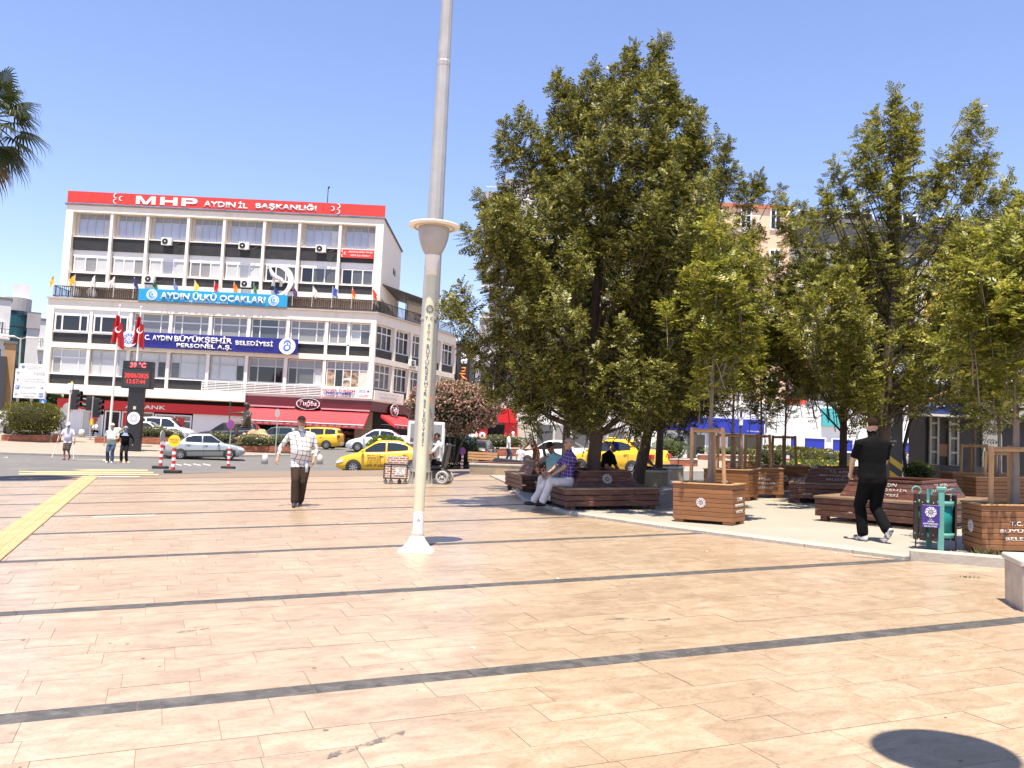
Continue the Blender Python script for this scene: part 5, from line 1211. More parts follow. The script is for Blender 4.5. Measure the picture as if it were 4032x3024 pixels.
# ---- striped delineator posts
def delineator(px, H, label, top=None):
    p = gp(*px); t = thing('striped_post', label, 'traffic post', G(p[0], p[1]), 0, 'red and white posts on the road')
    mb = MB(); mb.box((0, 0, .05), (.52, .34, .12), bev=.03); mb.build('rubber_base', m_rubber, t)
    n = 7; h0 = .1; hp = H
    for k in range(n):
        mb = MB(); mb.tube([(0, 0, h0 + (hp - h0) * k / n), (0, 0, h0 + (hp - h0) * (k + 1) / n - .001)], .062 if k % 2 == 0 else .066, 14); mb.build('red_band' if k % 2 == 0 else 'white_band', m_redpl if k % 2 == 0 else m_whpl, t)
    mb = MB(); mb.tube([(0, 0, hp), (0, 0, hp + .12)], .06, 12); mb.build('white_top', m_whpl, t)
    if top == 'yellow':
        mb = MB(); mb.disc((0, -.07, hp + .24), .2, 'Y', 22, .02); d = mb.build('round_sign', mat('sign_yellow', (.85, .58, .03), .4), t); text('MERKEZ\nTAKSİ', mr_, d, (0, -.085, hp + .24), .3, .14, absolute=False, ext=0)
    if top == 'edge':
        mb = MB(); mb.disc((0, -.02, hp + .3), .22, 'X', 20, .02); mb.build('round_sign', m_zinc, t)
    if top in ('park', 'parktall'):
        q = .12 if top == 'park' else .75
        if q > .5: mb = MB(); mb.tube([(0, 0, hp + .1), (0, 0, hp + q + .3)], .025, 8); mb.build('sign_post', m_zinc, t)
        vv = MB().disc((0, 0, 0), 1, 'Y', 22, .02); mb = MB(); mb.add([(p_[0] * .15, -.07 + p_[1], hp + q + .22 + p_[2] * .21) for p_ in vv.v], vv.f); d = mb.build('round_sign', mat('sign_redring', (.55, .05, .06), .4), t)
        mb = MB(); mb.add([(p_[0] * .115, -.084 + p_[1] * .5, hp + q + .22 + p_[2] * .16) for p_ in vv.v], vv.f); mb.build('blue_face', mat('sign_violet', (.09, .08, .38), .4), d)
        mb = MB(); mb.box((0, -.092, hp + q + .22), (.03, .006, .34), rot=Matrix.Rotation(.6, 3, 'Y')); mb.build('red_bar', m_redpl, d)
delineator((631, 1846), .88, 'striped post whose round sign is seen edge on', 'edge')
delineator((680, 1863), .82, 'striped post with a round yellow taxi sign', 'yellow')
delineator((898, 1846), .82, 'striped post standing right of the grey saloon', 'parktall')
delineator((1818, 1858), .74, 'striped post with a no parking sign right of the tall mast', 'park')
delineator(c7(632, 1100), .68, 'striped post seen behind the front planter stakes'); delineator(c7(1245, 1085), .6, 'striped post seen between the rear planters')
for k, (px, lab) in enumerate((((222, 1731), 'small grey bollard left of the man with crutches'), ((319, 1735), 'small grey bollard before the bank doors'))):
    b = aty(*px, 63); mb = MB(); mb.lathe([(.0, 0), (.24, 0), (.2, .35), (.17, .55), (.0, .6)], 12); o = mb.build('bollard', m_cement); o.location = G(b[0], 63, .1); tag(o, lab, 'bollard', 'small bollards')
for k, (px, Y, lab) in enumerate(((c4_ if False else (1044, 1795), 47.5, 'grey bollard at the kerb beside the statue bed'), ((1261, 1785), 50, 'cone shaped bollard by the rear taxi wheel'))):
    b = aty(*px, Y); mb = MB(); mb.lathe([(.0, 0), (.19, 0), (.15, .3), (.13, .5), (.0, .56)], 12); o = mb.build('bollard', m_cement); o.location = (b[0], Y, gz(b[0], Y)); tag(o, lab, 'bollard', 'small bollards')
# grey backed round sign by the statue
Y = 51; b = aty(1087, 1745, Y); tp_ = aty(1094, 1627, Y); t = thing('round_road_sign', 'round road sign seen from behind beside the statue bed', 'sign', G(b[0], Y))
mb = MB(); mb.tube([(b[0], Y, gz(b[0], Y)), (tp_[0], Y, tp_[2] + .1)], .035, 8); place(mb.build('post', m_zinc), t, I4)
dv = MB().disc((0, 0, 0), 1, 'Y', 22, .03); mb = MB(); mb.add([(tp_[0] + q[0] * .13, Y - .06 + q[1], tp_[2] + q[2] * .25) for q in dv.v], dv.f); place(mb.build('plate', m_zinc), t, I4)

# ---- brick flower beds
m_cap = mat('bed_cap', (.60, .53, .45), .7, .1, 3)
def brick_bed(cx, cy, rz, L_, W, H, label, plants=None, dz=.1, cap=True, near=True):
    t = thing('brick_bed', label, 'flower bed', G(cx, cy, dz), rz, 'brick flower beds', True); B = wm(t)
    mb = MB(); mb.bx(-L_ / 2 + .03, L_ / 2 - .03, -W / 2 + .03, W / 2 - .03, -.1, H - .03); mb.build('core', m_mortar, t)
    me = MB().box((0, 0, 0), (.235, .05, .068), bev=.006).mesh('brick'); me.materials.append(m_brick)
    for a, dist, l in ((0, W / 2, L_), (math.pi / 2, L_ / 2, W), (-math.pi / 2, L_ / 2, W)):
        rows = max(2, int(H / .078)); nb = int(l / .245)
        for r in range(rows):
            for k in range(nb):
                o = bpy.data.objects.new('brick', me); COL.objects.link(o)
                place(o, t, B @ Matrix.Rotation(a, 4, 'Z') @ Matrix.Translation((-l / 2 + .13 + (l - .25) * (k + (.3 if r % 2 else 0)) / nb, -dist + .02, .035 + .078 * r)))
    if cap:
        mb = MB(); mb.box((0, 0, H), (L_ + .04, W + .04, .06), bev=.01); mb.build('coping', m_cap, t)
    mb = MB(); mb.bx(-L_ / 2 + .12, L_ / 2 - .12, -W / 2 + .12, W / 2 - .12, H, H + .045); mb.build('soil', m_soil, t)
    return t
# ================================================================== VEHICLES
m_glass = mat('car_glass', (.02, .024, .026), .04, spec=.8)
m_tyre = mat('tyre', (.02, .02, .02), .8); m_rim = mat('alloy', (.42, .42, .43), .35, metal=.7); m_trim = mat('car_trim', (.025, .025, .027), .5)
m_head = mat('headlamp', (.55, .57, .6), .1, spec=.8); m_tail = mat('tail_lamp', (.35, .008, .008), .2); m_plate = mat('number_plate', (.72, .72, .70), .4)
def paint(name, c, metal=0.0): return mat('paint_' + name, c, .25, metal=metal, coat=.6)
def interp(pts, x):
    if x <= pts[0][0]: return pts[0][1]
    for (a, b), (c, d) in zip(pts, pts[1:]):
        if x <= c:
            t = (x - a) / (c - a); return b + (d - b) * t
    return pts[-1][1]
# profile: local +x is the front. deck: height of bonnet/shoulder/boot line; roof: cabin line
PROF = dict(
    saloon=dict(L=4.26, W=1.69, deck=[(-2.13, .62), (-2.11, .80), (-2.0, .96), (-1.35, 1.0), (0, .93), (.85, .91), (1.5, .80), (1.98, .68), (2.10, .58), (2.13, .45)],
                roof=[(-1.30, .98), (-.80, 1.36), (-.55, 1.41), (.25, 1.41), (.40, 1.37), (1.02, .92)], wheels=(1.32, -1.22), wr=.29, sw=[(-.95, -.12), (-.06, .72)]),
    taxi=dict(L=4.35, W=1.74, deck=[(-2.17, .62), (-2.15, .95), (-2.02, 1.08), (-1.5, 1.10), (0, 1.0), (.95, .98), (1.55, .88), (1.98, .74), (2.13, .60), (2.17, .42)],
                roof=[(-1.55, 1.08), (-.95, 1.42), (-.6, 1.51), (.15, 1.52), (.4, 1.47), (1.22, .97)], wheels=(1.36, -1.28), wr=.31, sw=[(-1.1, -.15), (-.08, .85)]),
    wagon=dict(L=4.5, W=1.74, deck=[(-2.25, .6), (-2.24, .95), (-2.2, 1.08), (-1.5, 1.06), (0, 1.0), (1.0, .98), (1.6, .88), (2.05, .74), (2.2, .60), (2.25, .42)],
                roof=[(-2.2, 1.06), (-2.05, 1.40), (-1.9, 1.52), (-.6, 1.58), (.2, 1.56), (.45, 1.50), (1.25, .97)], wheels=(1.4, -1.35), wr=.31, sw=[(-1.95, -1.2), (-1.1, -.15), (-.08, .88)]),
    van=dict(L=4.5, W=1.8, deck=[(-2.25, .6), (-2.24, 1.0), (-2.2, 1.12), (-1.5, 1.12), (0, 1.1), (1.2, 1.08), (1.75, .98), (2.1, .80), (2.22, .62), (2.25, .45)],
                roof=[(-2.22, 1.12), (-2.12, 1.6), (-2.0, 1.80), (-.6, 1.84), (.45, 1.80), (.7, 1.72), (1.5, 1.06)], wheels=(1.45, -1.3), wr=.32, sw=[(-1.9, -1.1), (-.98, .02), (.1, 1.05)]),
    suv=dict(L=4.4, W=1.85, deck=[(-2.2, .65), (-2.19, 1.02), (-2.1, 1.12), (-1.5, 1.12), (0, 1.08), (1.0, 1.06), (1.7, .98), (2.05, .85), (2.17, .68), (2.2, .48)],
                roof=[(-2.08, 1.12), (-1.8, 1.55), (-1.5, 1.64), (-.2, 1.68), (.3, 1.62), (1.15, 1.07)], wheels=(1.36, -1.33), wr=.36, sw=[(-1.7, -.95), (-.85, .02), (.1, .9)]),
    mini=dict(L=3.6, W=1.6, deck=[(-1.8, .6), (-1.78, .9), (-1.7, 1.0), (-1.0, .98), (0, .95), (.8, .93), (1.3, .84), (1.65, .70), (1.77, .58), (1.8, .42)],
                roof=[(-1.72, 1.0), (-1.5, 1.38), (-1.2, 1.48), (0, 1.5), (.3, 1.44), (1.0, .93)], wheels=(1.15, -1.15), wr=.28, sw=[(-1.3, -.4), (-.32, .7)]))
_car = {}
def car(kind, pm, label, loc, rz, name='parked_car', cat='car', group=None, trim=False, lettering=None, tilt=True, bumper=None):
    P = PROF[kind]; hw = P['W'] / 2; L2 = P['L'] / 2
    t = thing(name, label, cat, loc, rz, group, tilt)
    xs = sorted(set([p[0] for p in P['deck']] + list(np.linspace(-L2, L2, 26)))); nr = 0; vv = []; ring = 13
    for x in xs:
        d = interp(P['deck'], x); e = abs(x) / L2; k = 1 - .16 * max(0, (e - .78) / .22) ** 2; w = hw * k
        zb = .20 + .10 * max(0, (e - .85) / .15); zm = zb + (d - zb) * .45
        half = [(0, zb), (w * .9, zb), (w * .985, zb + .07), (w, zm), (w * .985, zb + (d - zb) * .75), (w * .94, d - .03), (w * .84, d)]
        pts = half + [(0, d + .02)] + [(-a, b) for a, b in half[:0:-1]]
        ring = len(pts); vv += [(x, a, b) for a, b in pts]
    n = len(xs); ff = [(i * ring + j, (i + 1) * ring + j, (i + 1) * ring + (j + 1) % ring, i * ring + (j + 1) % ring) for i in range(n - 1) for j in range(ring)]
    mb = MB(); mb.add(vv, ff, 0, True); mb.add(vv[:ring], [tuple(range(ring))], 0); mb.add(vv[-ring:], [tuple(range(ring))[::-1]], 0); mb.build('body', pm, t)
    # cabin
    R0 = P['roof']; xr = sorted(set([p[0] for p in R0] + list(np.linspace(R0[0][0], R0[-1][0], 16)))); vv = []
    def sec(x):
        z = interp(R0, x); b = interp(P['deck'], x) - .03; f = max(0, min(1, (z - b) / .5)); ww = hw * .86; wt = hw * (.86 - .17 * f)
        return z, b, ww, wt
    for x in xr:
        z, b, ww, wt = sec(x); pts = [(ww, b), (wt + .015, z - .07), (wt - .06, z - .015), (0, z + .015), (-wt + .06, z - .015), (-wt - .015, z - .07), (-ww, b)]; vv += [(x, a, c) for a, c in pts]
    m7 = 7; ff = [(i * m7 + j, (i + 1) * m7 + j, (i + 1) * m7 + j + 1, i * m7 + j + 1) for i in range(len(xr) - 1) for j in range(6)]
    mb = MB(); mb.add([v for v in vv], [f[::-1] for f in ff], 0, True); mb.build('cabin', pm, t)
    # side windows follow the cabin side, 8 mm proud
    def side_pt(x, f, s_):
        z, b, ww, wt = sec(x); z0, z1 = b + .05, z - .085; zz = z0 + (z1 - z0) * f; g = (zz - b) / max(.01, (z - .07 - b)); yy = ww + (wt + .015 - ww) * g; return (x, s_ * (yy + .01), zz)
    for s_ in (-1, 1):
        for (a, b) in P['sw']:
            # clip to where the cabin is tall enough
            cols = 7; mb = MB(); vv = []
            for i in range(cols + 1):
                x = a + (b - a) * i / cols; vv += [side_pt(x, 0, s_), side_pt(x, 1, s_)]
            fs = [(2 * i, 2 * i + 2, 2 * i + 3, 2 * i + 1) for i in range(cols)]
            mb.add(vv, fs if s_ < 0 else [f[::-1] for f in fs], 0, True); mb.build('side_window', m_glass, t)
    def cross_glass(x0, x1, nm):
        mb = MB(); vv = []
        for i in range(6):
            x = x0 + (x1 - x0) * i / 5; z, b, ww, wt = sec(x); up = .02
            vv += [(x, -(wt - .05), z + up - .012), (x, 0, z + up + .012), (x, (wt - .05), z + up - .012)]
        mb.add(vv, [(i * 3 + j, (i + 1) * 3 + j, (i + 1) * 3 + j + 1, i * 3 + j + 1) if x1 > x0 else (i * 3 + j + 1, (i + 1) * 3 + j + 1, (i + 1) * 3 + j, i * 3 + j) for i in range(5) for j in range(2)], 0, True); mb.build(nm, m_glass, t)
    xf0, xf1 = R0[-2][0] + .02, R0[-1][0] - .03; cross_glass(xf0, xf1, 'windscreen')
    xr0, xr1 = R0[0][0] + .04, R0[1][0] - .02; cross_glass(xr0, xr1, 'rear_window')
    # wheels
    key = (kind, 'wheel')
    if key not in _car:
        r = P['wr']; A = Matrix.Rotation(math.pi / 2, 4, 'X')
        w1 = MB(); w1.lathe([(r * .62, -.095), (r * .93, -.095), (r, -.07), (r, .07), (r * .93, .095), (r * .62, .095)], 26, T=A)
        w2 = MB(); w2.lathe([(0, .07), (r * .16, .075), (r * .18, .06)], 12, T=A)
        for k in range(7):
            a = 2 * math.pi * k / 7; w2.box((r * .38 * math.cos(a), -.072, r * .38 * math.sin(a)), (r * .5, .02, r * .17), rot=Matrix.Rotation(-a, 3, 'Y'))
        w2.lathe([(r * .54, .07), (r * .64, .085), (r * .64, .06), (r * .54, .05)], 26, T=A)
        w3 = MB(); w3.lathe([(0, .03), (r * .62, .03)], 20, T=A); _car[key] = (w1.mesh('tyre'), w2.mesh('rim'), w3.mesh('brake_disc'))
    for wx in P['wheels']:
        for s_ in (-1, 1):
            M4 = Matrix.Translation((wx, s_ * (hw - .10), P['wr'])) @ (Matrix.Rotation(math.pi, 4, 'Z') if s_ > 0 else I4)
            ar = MB(); q = P['wr'] * 1.16
            pts = [(q * math.cos(a), q * math.sin(a)) for a in np.linspace(-.25, math.pi + .25, 18)]
            ar.prismy([(wx + a, P['wr'] + b) for a, b in pts], s_ * (hw * 1.0 + .006), s_ * (hw - .3)); ar.build('wheel_arch', m_trim, t)
            wo = link('wheel', _car[key][0], m_tyre, t); wo.matrix_basis = Matrix.Translation((0, s_ * .05, 0)) @ M4
            ri = link('rim', _car[key][1], m_rim, wo); bd = link('brake_disc', _car[key][2], m_trim, wo)
    # lamps, bumpers, handles, mirrors, plate
    dF = interp(P['deck'], L2 - .12)
    for s_ in (-1, 1):
        mb = MB(); yy = s_ * hw * .66; mb.add([(L2 - .02, yy - .2 * 1, dF - .20), (L2 - .02, yy + .2, dF - .20), (L2 - .06, yy + .2, dF - .05), (L2 - .06, yy - .2, dF - .05), (L2 - .34, s_ * hw * .995, dF - .12), (L2 - .42, s_ * hw * .97, dF + .0)], [(0, 1, 2, 3), (1, 4, 5, 2) if s_ > 0 else (3, 5, 4, 0)])
        T_ = Matrix.Translation((.012, s_ * .012, 0.01)); o = mb.build('headlight', m_head, t); o.matrix_basis = T_
        dR = interp(P['deck'], -L2 + .06); mb = MB(); mb.box((-L2 + .06, s_ * hw * .80, dR - .16), (.16, .30, .20), bev=.03); mb.build('tail_light', m_tail, t)
        for (a, b) in P['sw'][-2:]:
            z = interp(P['deck'], a) - .16; mb = MB(); mb.box((a + .16, s_ * (hw * .995), z), (.17, .04, .035), bev=.01); mb.build('door_handle', m_trim if trim else pm, t)
            mb = MB(); mb.box((a + .02, s_ * (hw * .99 + .0), .62), (.012, .03, .62)); mb.build('door_seam', m_trim, t)
        xm = P['roof'][-1][0] - .28; zm_ = interp(P['deck'], xm) + .07; mb = MB(); mb.ball((xm, s_ * (hw + .06), zm_), (.07, .10, .075), 10, 8); mb.build('mirror', pm if not trim else m_trim, t)
        if trim:
            mb = MB(); mb.box((0, s_ * (hw + .004), .50), (L2 * 1.55, .02, .07), bev=.006); mb.build('side_strip', m_trim, t)
    mb = MB(); mb.box((L2 - .07, 0, .38), (.18, P['W'] * .82, .16), bev=.05); mb.build('front_bumper', bumper or m_trim, t)
    mb = MB(); mb.box((-L2 + .07, 0, .42), (.18, P['W'] * .86, .18), bev=.05); mb.build('rear_bumper', bumper or m_trim, t)
    mb = MB(); mb.box((L2 + .0, 0, dF - .15), (.05, P['W'] * .4, .10), bev=.01); mb.build('grille', m_trim, t)
    for x in (L2 + .025, -L2 - .025):
        mb = MB(); mb.box((x, 0, .42), (.012, .5, .11)); mb.build('number_plate', m_plate, t)
    mb = MB(); mb.bx(-L2 + .3, L2 - .3, -hw + .15, hw - .15, .16, .3); mb.build('underside', m_trim, t)
    return t
def put(px, Y=None, off=(0, 0), dz=0.0):
    p = gp(*px) if Y is None else aty(*px, Y); x, y = p[0] + off[0], (p[1] if Y is None else Y) + off[1]; return G(x, y, dz)
yl = paint('yellow', (.80, .46, .012)); slv = paint('silver', (.40, .42, .41), .35); whp = paint('white', (.74, .74, .74)); navyp = paint('dark', (.018, .02, .03)); grn = paint('greygreen', (.10, .14, .13), .3); red_ = paint('grey', (.22, .22, .23), .4); pblue = paint('blue', (.05, .08, .2))
# grey saloon driving right to left past the crossing: front to the right
a, b = gp(755, 1814), gp(915, 1812)
ang = R_(20); ct = ((a[0] + b[0]) / 2 - .85, (a[1] + b[1]) / 2 + .75)
car('saloon', slv, 'silver grey saloon waiting beside the striped posts', G(ct[0] + .1, ct[1]), ang, 'saloon_car', trim=True)
# front taxi: nose to the left
a = gp(1393, 1860); tx = a[0] + 1.36 - .05; ty = a[1] + .85
taxi = car('taxi', yl, 'yellow taxi saloon nearest the plaza beside the tall mast', G(tx, ty), math.pi + R_(2), 'taxi', 'taxi', 'yellow taxis', trim=False, bumper=yl)
def taxi_sign(t, x, z):
    mb = MB(); mb.box((x, 0, z + .05), (.16, .36, .11), bev=.03); o = mb.build('roof_sign', mat('taxi_sign_yellow', (.85, .55, .02), .4), t); text('TAKSİ', m_black, o, (x, -.185, z + .05), .24, .07, absolute=False, ext=0)
taxi_sign(taxi, .28, 1.5)
def door_text(t, s, x, z, w, h, mt, side=1, italic=0.0):
    me = text_mesh(s, w, h, .002, .008, shear=italic); me = me.copy(); me.materials.clear(); o = link('lettering', me, mt, t)
    o.matrix_basis = Matrix.Translation((x, side * .885, z)) @ (Matrix.Rotation(math.pi, 4, 'Z') if side > 0 else I4) @ Matrix.Rotation(math.pi / 2, 4, 'X')
m_txt = mat('taxi_print', (.10, .03, .015), .5)
door_text(taxi, 'MERKEZ', .42, .86, .62, .10, m_txt); door_text(taxi, 'TAKSİ', .42, .73, .62, .12, m_txt); door_text(taxi, '0 256 213 55 99\n0 256 213 06 18', .42, .585, .62, .13, m_txt); door_text(taxi, '09 T 0042', .26, .40, 1.0, .13, m_txt, italic=.3)
# rear wagon taxi: nose to the left, tail at px 1333
tw = car('wagon', yl, 'yellow estate taxi in front of the confectioner', put((1224, 1770), 65), math.pi - R_(4), 'taxi', 'taxi', 'yellow taxis', bumper=yl)
car('taxi', whp, 'white saloon parked between the yellow taxis', put((1440, 1770), 62, (.9, 0)), math.pi + R_(3), 'saloon_car', bumper=whp)
car('suv', navyp, 'dark car parked behind the statue', put((900, 1772), 64), math.pi + R_(4), 'parked_car')
car('mini', grn, 'dark green car nosing out behind the statue bed', put((1125, 1772), 63.5, (-1.0, 1.5)), math.pi - R_(8), 'parked_car')
car('saloon', whp, 'white saloon parked behind the clock column', put((575, 1740), 64.5), R_(2), 'parked_car', bumper=whp)
car('van', whp, 'white van parked close to the bank window', put((640, 1735), 67.5), R_(4), 'parked_van', 'van', bumper=whp)
# behind the tree
t2 = car('taxi', yl, 'yellow taxi in the shade behind the big tree', G(4.75, 39.0), math.pi - R_(40), 'taxi', 'taxi', 'yellow taxis', bumper=yl); taxi_sign(t2, .28, 1.5)
door_text(t2, 'MERKEZ\nTAKSİ', .42, .8, .6, .22, m_txt)
car('taxi', whp, 'white car glimpsed behind the seated men', G(2.7, 51.0), math.pi - R_(30), 'parked_car', bumper=whp)
car('mini', navyp, 'small dark car parked by the pink flowering shrub', put((1895, 1775), 52), R_(80), 'parked_car')
# left edge and the side street
car('suv', whp, 'white off road car at the left edge beside the round hedge', put((-25, 1735), 63, (-.9, 0)), R_(75), 'parked_car', bumper=whp)
car('van', whp, 'white van parked behind the round hedge', put((66, 1690), 70), R_(80), 'parked_van', 'van', bumper=whp)
rs = random.Random(11)
cl = [(18, 1664, 84, whp, 'saloon', 'white saloon first in the row up the side street'), (8, 1700, 74, slv, 'suv', 'silver car in the side street behind the white off road car'), (40, 1640, 98, whp, 'taxi', 'white car further up the side street row'), (75, 1652, 92, pblue, 'saloon', 'blue car in the middle of the side street'), (60, 1628, 112, slv, 'suv', 'silver car far up the side street'), (95, 1625, 118, navyp, 'suv', 'dark car far up the side street'), (118, 1622, 125, red_, 'saloon', 'grey car at the far end of the side street')]
for (px, py, Y, pm, kd, lab) in cl:
    b = aty(px, py, Y); car(kd, pm, lab, (b[0], Y, gz(b[0], Y)), R_(100), 'parked_car', 'car', 'cars parked up the side street', tilt=False)
# ================================================================== PEOPLE
def check_mat(name, base, line, freq, width, second=None, rough=.85):
    m = bpy.data.materials.new(name); m.use_nodes = True; nt = m.node_tree; b = nt.nodes['Principled BSDF']; L = nt.links.new; MATS[name] = m
    tc = nt.nodes.new('ShaderNodeTexCoord'); sp = nt.nodes.new('ShaderNodeSeparateXYZ'); L(tc.outputs['Object'], sp.inputs[0])
    def M(op, a, b_=None):
        n = nt.nodes.new('ShaderNodeMath'); n.operation = op
        for i, v in enumerate((a, b_)):
            if v is None: continue
            if isinstance(v, (int, float)): n.inputs[i].default_value = v
            else: L(v, n.inputs[i])
        return n.outputs[0]
    hx = M('ADD', sp.outputs[0], M('MULTIPLY', sp.outputs[1], .7)); hz = M('ADD', sp.outputs[2], M('MULTIPLY', sp.outputs[0], .12))
    l1 = M('LESS_THAN', M('FRACT', M('MULTIPLY', hx, freq)), width); l2 = M('LESS_THAN', M('FRACT', M('MULTIPLY', hz, freq)), width)
    f = M('MAXIMUM', l1, l2); mx = nt.nodes.new('ShaderNodeMix'); mx.data_type = 'RGBA'; L(f, mx.inputs['Factor']); mx.inputs['A'].default_value = (*base, 1); mx.inputs['B'].default_value = (*line, 1)
    L(mx.outputs['Result'], b.inputs['Base Color']); b.inputs['Roughness'].default_value = rough
    nz = nt.nodes.new('ShaderNodeTexNoise'); nz.inputs['Scale'].default_value = 11; bp = nt.nodes.new('ShaderNodeBump'); bp.inputs['Strength'].default_value = .5; bp.inputs['Distance'].default_value = .03
    L(tc.outputs['Object'], nz.inputs['Vector']); L(nz.outputs['Fac'], bp.inputs['Height']); L(bp.outputs[0], b.inputs['Normal'])
    return m
def cloth(name, c, var=.15): return mat('cloth_' + name, c, .9, var, 9, bump=.5, bscale=11, spec=.12)
m_skin = mat('skin_tan', (.42, .235, .15), .55, .08, 12); m_skin2 = mat('skin_pale', (.50, .31, .22), .55, .06, 12); m_skin3 = mat('skin_brown', (.28, .14, .085), .55, .08, 12)
m_hairg = mat('hair_grey', (.36, .34, .32), .8, .3, 40, bump=.6); m_haird = mat('hair_dark', (.008, .006, .005), .8, .3, 40, bump=.6); m_hairb = mat('hair_brown', (.018, .010, .006), .9, .3, 40, bump=.5, spec=.15); m_beard = mat('beard_grey', (.42, .40, .38), .9, .3, 40, bump=.6)
m_eye = mat('eye_dark', (.03, .02, .018), .4)
V = Vector
BODIES = []
def ik(S, W, l1, l2, pole):
    S, W = V(S), V(W); d = W - S; D = min(d.length, (l1 + l2) * .995); d.normalize(); W = S + d * D
    a = (l1 * l1 - l2 * l2 + D * D) / (2 * D); h = math.sqrt(max(0, l1 * l1 - a * a)); p = V(pole); p = p - d * p.dot(d)
    p = p.normalized() if p.length > 1e-6 else V((0, 1, 0)); return S + d * a + p * h, W
class Body:
    def __init__(s): s.mb = MB(); s.prims = []
    def cone(s, p, r, q, r2, tg, n=12):
        s.mb.tube([p, q], [r, r2], n); s.mb.ball(p, r, n, 8); s.mb.ball(q, r2, n, 8); s.prims.append((V(p), r, V(q), r2, tg)); return s
    def ball(s, c, r, tg, rot=None):
        T = None
        rr = r if hasattr(r, '__len__') else (r, r, r)
        if rot is not None:
            T = Matrix.Translation(V(c)) @ rot.to_4x4(); s.mb.ball((0, 0, 0), rr, 16, 10, T=T)
        else: s.mb.ball(c, rr, 16, 10)
        k = min(rr); s.prims.append((V(c), sum(rr) / 3, V(c), sum(rr) / 3, tg)); return s
    def stack(s, secs, T, tg, n=20):
        """elliptical sections (z, rx, ry, yoff) in frame T"""
        vv = []
        for (z, rx, ry, yo) in secs:
            for j in range(n): a = 2 * math.pi * j / n; vv.append((rx * math.cos(a), yo + ry * math.sin(a), z))
        k = len(secs); ff = [(i * n + j, i * n + (j + 1) % n, (i + 1) * n + (j + 1) % n, (i + 1) * n + j) for i in range(k - 1) for j in range(n)] + [tuple(range(n))[::-1], tuple(range((k - 1) * n, k * n))]
        s.mb.add(vv, ff, 0, True, T)
        for (a, b) in zip(secs, secs[1:]): s.prims.append((T @ V((0, a[3], a[0])), (a[1] + a[2]) / 2, T @ V((0, b[3], b[0])), (b[1] + b[2]) / 2, tg)); 
def person(label, loc, rz, H=1.75, pelvis=(0, 0, .93), lean=0.0, twist=0.0, side=0.0, feet=None, toes=None, hands=None, poles=None, knee=None, head=(0, 0, 0),
           mats=None, sleeve='short', legs='long', hair='short', hairm=None, cap=None, beard=None, belly=0.0, robe=None, scarf=None, voxel=.016, fingers=True, name='person', cat='person', group=None, slim=1.0, hem=None, collar=None):
    s = H / 1.75; B = Body(); mats = dict(dict(skin=m_skin, shirt=m_whpl, pants=m_trim, shoe=m_black), **(mats or {})); mats['torso'] = mats['shirt']; LG = .5 + .5 * slim + .06
    P = V(pelvis); RT = Matrix.Rotation(twist, 3, 'Z') @ Matrix.Rotation(side, 3, 'Y') @ Matrix.Rotation(lean, 3, 'X')   # lean > 0 tips forward (towards -y)
    TT = Matrix.Translation(P) @ RT.to_4x4(); w = slim
    tp = lambda x, y, z: TT @ V((x, y, z))
    top = 'shirt'
    B.stack([(-.13, .165 * w, .115, 0), (-.05, .175 * w, .125, -.004), (.08, .165 * w, .12 + belly * .5, -.01 - belly * .5), (.18, .165 * w, .118 + belly * .6, -.012 - belly * .6), (.30, .178 * w, .12 + belly * .3, -.01 - belly * .2), (.42, .19 * w, .115, -.004), (.49, .175 * w, .095, .004), (.535, .10, .075, .008), (.56, .062, .06, .006)], TT, 'torso')
    B.ball(tp(0, .0, -.09), (.165 * w, .125, .10), 'pants' if not robe else 'shirt', RT)
    # neck and head
    HR = RT @ Matrix.Rotation(head[2], 3, 'Z') @ Matrix.Rotation(head[1], 3, 'Y') @ Matrix.Rotation(head[0], 3, 'X')
    nb = tp(0, .006, .53); hc = nb + RT @ V((0, -.012, .09)) + HR @ V((0, -.012, .10))
    B.cone(nb, .058, nb + (hc - nb) * .6, .052, 'skin')
    hp = lambda x, y, z: hc + HR @ V((x, y, z))
    B.ball(hp(0, .012, .028), (.074, .092, .092), 'skin', HR); B.ball(hp(0, -.018, -.035), (.062, .072, .085), 'skin', HR); B.ball(hp(0, -.045, -.085), (.042, .04, .03), 'skin', HR)
    B.cone(hp(0, -.088, .008), .010, hp(0, -.106, -.026), .015, 'skin', 8)
    for q in (-1, 1): B.ball(hp(q * .076, .012, -.012), (.012, .022, .034), 'skin', HR)
    # arms
    AL, FL_ = .285, .255
    HD = []
    for k, q in enumerate((-1, 1)):
        S = tp(q * .185 * w, .004, .455); Wd = V(hands[k]) if hands else V((q * .25, -.02, .86)); pl = poles[k] if poles else (q * .6, .5, -.4)
        E, Wd = ik(S, Wd, AL, FL_, pl)
        B.ball(S + V((0, 0, -.012)), .062, top); B.cone(S, .060, S + (E - S) * .6, .050, top); B.cone(tp(q * .09, .004, .50), .055, S, .058, top)
        B.cone(S + (E - S) * .6, .047 if sleeve != 'none' else .04, E, .042 if sleeve != 'none' else .037, top if sleeve in ('long', 'rolled') else ('shirt' if sleeve == 'short' and False else 'skin'))
        if sleeve == 'short': B.cone(S + (E - S) * .45, .056, S + (E - S) * .66, .057, top)
        m_ = E + (Wd - E) * .55
        B.cone(E, .041, m_, .037 if sleeve in ('long', 'rolled') else .035, top if sleeve in ('long', 'rolled') else 'skin'); B.cone(m_, .036 if sleeve == 'long' else .033, Wd, .030 if sleeve == 'long' else .026, top if sleeve == 'long' else 'skin')
        d = (Wd - E).normalized(); HD.append((Wd, d, q)); B.ball(Wd + d * .045, (.022, .036, .05), 'skin', d.to_track_quat('Z', 'X').to_matrix()); B.cone(Wd, .026, Wd + d * .05, .027, 'skin', 8)
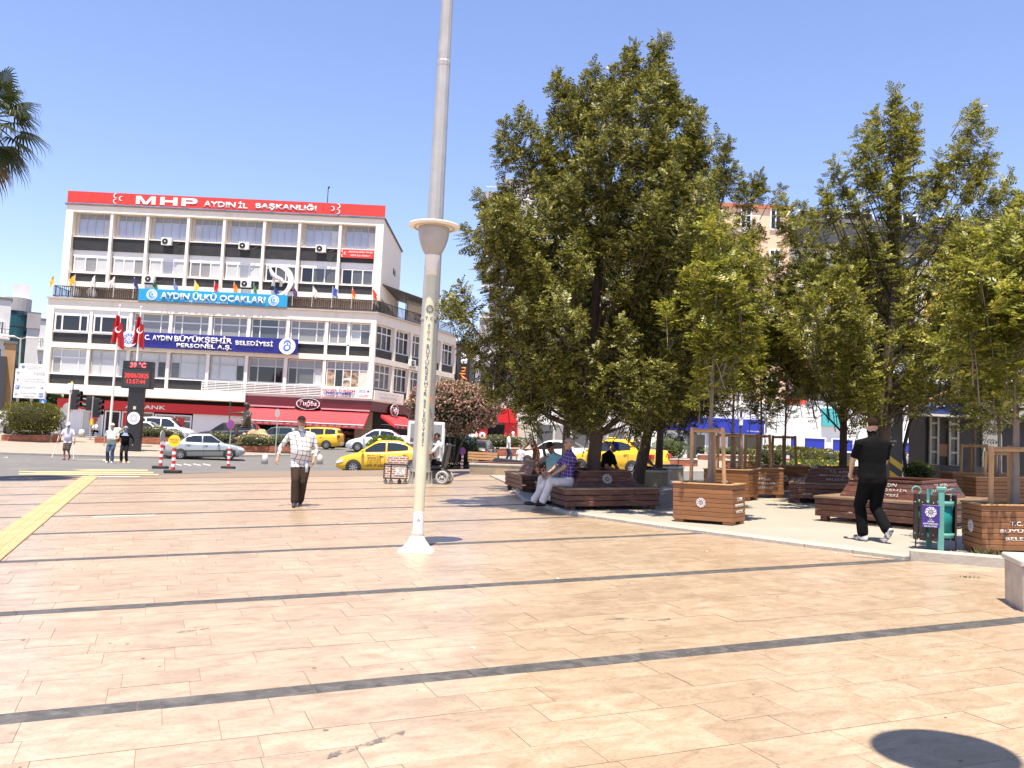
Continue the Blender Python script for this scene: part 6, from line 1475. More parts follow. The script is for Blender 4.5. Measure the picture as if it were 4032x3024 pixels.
    # legs
    if not robe or legs:
        for k, q in enumerate((-1, 1)):
            hj = tp(q * .092, 0, -.04); A = V(feet[k]) if feet else V((q * .10, 0, .085)); kp = knee[k] if knee else (q * .05, -1, .1); K, A = ik(hj, A, .43, .42, kp)
            tl = legs if isinstance(legs, str) else 'long'; lo = 'pants' if tl == 'long' else 'skin'
            B.cone(hj, .098 * LG, K + (hj - K) * .35, .080 * LG, 'pants'); B.cone(K + (hj - K) * .35, .080 * LG if tl == 'long' else .092, K + (hj - K) * .02, .070 * LG if tl == 'long' else .086, 'pants'); B.ball(K, .068 * LG if tl == 'long' else .052, lo if tl == 'long' else 'skin')
            c = K + (A - K) * .35; B.cone(K, .067 * LG if tl == 'long' else .05, c + V((0, .012, 0)), .069 * LG if tl == 'long' else .054, lo); B.cone(c + V((0, .01, 0)), .068 * LG if tl == 'long' else .05, A + (K - A) * .08, .066 * LG if tl == 'long' else .034, lo)
            td = V(toes[k]) if toes else V((q * .15, -1, 0)); td.normalize(); up = V((0, 0, 1)); up = (up - td * up.dot(td)).normalized()
            ft = A - up * .05; B.cone(A, .042, ft + td * .02, .044, 'shoe' if tl != 'bare' else 'skin', 10)
            B.cone(ft - td * .055, .036, ft + td * .09, .042, 'shoe'); B.cone(ft + td * .09, .042, ft + td * .155, .034, 'shoe')
    if robe:
        z0, z1 = robe; B.stack([(z1, .19, .15, 0), (z1 + .2 * (z0 - z1), .185, .15, 0), (z1 + .6 * (z0 - z1), .185, .15, 0), (z0, .165, .12, 0)], Matrix.Translation((P.x, P.y, 0)), 'robe' if 'robe' in mats else 'shirt')
    t = thing(name, label, cat, loc, rz, group); t.scale = (s, s, s)
    BODIES.append((B, t, mats, voxel, HD if fingers else [], TT, hem if hem is not None else (-.10 if pelvis[2] > .8 and not robe else None), hc))
    # head dressings as children
    def shell(fn, grow, mt, nm, off=(0, .012, .028), rr=(.074, .092, .092)):
        q = MB(); q.ball((0, 0, 0), tuple(r + grow for r in rr), 22, 16); keep = []
        for f in q.f:
            c = sum((V(q.v[i]) for i in f), V()) / len(f)
            if fn(c): keep.append(f)
        q.f = keep; q.m = [0] * len(keep); q.sm = [True] * len(keep); q.v = [tuple(hc + HR @ (V(v) + V(off))) for v in q.v]; return q.build(nm, mt, t)
    if hair == 'short': shell(lambda c: c.z > .035 or (c.y > .015 and c.z > -.045), .009, hairm or m_haird, 'hair')
    if hair == 'bald': shell(lambda c: (c.y > .01 and -.05 < c.z < .03), .008, hairm or m_hairg, 'hair')
    if hair == 'full': shell(lambda c: c.z > .028 or (c.y > .005 and c.z > -.06), .018, hairm or m_hairg, 'hair')
    if beard is not None: shell(lambda c: c.z < -.022 and c.y < .03, .006, beard, 'beard', (0, -.022, -.043), (.062, .072, .083))
    if cap is not None:
        cm, back = cap; c_ = shell(lambda c: c.z > .022, .016, cm, 'cap'); bm_ = MB(); vv = []
        for i in range(9):
            a = math.pi * (i / 8) + math.pi; vv += [hp(.078 * math.cos(a), .0 + .085 * math.sin(a) * 1.0 + .012, .062), hp(.085 * math.cos(a), -.01 + .16 * math.sin(a), .045)]
        bm_.add(vv, [(2 * i, 2 * i + 1, 2 * i + 3, 2 * i + 2) for i in range(8)], 0, True); bm_.build('cap_peak', cm, c_)
    if scarf is not None:
        shell(lambda c: not (c.y < -.045 and -.085 < c.z < .055), .022, scarf, 'headscarf', (0, .005, .0), (.082, .095, .125))
        q = MB(); q.lathe([(.085, .04), (.10, -.02), (.155, -.09), (.20, -.16)], 18, squash=(1, .8)); q.v = [tuple(nb + RT @ (V(v) + V((0, -.01, .02)))) for v in q.v]; q.build('scarf_drape', scarf, t)
    e = MB()
    for q in (-1, 1): e.ball(hp(q * .03, -.079, .012), (.011, .007, .006), 8, 6); e.cone = None
    for q in (-1, 1): e.tube([hp(q * .015, -.083, .032), hp(q * .05, -.074, .034)], .005, 5)
    e.tube([hp(-.024, -.086, -.058), hp(0, -.092, -.056), hp(.024, -.086, -.058)], .004, 5)
    e.build('facial_features', m_eye if hair != 'none' else m_eye, t)
    if collar is not None:
        q = MB(); q.lathe([(.066, .02), (.075, .0), (.09, -.02), (.096, -.028)], 16, squash=(1, .95)); q.v = [tuple(nb + RT @ (V(v) + V((0, .0, .025)))) for v in q.v]; q.build('collar', collar, t)
    return t
def add_part(t, nm, mt, mb): return mb.build(nm, mt, t)
def finish_bodies():
    tmp = []
    for (B, t, mats, vx, HD, TT, hem, hc) in BODIES:
        me = B.mb.mesh('tmp'); o = bpy.data.objects.new('tmp', me); COL.objects.link(o)
        m = o.modifiers.new('r', 'REMESH'); m.mode = 'VOXEL'; m.voxel_size = vx; m.use_smooth_shade = True
        m2 = o.modifiers.new('s', 'SMOOTH'); m2.factor = .5; m2.iterations = 3; tmp.append(o)
    dg = bpy.context.evaluated_depsgraph_get()
    for o, (B, t, mats, vx, HD, TT, hem, hc) in zip(tmp, BODIES):
        me = bpy.data.meshes.new_from_object(o.evaluated_get(dg)); me.name = 'body'
        n = len(me.polygons); c = np.empty(n * 3); me.polygons.foreach_get('center', c); c = c.reshape(-1, 3)
        best = np.full(n, 1e9); idx = np.zeros(n, int); tags = sorted(set(p[4] for p in B.prims)); 
        for (p, r, q, r2, tg) in B.prims:
            p_, q_ = np.array(p), np.array(q); d = q_ - p_; L2 = d @ d
            tt = np.clip(((c - p_) @ d) / L2, 0, 1) if L2 > 1e-12 else np.zeros(n)
            dist = np.linalg.norm(c - (p_ + tt[:, None] * d), axis=1) - (r + (r2 - r) * tt)
            m = dist < best; best[m] = dist[m]; idx[m] = tags.index(tg)
        if hem is not None:
            Ti = np.array(TT.inverted()); zt = c @ Ti[2, :3] + Ti[2, 3]
            idx[(idx == tags.index('pants')) & (zt > hem)] = tags.index('torso'); idx[(idx == tags.index('torso')) & (zt < hem)] = tags.index('pants')
        me.materials.clear()
        for tg in tags: me.materials.append(mats.get(tg, mats['skin']))
        # five fingers on each hand, part of the same skin
        if HD:
            fm = MB()
            for (Wd, d, q) in HD:
                a = d.orthogonal().normalized(); side_ = V((0, -1, 0)); side_ = side_ - d * side_.dot(d)
                side_ = side_.normalized() if side_.length > .05 else a; nrm = d.cross(side_); inn = nrm * (1 if (nrm.x * -q) > 0 else -1)
                for k in range(4):
                    o0 = Wd + d * .075 + side_ * (.024 - .016 * k); ln = (.068, .076, .072, .056)[k]
                    fm.tube([o0, o0 + d * ln * .45 + inn * ln * .12, o0 + d * ln * .75 + inn * ln * .38, o0 + d * ln * .85 + inn * ln * .65], [.0095, .009, .008, .006], 6)
                o0 = Wd + d * .03 + side_ * .026; fm.tube([o0, o0 + d * .03 + side_ * .018 + inn * .01, o0 + d * .058 + side_ * .016 + inn * .024], [.011, .010, .007], 6)
            v0 = len(me.vertices); bm = bmesh.new(); bm.from_mesh(me); vs2 = [bm.verts.new(v) for v in fm.v]
            for f in fm.f:
                try: nf = bm.faces.new([vs2[i] for i in f]); nf.smooth = True
                except ValueError: pass
            bm.to_mesh(me); bm.free(); idx = np.concatenate([idx, np.full(len(me.polygons) - n, tags.index('skin'))])
        me.polygons.foreach_set('material_index', idx.astype(np.int32)); me.polygons.foreach_set('use_smooth', [True] * len(me.polygons)); me.update()
        b = link('body', me, None, t); bpy.data.objects.remove(o)

# walking man with checked shirt and cap
m_chk = check_mat('check_shirt', (.66, .64, .62), (.11, .11, .13), 11.0, .13); m_br = cloth('brown_trousers', (.045, .030, .024))
x, y = -4.16, 17.95
man1 = person('man in a checked shirt, dark cap and brown trousers walking towards the camera', G(x, y), R_(13), 1.77, pelvis=(0.03, .0, .93), lean=.03, side=-.05, twist=-.1, feet=[(-.04, -.20, .085), (.06, .10, .10)], toes=[(-.12, -1, -.05), (.12, -1, -.25)],
    hands=[(-.42, -.10, .92), (.27, -.16, .90)], poles=[(-.6, .5, -.3), (.7, .4, -.3)], head=(.06, 0, .2), mats=dict(skin=m_skin, shirt=m_chk, pants=m_br, shoe=mat('shoe_dark', (.03, .03, .03), .4)), sleeve='rolled', hair='bald', hairm=m_hairg, cap=(cloth('cap_dark', (.022, .018, .017)), 0), beard=m_beard, belly=.06, slim=1.22, voxel=.013, hem=-.15)
bt = thing('water_bottle', 'small clear water bottle in the hand of the checked shirt man', 'bottle', G(x + .22, y - .3, .78), R_(20)); mb = MB(); mb.lathe([(0, -.09), (.026, -.09), (.028, 0), (.026, .06), (.011, .085), (.011, .1), (0, .1)], 10); mb.build('flask', mat('clear_plastic', (.62, .68, .75), .15, trans=.3), bt); mb = MB(); mb.lathe([(.0, .1), (.014, .1), (.014, .12), (0, .12)], 8); mb.build('bottle_cap', mat('cap_blue', (.03, .07, .5), .4), bt)
# man in black walking away
p = gp(*c8(452, 1470)); m_bk = cloth('black', (.0045, .0045, .005), .2)
person('man dressed in black walking away beside the timber bench', G(p[0], p[1] + .1, .045), math.pi + R_(14), 1.72, pelvis=(0, 0, .93), lean=.03, feet=[(-.09, .22, .17), (.08, -.10, .085)], toes=[(.05, -1, -1.1), (.12, -1, 0)],
    hands=[(-.17, -.30, .98), (.16, -.30, .95)], poles=[(-.9, .5, -.3), (.9, .5, -.3)], head=(.12, 0, -.12), mats=dict(skin=m_skin2, shirt=m_bk, pants=m_bk, shoe=mat('sneaker', (.10, .10, .105), .5, 0, 14, col2=(.7, .7, .7), contrast=5)), hair='short', hairm=m_hairb, beard=m_hairb, belly=.02, slim=1.3, voxel=.013, hem=-.14)
# two men on the bench
x1, y1 = 1.13, 17.72; zs = gz(x1, y1) + .045
m_pl = check_mat('plaid_shirt', (.040, .022, .15), (.26, .20, .40), 15.0, .17); m_wh = cloth('white_trousers', (.66, .62, .58)); m_jeans = cloth('jeans', (.06, .085, .14))
person('grey haired man in a purple plaid shirt and white trousers seated on the bench', (x1, y1, zs), R_(-70), 1.75, pelvis=(0, .06, .52), lean=-.02, feet=[(-.12, -.60, .10), (.14, -.52, .10)], toes=[(-.2, -1, 0), (.25, -1, 0)], knee=[(-.1, -1, 1), (.1, -1, 1)],
    hands=[(-.14, -.36, .61), (.12, -.34, .61)], poles=[(-.6, .6, -.3), (.6, .6, -.3)], head=(.02, 0, .06), mats=dict(skin=m_skin, shirt=m_pl, pants=m_wh, shoe=mat('shoe_black', (.015, .015, .015), .45)), hair='full', hairm=m_hairg, voxel=.013, slim=1.15, collar=m_pl)
x2, y2 = .98, 18.45; m_cy = cloth('cyan_shirt', (.22, .42, .47))
person('man in a pale cyan shirt leaning over his phone on the bench', (x2, y2, gz(x2, y2) + .045), R_(-38), 1.74, pelvis=(0, .10, .52), lean=.42, feet=[(-.13, -.40, .10), (.13, -.36, .10)], knee=[(-.1, -1, 1), (.1, -1, 1)],
    hands=[(-.02, -.40, .93), (.16, -.34, .64)], poles=[(-.9, .2, -.5), (.8, .4, -.3)], head=(.38, 0, .15), mats=dict(skin=m_skin3, shirt=m_cy, pants=m_wh, shoe=mat('shoe_black', (.015, .015, .015), .45)), hair='short', hairm=m_haird, belly=.06, slim=1.12, voxel=.014)
ph = thing('phone', 'black phone held up by the man in the cyan shirt', 'phone', (x2, y2, gz(x2, y2) + 1.05), R_(-38)); mb = MB(); mb.box((0, -.43, .03), (.075, .01, .15), rot=Matrix.Rotation(.4, 3, 'X'), bev=.004); mb.build('case', m_black, ph)
wt = MB(); wt.lathe([(.031, -.008), (.034, 0), (.031, .008)], 12)
# old man on the stone seat, man in a blue cap behind the trunk
p = gp(*c7(150, 1172)); x3, y3 = p[0] - .35, p[1] + .30
person('old man in a checked shirt sitting on the stone seat in the shade', G(x3, y3), R_(62), 1.66, pelvis=(0, 0.05, .55), lean=.22, feet=[(-.12, -.38, .085), (.12, -.38, .085)], knee=[(-.1, -1, 1), (.1, -1, 1)], hands=[(-.06, -.40, .62), (.06, -.40, .62)], poles=[(-.7, .5, -.3), (.7, .5, -.3)], head=(.35, 0, 0), mats=dict(skin=m_skin3, shirt=check_mat('dim_check', (.20, .16, .18), (.10, .07, .08), 14, .3), pants=m_bk, shoe=m_black), hair='short', hairm=m_hairg, voxel=.018, fingers=False)
x4, y4 = 2.22, 20.75
person('man in a blue cap sitting behind the big trunk', G(x4, y4), R_(50), 1.68, pelvis=(0, .05, .58), lean=.35, feet=[(-.12, -.38, .1), (.12, -.38, .1)], knee=[(-.1, -1, 1), (.1, -1, 1)], hands=[(-.05, -.40, .68), (.06, -.40, .68)], head=(.5, 0, .1), mats=dict(skin=m_skin3, shirt=m_bk, pants=m_bk, shoe=m_black), hair='bald', hairm=m_hairg, cap=(cloth('cap_blue', (.02, .045, .33)), 0), beard=m_beard, voxel=.018, fingers=False)
# woman with headscarf and child
x5, y5 = .98, 33.2; m_abaya = cloth('brown_abaya', (.13, .055, .028)); m_sc = cloth('grey_scarf', (.42, .41, .40))
person('woman in a long brown dress and grey headscarf bending to a child', G(x5, y5, .02), R_(-60), 1.55, pelvis=(0, .05, .90), lean=.45, hands=[(-.12, -.60, .95), (.2, -.45, .95)], head=(-.2, 0, .2), mats=dict(skin=m_skin2, shirt=m_abaya, pants=m_abaya, robe=m_abaya, shoe=m_black), sleeve='long', hair='none', scarf=m_sc, robe=(1.0, .03), legs='', voxel=.02, fingers=False)
person('small child in a white top with grey leggings beside the woman', G(x5 - .55, y5 - .5, .02), R_(10), 1.02, feet=[(-.13, 0, .085), (.12, .08, .085)], hands=[(-.26, -.02, .85), (.1, -.2, 1.0)], mats=dict(skin=m_skin3, shirt=cloth('white_top', (.62, .62, .66)), pants=cloth('grey_leggings', (.16, .16, .19)), shoe=m_black), hair='full', hairm=m_haird, voxel=.022, fingers=False, slim=1.1)
# crossing: man with crutches, elderly couple
p = gp(262, 1811); m_lil = cloth('lilac_shirt', (.62, .58, .64)); x6, y6 = p[0], p[1]
person('man in shorts and a white cap crossing the road on two crutches', G(x6, y6), R_(4), 1.62, lean=.12, feet=[(-.04, -.14, .085), (.06, .16, .17)], toes=[(-.1, -1, 0), (.1, -1, -.8)], hands=[(-.38, -.18, .84), (.38, -.18, .84)], head=(.2, 0, .1), mats=dict(skin=m_skin3, shirt=m_lil, pants=cloth('dark_shorts', (.075, .06, .055)), shoe=mat('red_trainer', (.35, .04, .03), .6)), legs='short', hair='bald', cap=(m_whpl, 0), belly=.03, slim=1.12, voxel=.02, fingers=True)
for q in (-1, 1):
    cr = thing('crutch', ('left' if q < 0 else 'right') + ' metal crutch of the man in the white cap', 'crutch', G(x6 + q * .48, y6 - .35), R_(4), 'crutches'); mb = MB(); mb.tube([(0, -.02, 0), (-q * .12, .14, .80), (-q * .14, .2, 1.05)], .014, 8); mb.build('tube', m_lampw, cr); mb = MB(); mb.tube([(-q * .12, .06, .8), (-q * .12, .18, .8)], .018, 8); mb.build('grip', m_redpl, cr); mb = MB(); mb.tube([(0, -.02, -.0), (0, -.02, .05)], .022, 8); mb.build('tip', mat('red_tip', (.5, .06, .04), .6), cr)
p = gp(433, 1824)
person('white haired man in a pale polo shirt and jeans crossing arm in arm', G(p[0], p[1]), R_(8), 1.64, lean=.06, feet=[(-.10, -.02, .085), (.12, -.16, .085)], hands=[(-.30, -.05, .86), (.16, -.28, 1.05)], head=(.08, 0, 0), mats=dict(skin=m_skin, shirt=cloth('pale_polo', (.46, .50, .44)), pants=m_jeans, shoe=m_whpl), hair='full', hairm=mat('hair_white', (.6, .58, .55), .8, .2, 40), belly=.09, slim=1.2, voxel=.02, fingers=True)
p = gp(478, 1822)
person('woman in black with a blue grey headscarf crossing beside the polo shirt man', G(p[0] + .05, p[1] + .1), R_(10), 1.56, lean=.05, feet=[(-.10, -.06, .085), (.10, .10, .1)], hands=[(-.22, -.22, 1.0), (.36, -.04, .92)], head=(.05, 0, -.1), mats=dict(skin=m_skin2, shirt=m_bk, pants=cloth('black_trousers', (.02, .02, .022)), shoe=cloth('violet_shoe', (.16, .12, .22))), sleeve='long', hair='none', scarf=cloth('blue_scarf', (.24, .29, .38)), slim=1.12, belly=.03, voxel=.02, fingers=False)
# far people
p = aty(374, 1722, 71); person('man in a white shirt sitting on the bank steps', G(p[0], 71, .14), R_(-20), 1.7, pelvis=(0, .1, .42), lean=.3, feet=[(-.13, -.38, .085), (.13, -.38, .085)], knee=[(-.1, -1, 1), (.1, -1, 1)], hands=[(-.1, -.4, .5), (.1, -.4, .5)], head=(.3, 0, 0), mats=dict(shirt=m_whpl, pants=m_bk, skin=m_skin3), voxel=.03, fingers=False)
p = aty(2000, 1790, 52); person('man in a long white shirt walking past the red shop', G(p[0], 52, .13), R_(100), 1.78, feet=[(-.1, -.15, .085), (.1, .15, .1)], mats=dict(shirt=m_whpl, pants=m_jeans, skin=m_skin3), hair='short', voxel=.03, fingers=False, slim=1.1)
p = aty(1857, 1765, 56); person('man in a white shirt standing behind the dark car', G(p[0], 56, .13), R_(10), 1.75, mats=dict(shirt=m_whpl, pants=m_jeans, skin=m_skin3), voxel=.03, fingers=False)
p = aty(1841, 1765, 56); person('person in blue standing by the pink flowering shrub', G(p[0], 55.5, .13), R_(20), 1.6, mats=dict(shirt=cloth('blue_top', (.05, .12, .4)), pants=m_jeans, skin=m_skin3), voxel=.03, fingers=False)
p = gp(*c8(672, 1010)); person('child in a grey top sitting near the kiosk', G(p[0], p[1], .05), R_(-40), 1.15, pelvis=(0, .05, .58), feet=[(-.13, -.38, .1), (.13, -.38, .1)], knee=[(-.1, -1, 1), (.1, -1, 1)], mats=dict(shirt=cloth('grey_top', (.25, .26, .3)), pants=m_bk, skin=m_skin3), voxel=.022, fingers=False)

# ---- powered wheelchair behind the mast
p = gp(1722, 1907); x7, y7 = p[0] - .12, p[1] + .3
wc = thing('wheelchair', 'black powered wheelchair parked behind the tall mast', 'wheelchair', G(x7, y7), R_(-100))
mb = MB(); mb.box((0, .05, .48), (.48, .46, .10), bev=.03); mb.build('seat', m_black, wc)
mb = MB(); mb.box((0, .32, .82), (.46, .09, .66), rot=Matrix.Rotation(-.18, 3, 'X'), bev=.03); mb.build('backrest', m_black, wc)
mb = MB(); mb.box((0, .06, .28), (.40, .60, .26), bev=.03); mb.build('battery_box', m_black, wc)
for q in (-1, 1):
    mb = MB(); mb.tube([(q * .27, .38, 1.08), (q * .27, .5, 1.1)], .02, 8); mb.build('push_handle', m_black, wc)
    mb = MB(); mb.box((q * .27, .0, .70), (.07, .40, .05), bev=.015); mb.build('armrest', m_black, wc)
    for (yy, r) in ((.30, .19), (-.34, .12)):
        A = Matrix.Translation((q * .29, yy, r)) @ Matrix.Rotation(math.pi / 2, 4, 'Y'); w_ = MB(); w_.lathe([(r * .62, -.045), (r * .95, -.045), (r, -.02), (r, .02), (r * .95, .045), (r * .62, .045), (r * .62, -.045)], 22, T=A); wo = w_.build('wheel', mat('grey_tyre', (.34, .33, .32), .8), wc)
        h_ = MB(); h_.lathe([(0, .03), (r * .2, .035), (r * .2, -.035), (0, -.03)], 10, T=A)
        for k in range(5):
            a = 2 * math.pi * k / 5; h_.box(tuple(A @ V((r * .4 * math.cos(a), r * .4 * math.sin(a), 0))), (.05, r * .16, r * .5), rot=Matrix.Rotation(-a + math.pi / 2, 3, 'X'))
        h_.build('hub', m_alu, wo)
person('man in a white top with a dark stripe sitting in the wheelchair', G(x7, y7), R_(-100), 1.72, pelvis=(0, .12, .62), lean=.08, feet=[(-.1, -.36, .2), (.1, -.36, .2)], knee=[(-.1, -1, 1), (.1, -1, 1)], hands=[(-.22, -.28, .80), (.22, -.28, .80)], head=(.25, 0, 0), mats=dict(shirt=cloth('white_sport', (.66, .66, .70)), pants=m_bk, skin=m_skin3), hair='short', voxel=.018, fingers=False)
# ---- bronze statue on its rock
Y = 57.0; b = aty(958, 1745, Y); m_brz = mat('bronze', (.085, .075, .062), .5, .25, 4, metal=.4, bump=.3); SZ = aty(958, 1700, Y)[2]
st_ = person('bronze statue of a seated man in folk costume holding a staff', (b[0] + .1, Y, SZ - .45), R_(-40), 2.75, pelvis=(0, .05, .60), lean=.06, feet=[(-.14, -.32, .16), (.16, -.26, .50)], knee=[(-.5, -1, 1), (.6, -1, .8)], hands=[(-.30, -.52, 1.02), (.10, -.26, .80)], poles=[(-.9, .3, -.4), (.9, .4, -.3)], head=(0, 0, .1), mats=dict(skin=m_brz, shirt=m_brz, pants=m_brz, shoe=m_brz), sleeve='long', hair='full', hairm=m_brz, voxel=.028, fingers=False, name='statue', cat='statue', slim=1.35)
mb = MB(); mb.tube([(-.30, -.60, 0.0), (-.30, -.60, 1.5)], .025, 8); mb.build('staff', m_brz, st_)
mb = MB(); mb.lathe([(.095, 1.355), (.105, 1.40), (.085, 1.45), (0, 1.475)], 14, c=(0, -.05, 0)); mb.build('headwear', m_brz, st_)
rk_ = MB(); rk_.ball((0, 0, 0), 1, 20, 14); rr = random.Random(9); rk_.v = [tuple(V((v[0] * 1.15, v[1] * .9, v[2] * .95)) * (1 + .16 * math.sin(7 * v[0] + 3 * v[2]) * math.cos(5 * v[1] + 2) + rr.uniform(-.05, .05))) for v in rk_.v]; rk_.sm = [False] * len(rk_.sm)
o = rk_.build('boulder', mat('tan_rock', (.36, .26, .15), .85, .3, 3, bump=.6)); o.location = (b[0] + .75, Y + .1, gz(b[0], Y) + .5); tag(o, 'tan boulder the bronze statue sits on', 'boulder')
# ---- snack cart patterned like brickwork
p = gp(*c5(318, 1568)); ca = thing('snack_cart', 'small wheeled snack cart with a brick pattern beside the mast', 'cart', G(p[0], p[1] + .2), R_(4))
m_cb = bpy.data.materials.new('brick_print'); m_cb.use_nodes = True; MATS['brick_print'] = m_cb; nt = m_cb.node_tree; bt_ = nt.nodes.new('ShaderNodeTexBrick'); bt_.inputs['Color1'].default_value = (.26, .10, .07, 1); bt_.inputs['Color2'].default_value = (.36, .17, .13, 1); bt_.inputs['Mortar'].default_value = (.62, .58, .53, 1)
bt_.inputs['Scale'].default_value = 1; bt_.inputs['Brick Width'].default_value = .17; bt_.inputs['Row Height'].default_value = .062; bt_.inputs['Mortar Size'].default_value = .012
tc_ = nt.nodes.new('ShaderNodeTexCoord'); mp_ = nt.nodes.new('ShaderNodeMapping'); mp_.inputs['Rotation'].default_value = (math.pi / 2, 0, 0); nt.links.new(tc_.outputs['Object'], mp_.inputs[0]); nt.links.new(mp_.outputs[0], bt_.inputs['Vector']); nt.links.new(bt_.outputs[0], nt.nodes['Principled BSDF'].inputs['Base Color'])
mb = MB(); mb.box((.03, 0, .66), (.58, .38, .22), bev=.006); mb.build('upper_box', m_cb, ca)
mb = MB(); mb.box((0, 0, .345), (.63, .42, .37), bev=.004); mb.build('lower_box', m_cb, ca)
for zz in (.15, .54): mb = MB(); mb.box((0, -.215, zz), (.66, .02, .035)); mb.build('frame_rail', m_trim, ca)
for xx in (-.32, -.13, .32): mb = MB(); mb.box((xx, -.218, .345), (.03, .022, .40)); mb.build('frame_bar', m_trim, ca)
mb = MB(); mb.box((.13, -.222, .36), (.24, .006, .2)); n_ = mb.build('price_card', mat('card_white', (.66, .66, .64), .6), ca); text('SİMİT\n5₺\n10 TL' if False else 'TOST\n50\n90 TL', m_ink, n_, (.13, -.227, .36), .2, .17, absolute=False, ext=0)
for (xx, yy) in ((-.27, -.16), (-.12, -.18), (.1, .16), (.28, -.16)):
    mb = MB(); A = Matrix.Translation((xx, yy, .06)) @ Matrix.Rotation(math.pi / 2, 4, 'X'); mb.lathe([(0, -.02), (.05, -.02), (.06, 0), (.05, .02), (0, .02)], 16, T=A); w_ = mb.build('castor', mat('castor_grey', (.3, .3, .3), .6), ca); mb = MB(); mb.box((xx, yy, .125), (.03, .05, .05)); mb.build('fork', m_trim, ca)
finish_bodies()
# ================================================================== TREES AND PLANTS
def leaf_mat(name, c1, c2, tr=.35, rough=.42):
    m = bpy.data.materials.new(name); m.use_nodes = True; nt = m.node_tree; L = nt.links.new; b = nt.nodes['Principled BSDF']; MATS[name] = m
    ge = nt.nodes.new('ShaderNodeNewGeometry'); rp = nt.nodes.new('ShaderNodeValToRGB'); rp.color_ramp.elements[0].color = (*c1, 1); rp.color_ramp.elements[1].color = (*c2, 1)
    rp.color_ramp.elements[0].position = .3; rp.color_ramp.elements[1].position = 1.0; L(ge.outputs['Random Per Island'], rp.inputs[0]); L(rp.outputs[0], b.inputs['Base Color']); b.inputs['Roughness'].default_value = rough; b.inputs['Specular IOR Level'].default_value = .35
    t = nt.nodes.new('ShaderNodeBsdfTranslucent'); L(rp.outputs[0], t.inputs[0]); mx = nt.nodes.new('ShaderNodeMixShader'); mx.inputs[0].default_value = tr
    L(b.outputs[0], mx.inputs[1]); L(t.outputs[0], mx.inputs[2]); L(mx.outputs[0], nt.nodes['Material Output'].inputs[0]); return m
def fern_leaf(pairs=4):
    """a feathery compound leaf along +x, unit length"""
    v = []; f = []
    def lf(p, ang, l, w, s):
        d = np.array([math.cos(ang), s * math.sin(ang), 0]); q = np.array([-d[1], d[0], 0]); o = len(v); dz = np.array([0, 0, -.12 * l])
        v.extend([p, p + d * l * .45 + q * w, p + d * l + dz * 2, p + d * l * .45 - q * w]); f.append((o, o + 1, o + 2, o + 3))
    for k in range(pairs):
        t = .16 + .74 * k / (pairs - 1); p = np.array([t, 0, -.16 * t * t]); l = .40 * (1 - .55 * abs(t - .42) / .6)
        for s in (-1, 1): lf(p, R_(50 - 14 * t), l * 1.1, .082, s)
    lf(np.array([.88, 0, -.13]), 0, .24, .07, 1); o = len(v); v.extend([np.array([0, .012, 0]), np.array([0, -.012, 0]), np.array([.92, 0, -.14])]); f.append((o, o + 1, o + 2, o + 2))
    return np.array(v), [x for x in f]
def oval_leaf():
    return np.array([(0, 0, 0), (.5, .27, .05), (1, 0, -.08), (.5, -.27, .05)]), [(0, 1, 2, 3)]
FERN = fern_leaf(); OVAL = oval_leaf()
def scatter(name, tmpl, pos, dirs, size, mt, parent, r, roll=.9, wid=1.0):
    """one mesh of many leaves: each template copy placed at pos, pointing along dirs"""
    v0, f0 = tmpl; n = len(pos); d = dirs / np.linalg.norm(dirs, axis=1)[:, None]
    up = np.tile([0., 0, 1], (n, 1)) + r.normal(0, roll * .5, (n, 3)); y = np.cross(up, d); y /= np.linalg.norm(y, axis=1)[:, None] + 1e-9; z = np.cross(d, y)
    V_ = pos[:, None, :] + size[:, None, None] * (v0[None, :, 0:1] * d[:, None] + wid * v0[None, :, 1:2] * y[:, None] + v0[None, :, 2:3] * z[:, None])
    m = len(v0); quads = np.array([q if q[2] != q[3] else (q[0], q[1], q[2], q[2]) for q in f0]); tri = [q[:3] for q in f0 if q[2] == q[3]]; quad = [q for q in f0 if q[2] != q[3]]
    me = bpy.data.meshes.new(name); off = (np.arange(n) * m)
    loops = []; starts = []; tot = 0
    lq = (np.array(quad)[None] + off[:, None, None]).reshape(-1); nq = n * len(quad)
    lt = (np.array(tri)[None] + off[:, None, None]).reshape(-1) if tri else np.array([], int); nt_ = n * len(tri)
    me.vertices.add(n * m); me.vertices.foreach_set('co', V_.reshape(-1)); me.loops.add(len(lq) + len(lt)); me.loops.foreach_set('vertex_index', np.concatenate([lq, lt]).astype(np.int32))
    me.polygons.add(nq + nt_); me.polygons.foreach_set('loop_start', np.concatenate([np.arange(nq) * 4, nq * 4 + np.arange(nt_) * 3]).astype(np.int32)); me.update(calc_edges=True)
    o = link(name, me, mt, parent); return o
m_bark = mat('bark_brown', (.085, .06, .045), .9, .35, 6, stretch=(4, 4, 1), bump=.8, bscale=14); m_barkg = mat('bark_grey', (.22, .18, .15), .85, .3, 7, stretch=(3, 3, 1), bump=.4)
m_lf_main = leaf_mat('leaf_olive', (.055, .07, .012), (.43, .39, .095), .24); m_lf_young = leaf_mat('leaf_yellow_green', (.13, .15, .018), (.48, .44, .08), .34); m_lf_mid = leaf_mat('leaf_mid', (.105, .12, .017), (.47, .42, .085), .30)  # leaf_olive: bright end paints sunlit specks into random leaflets
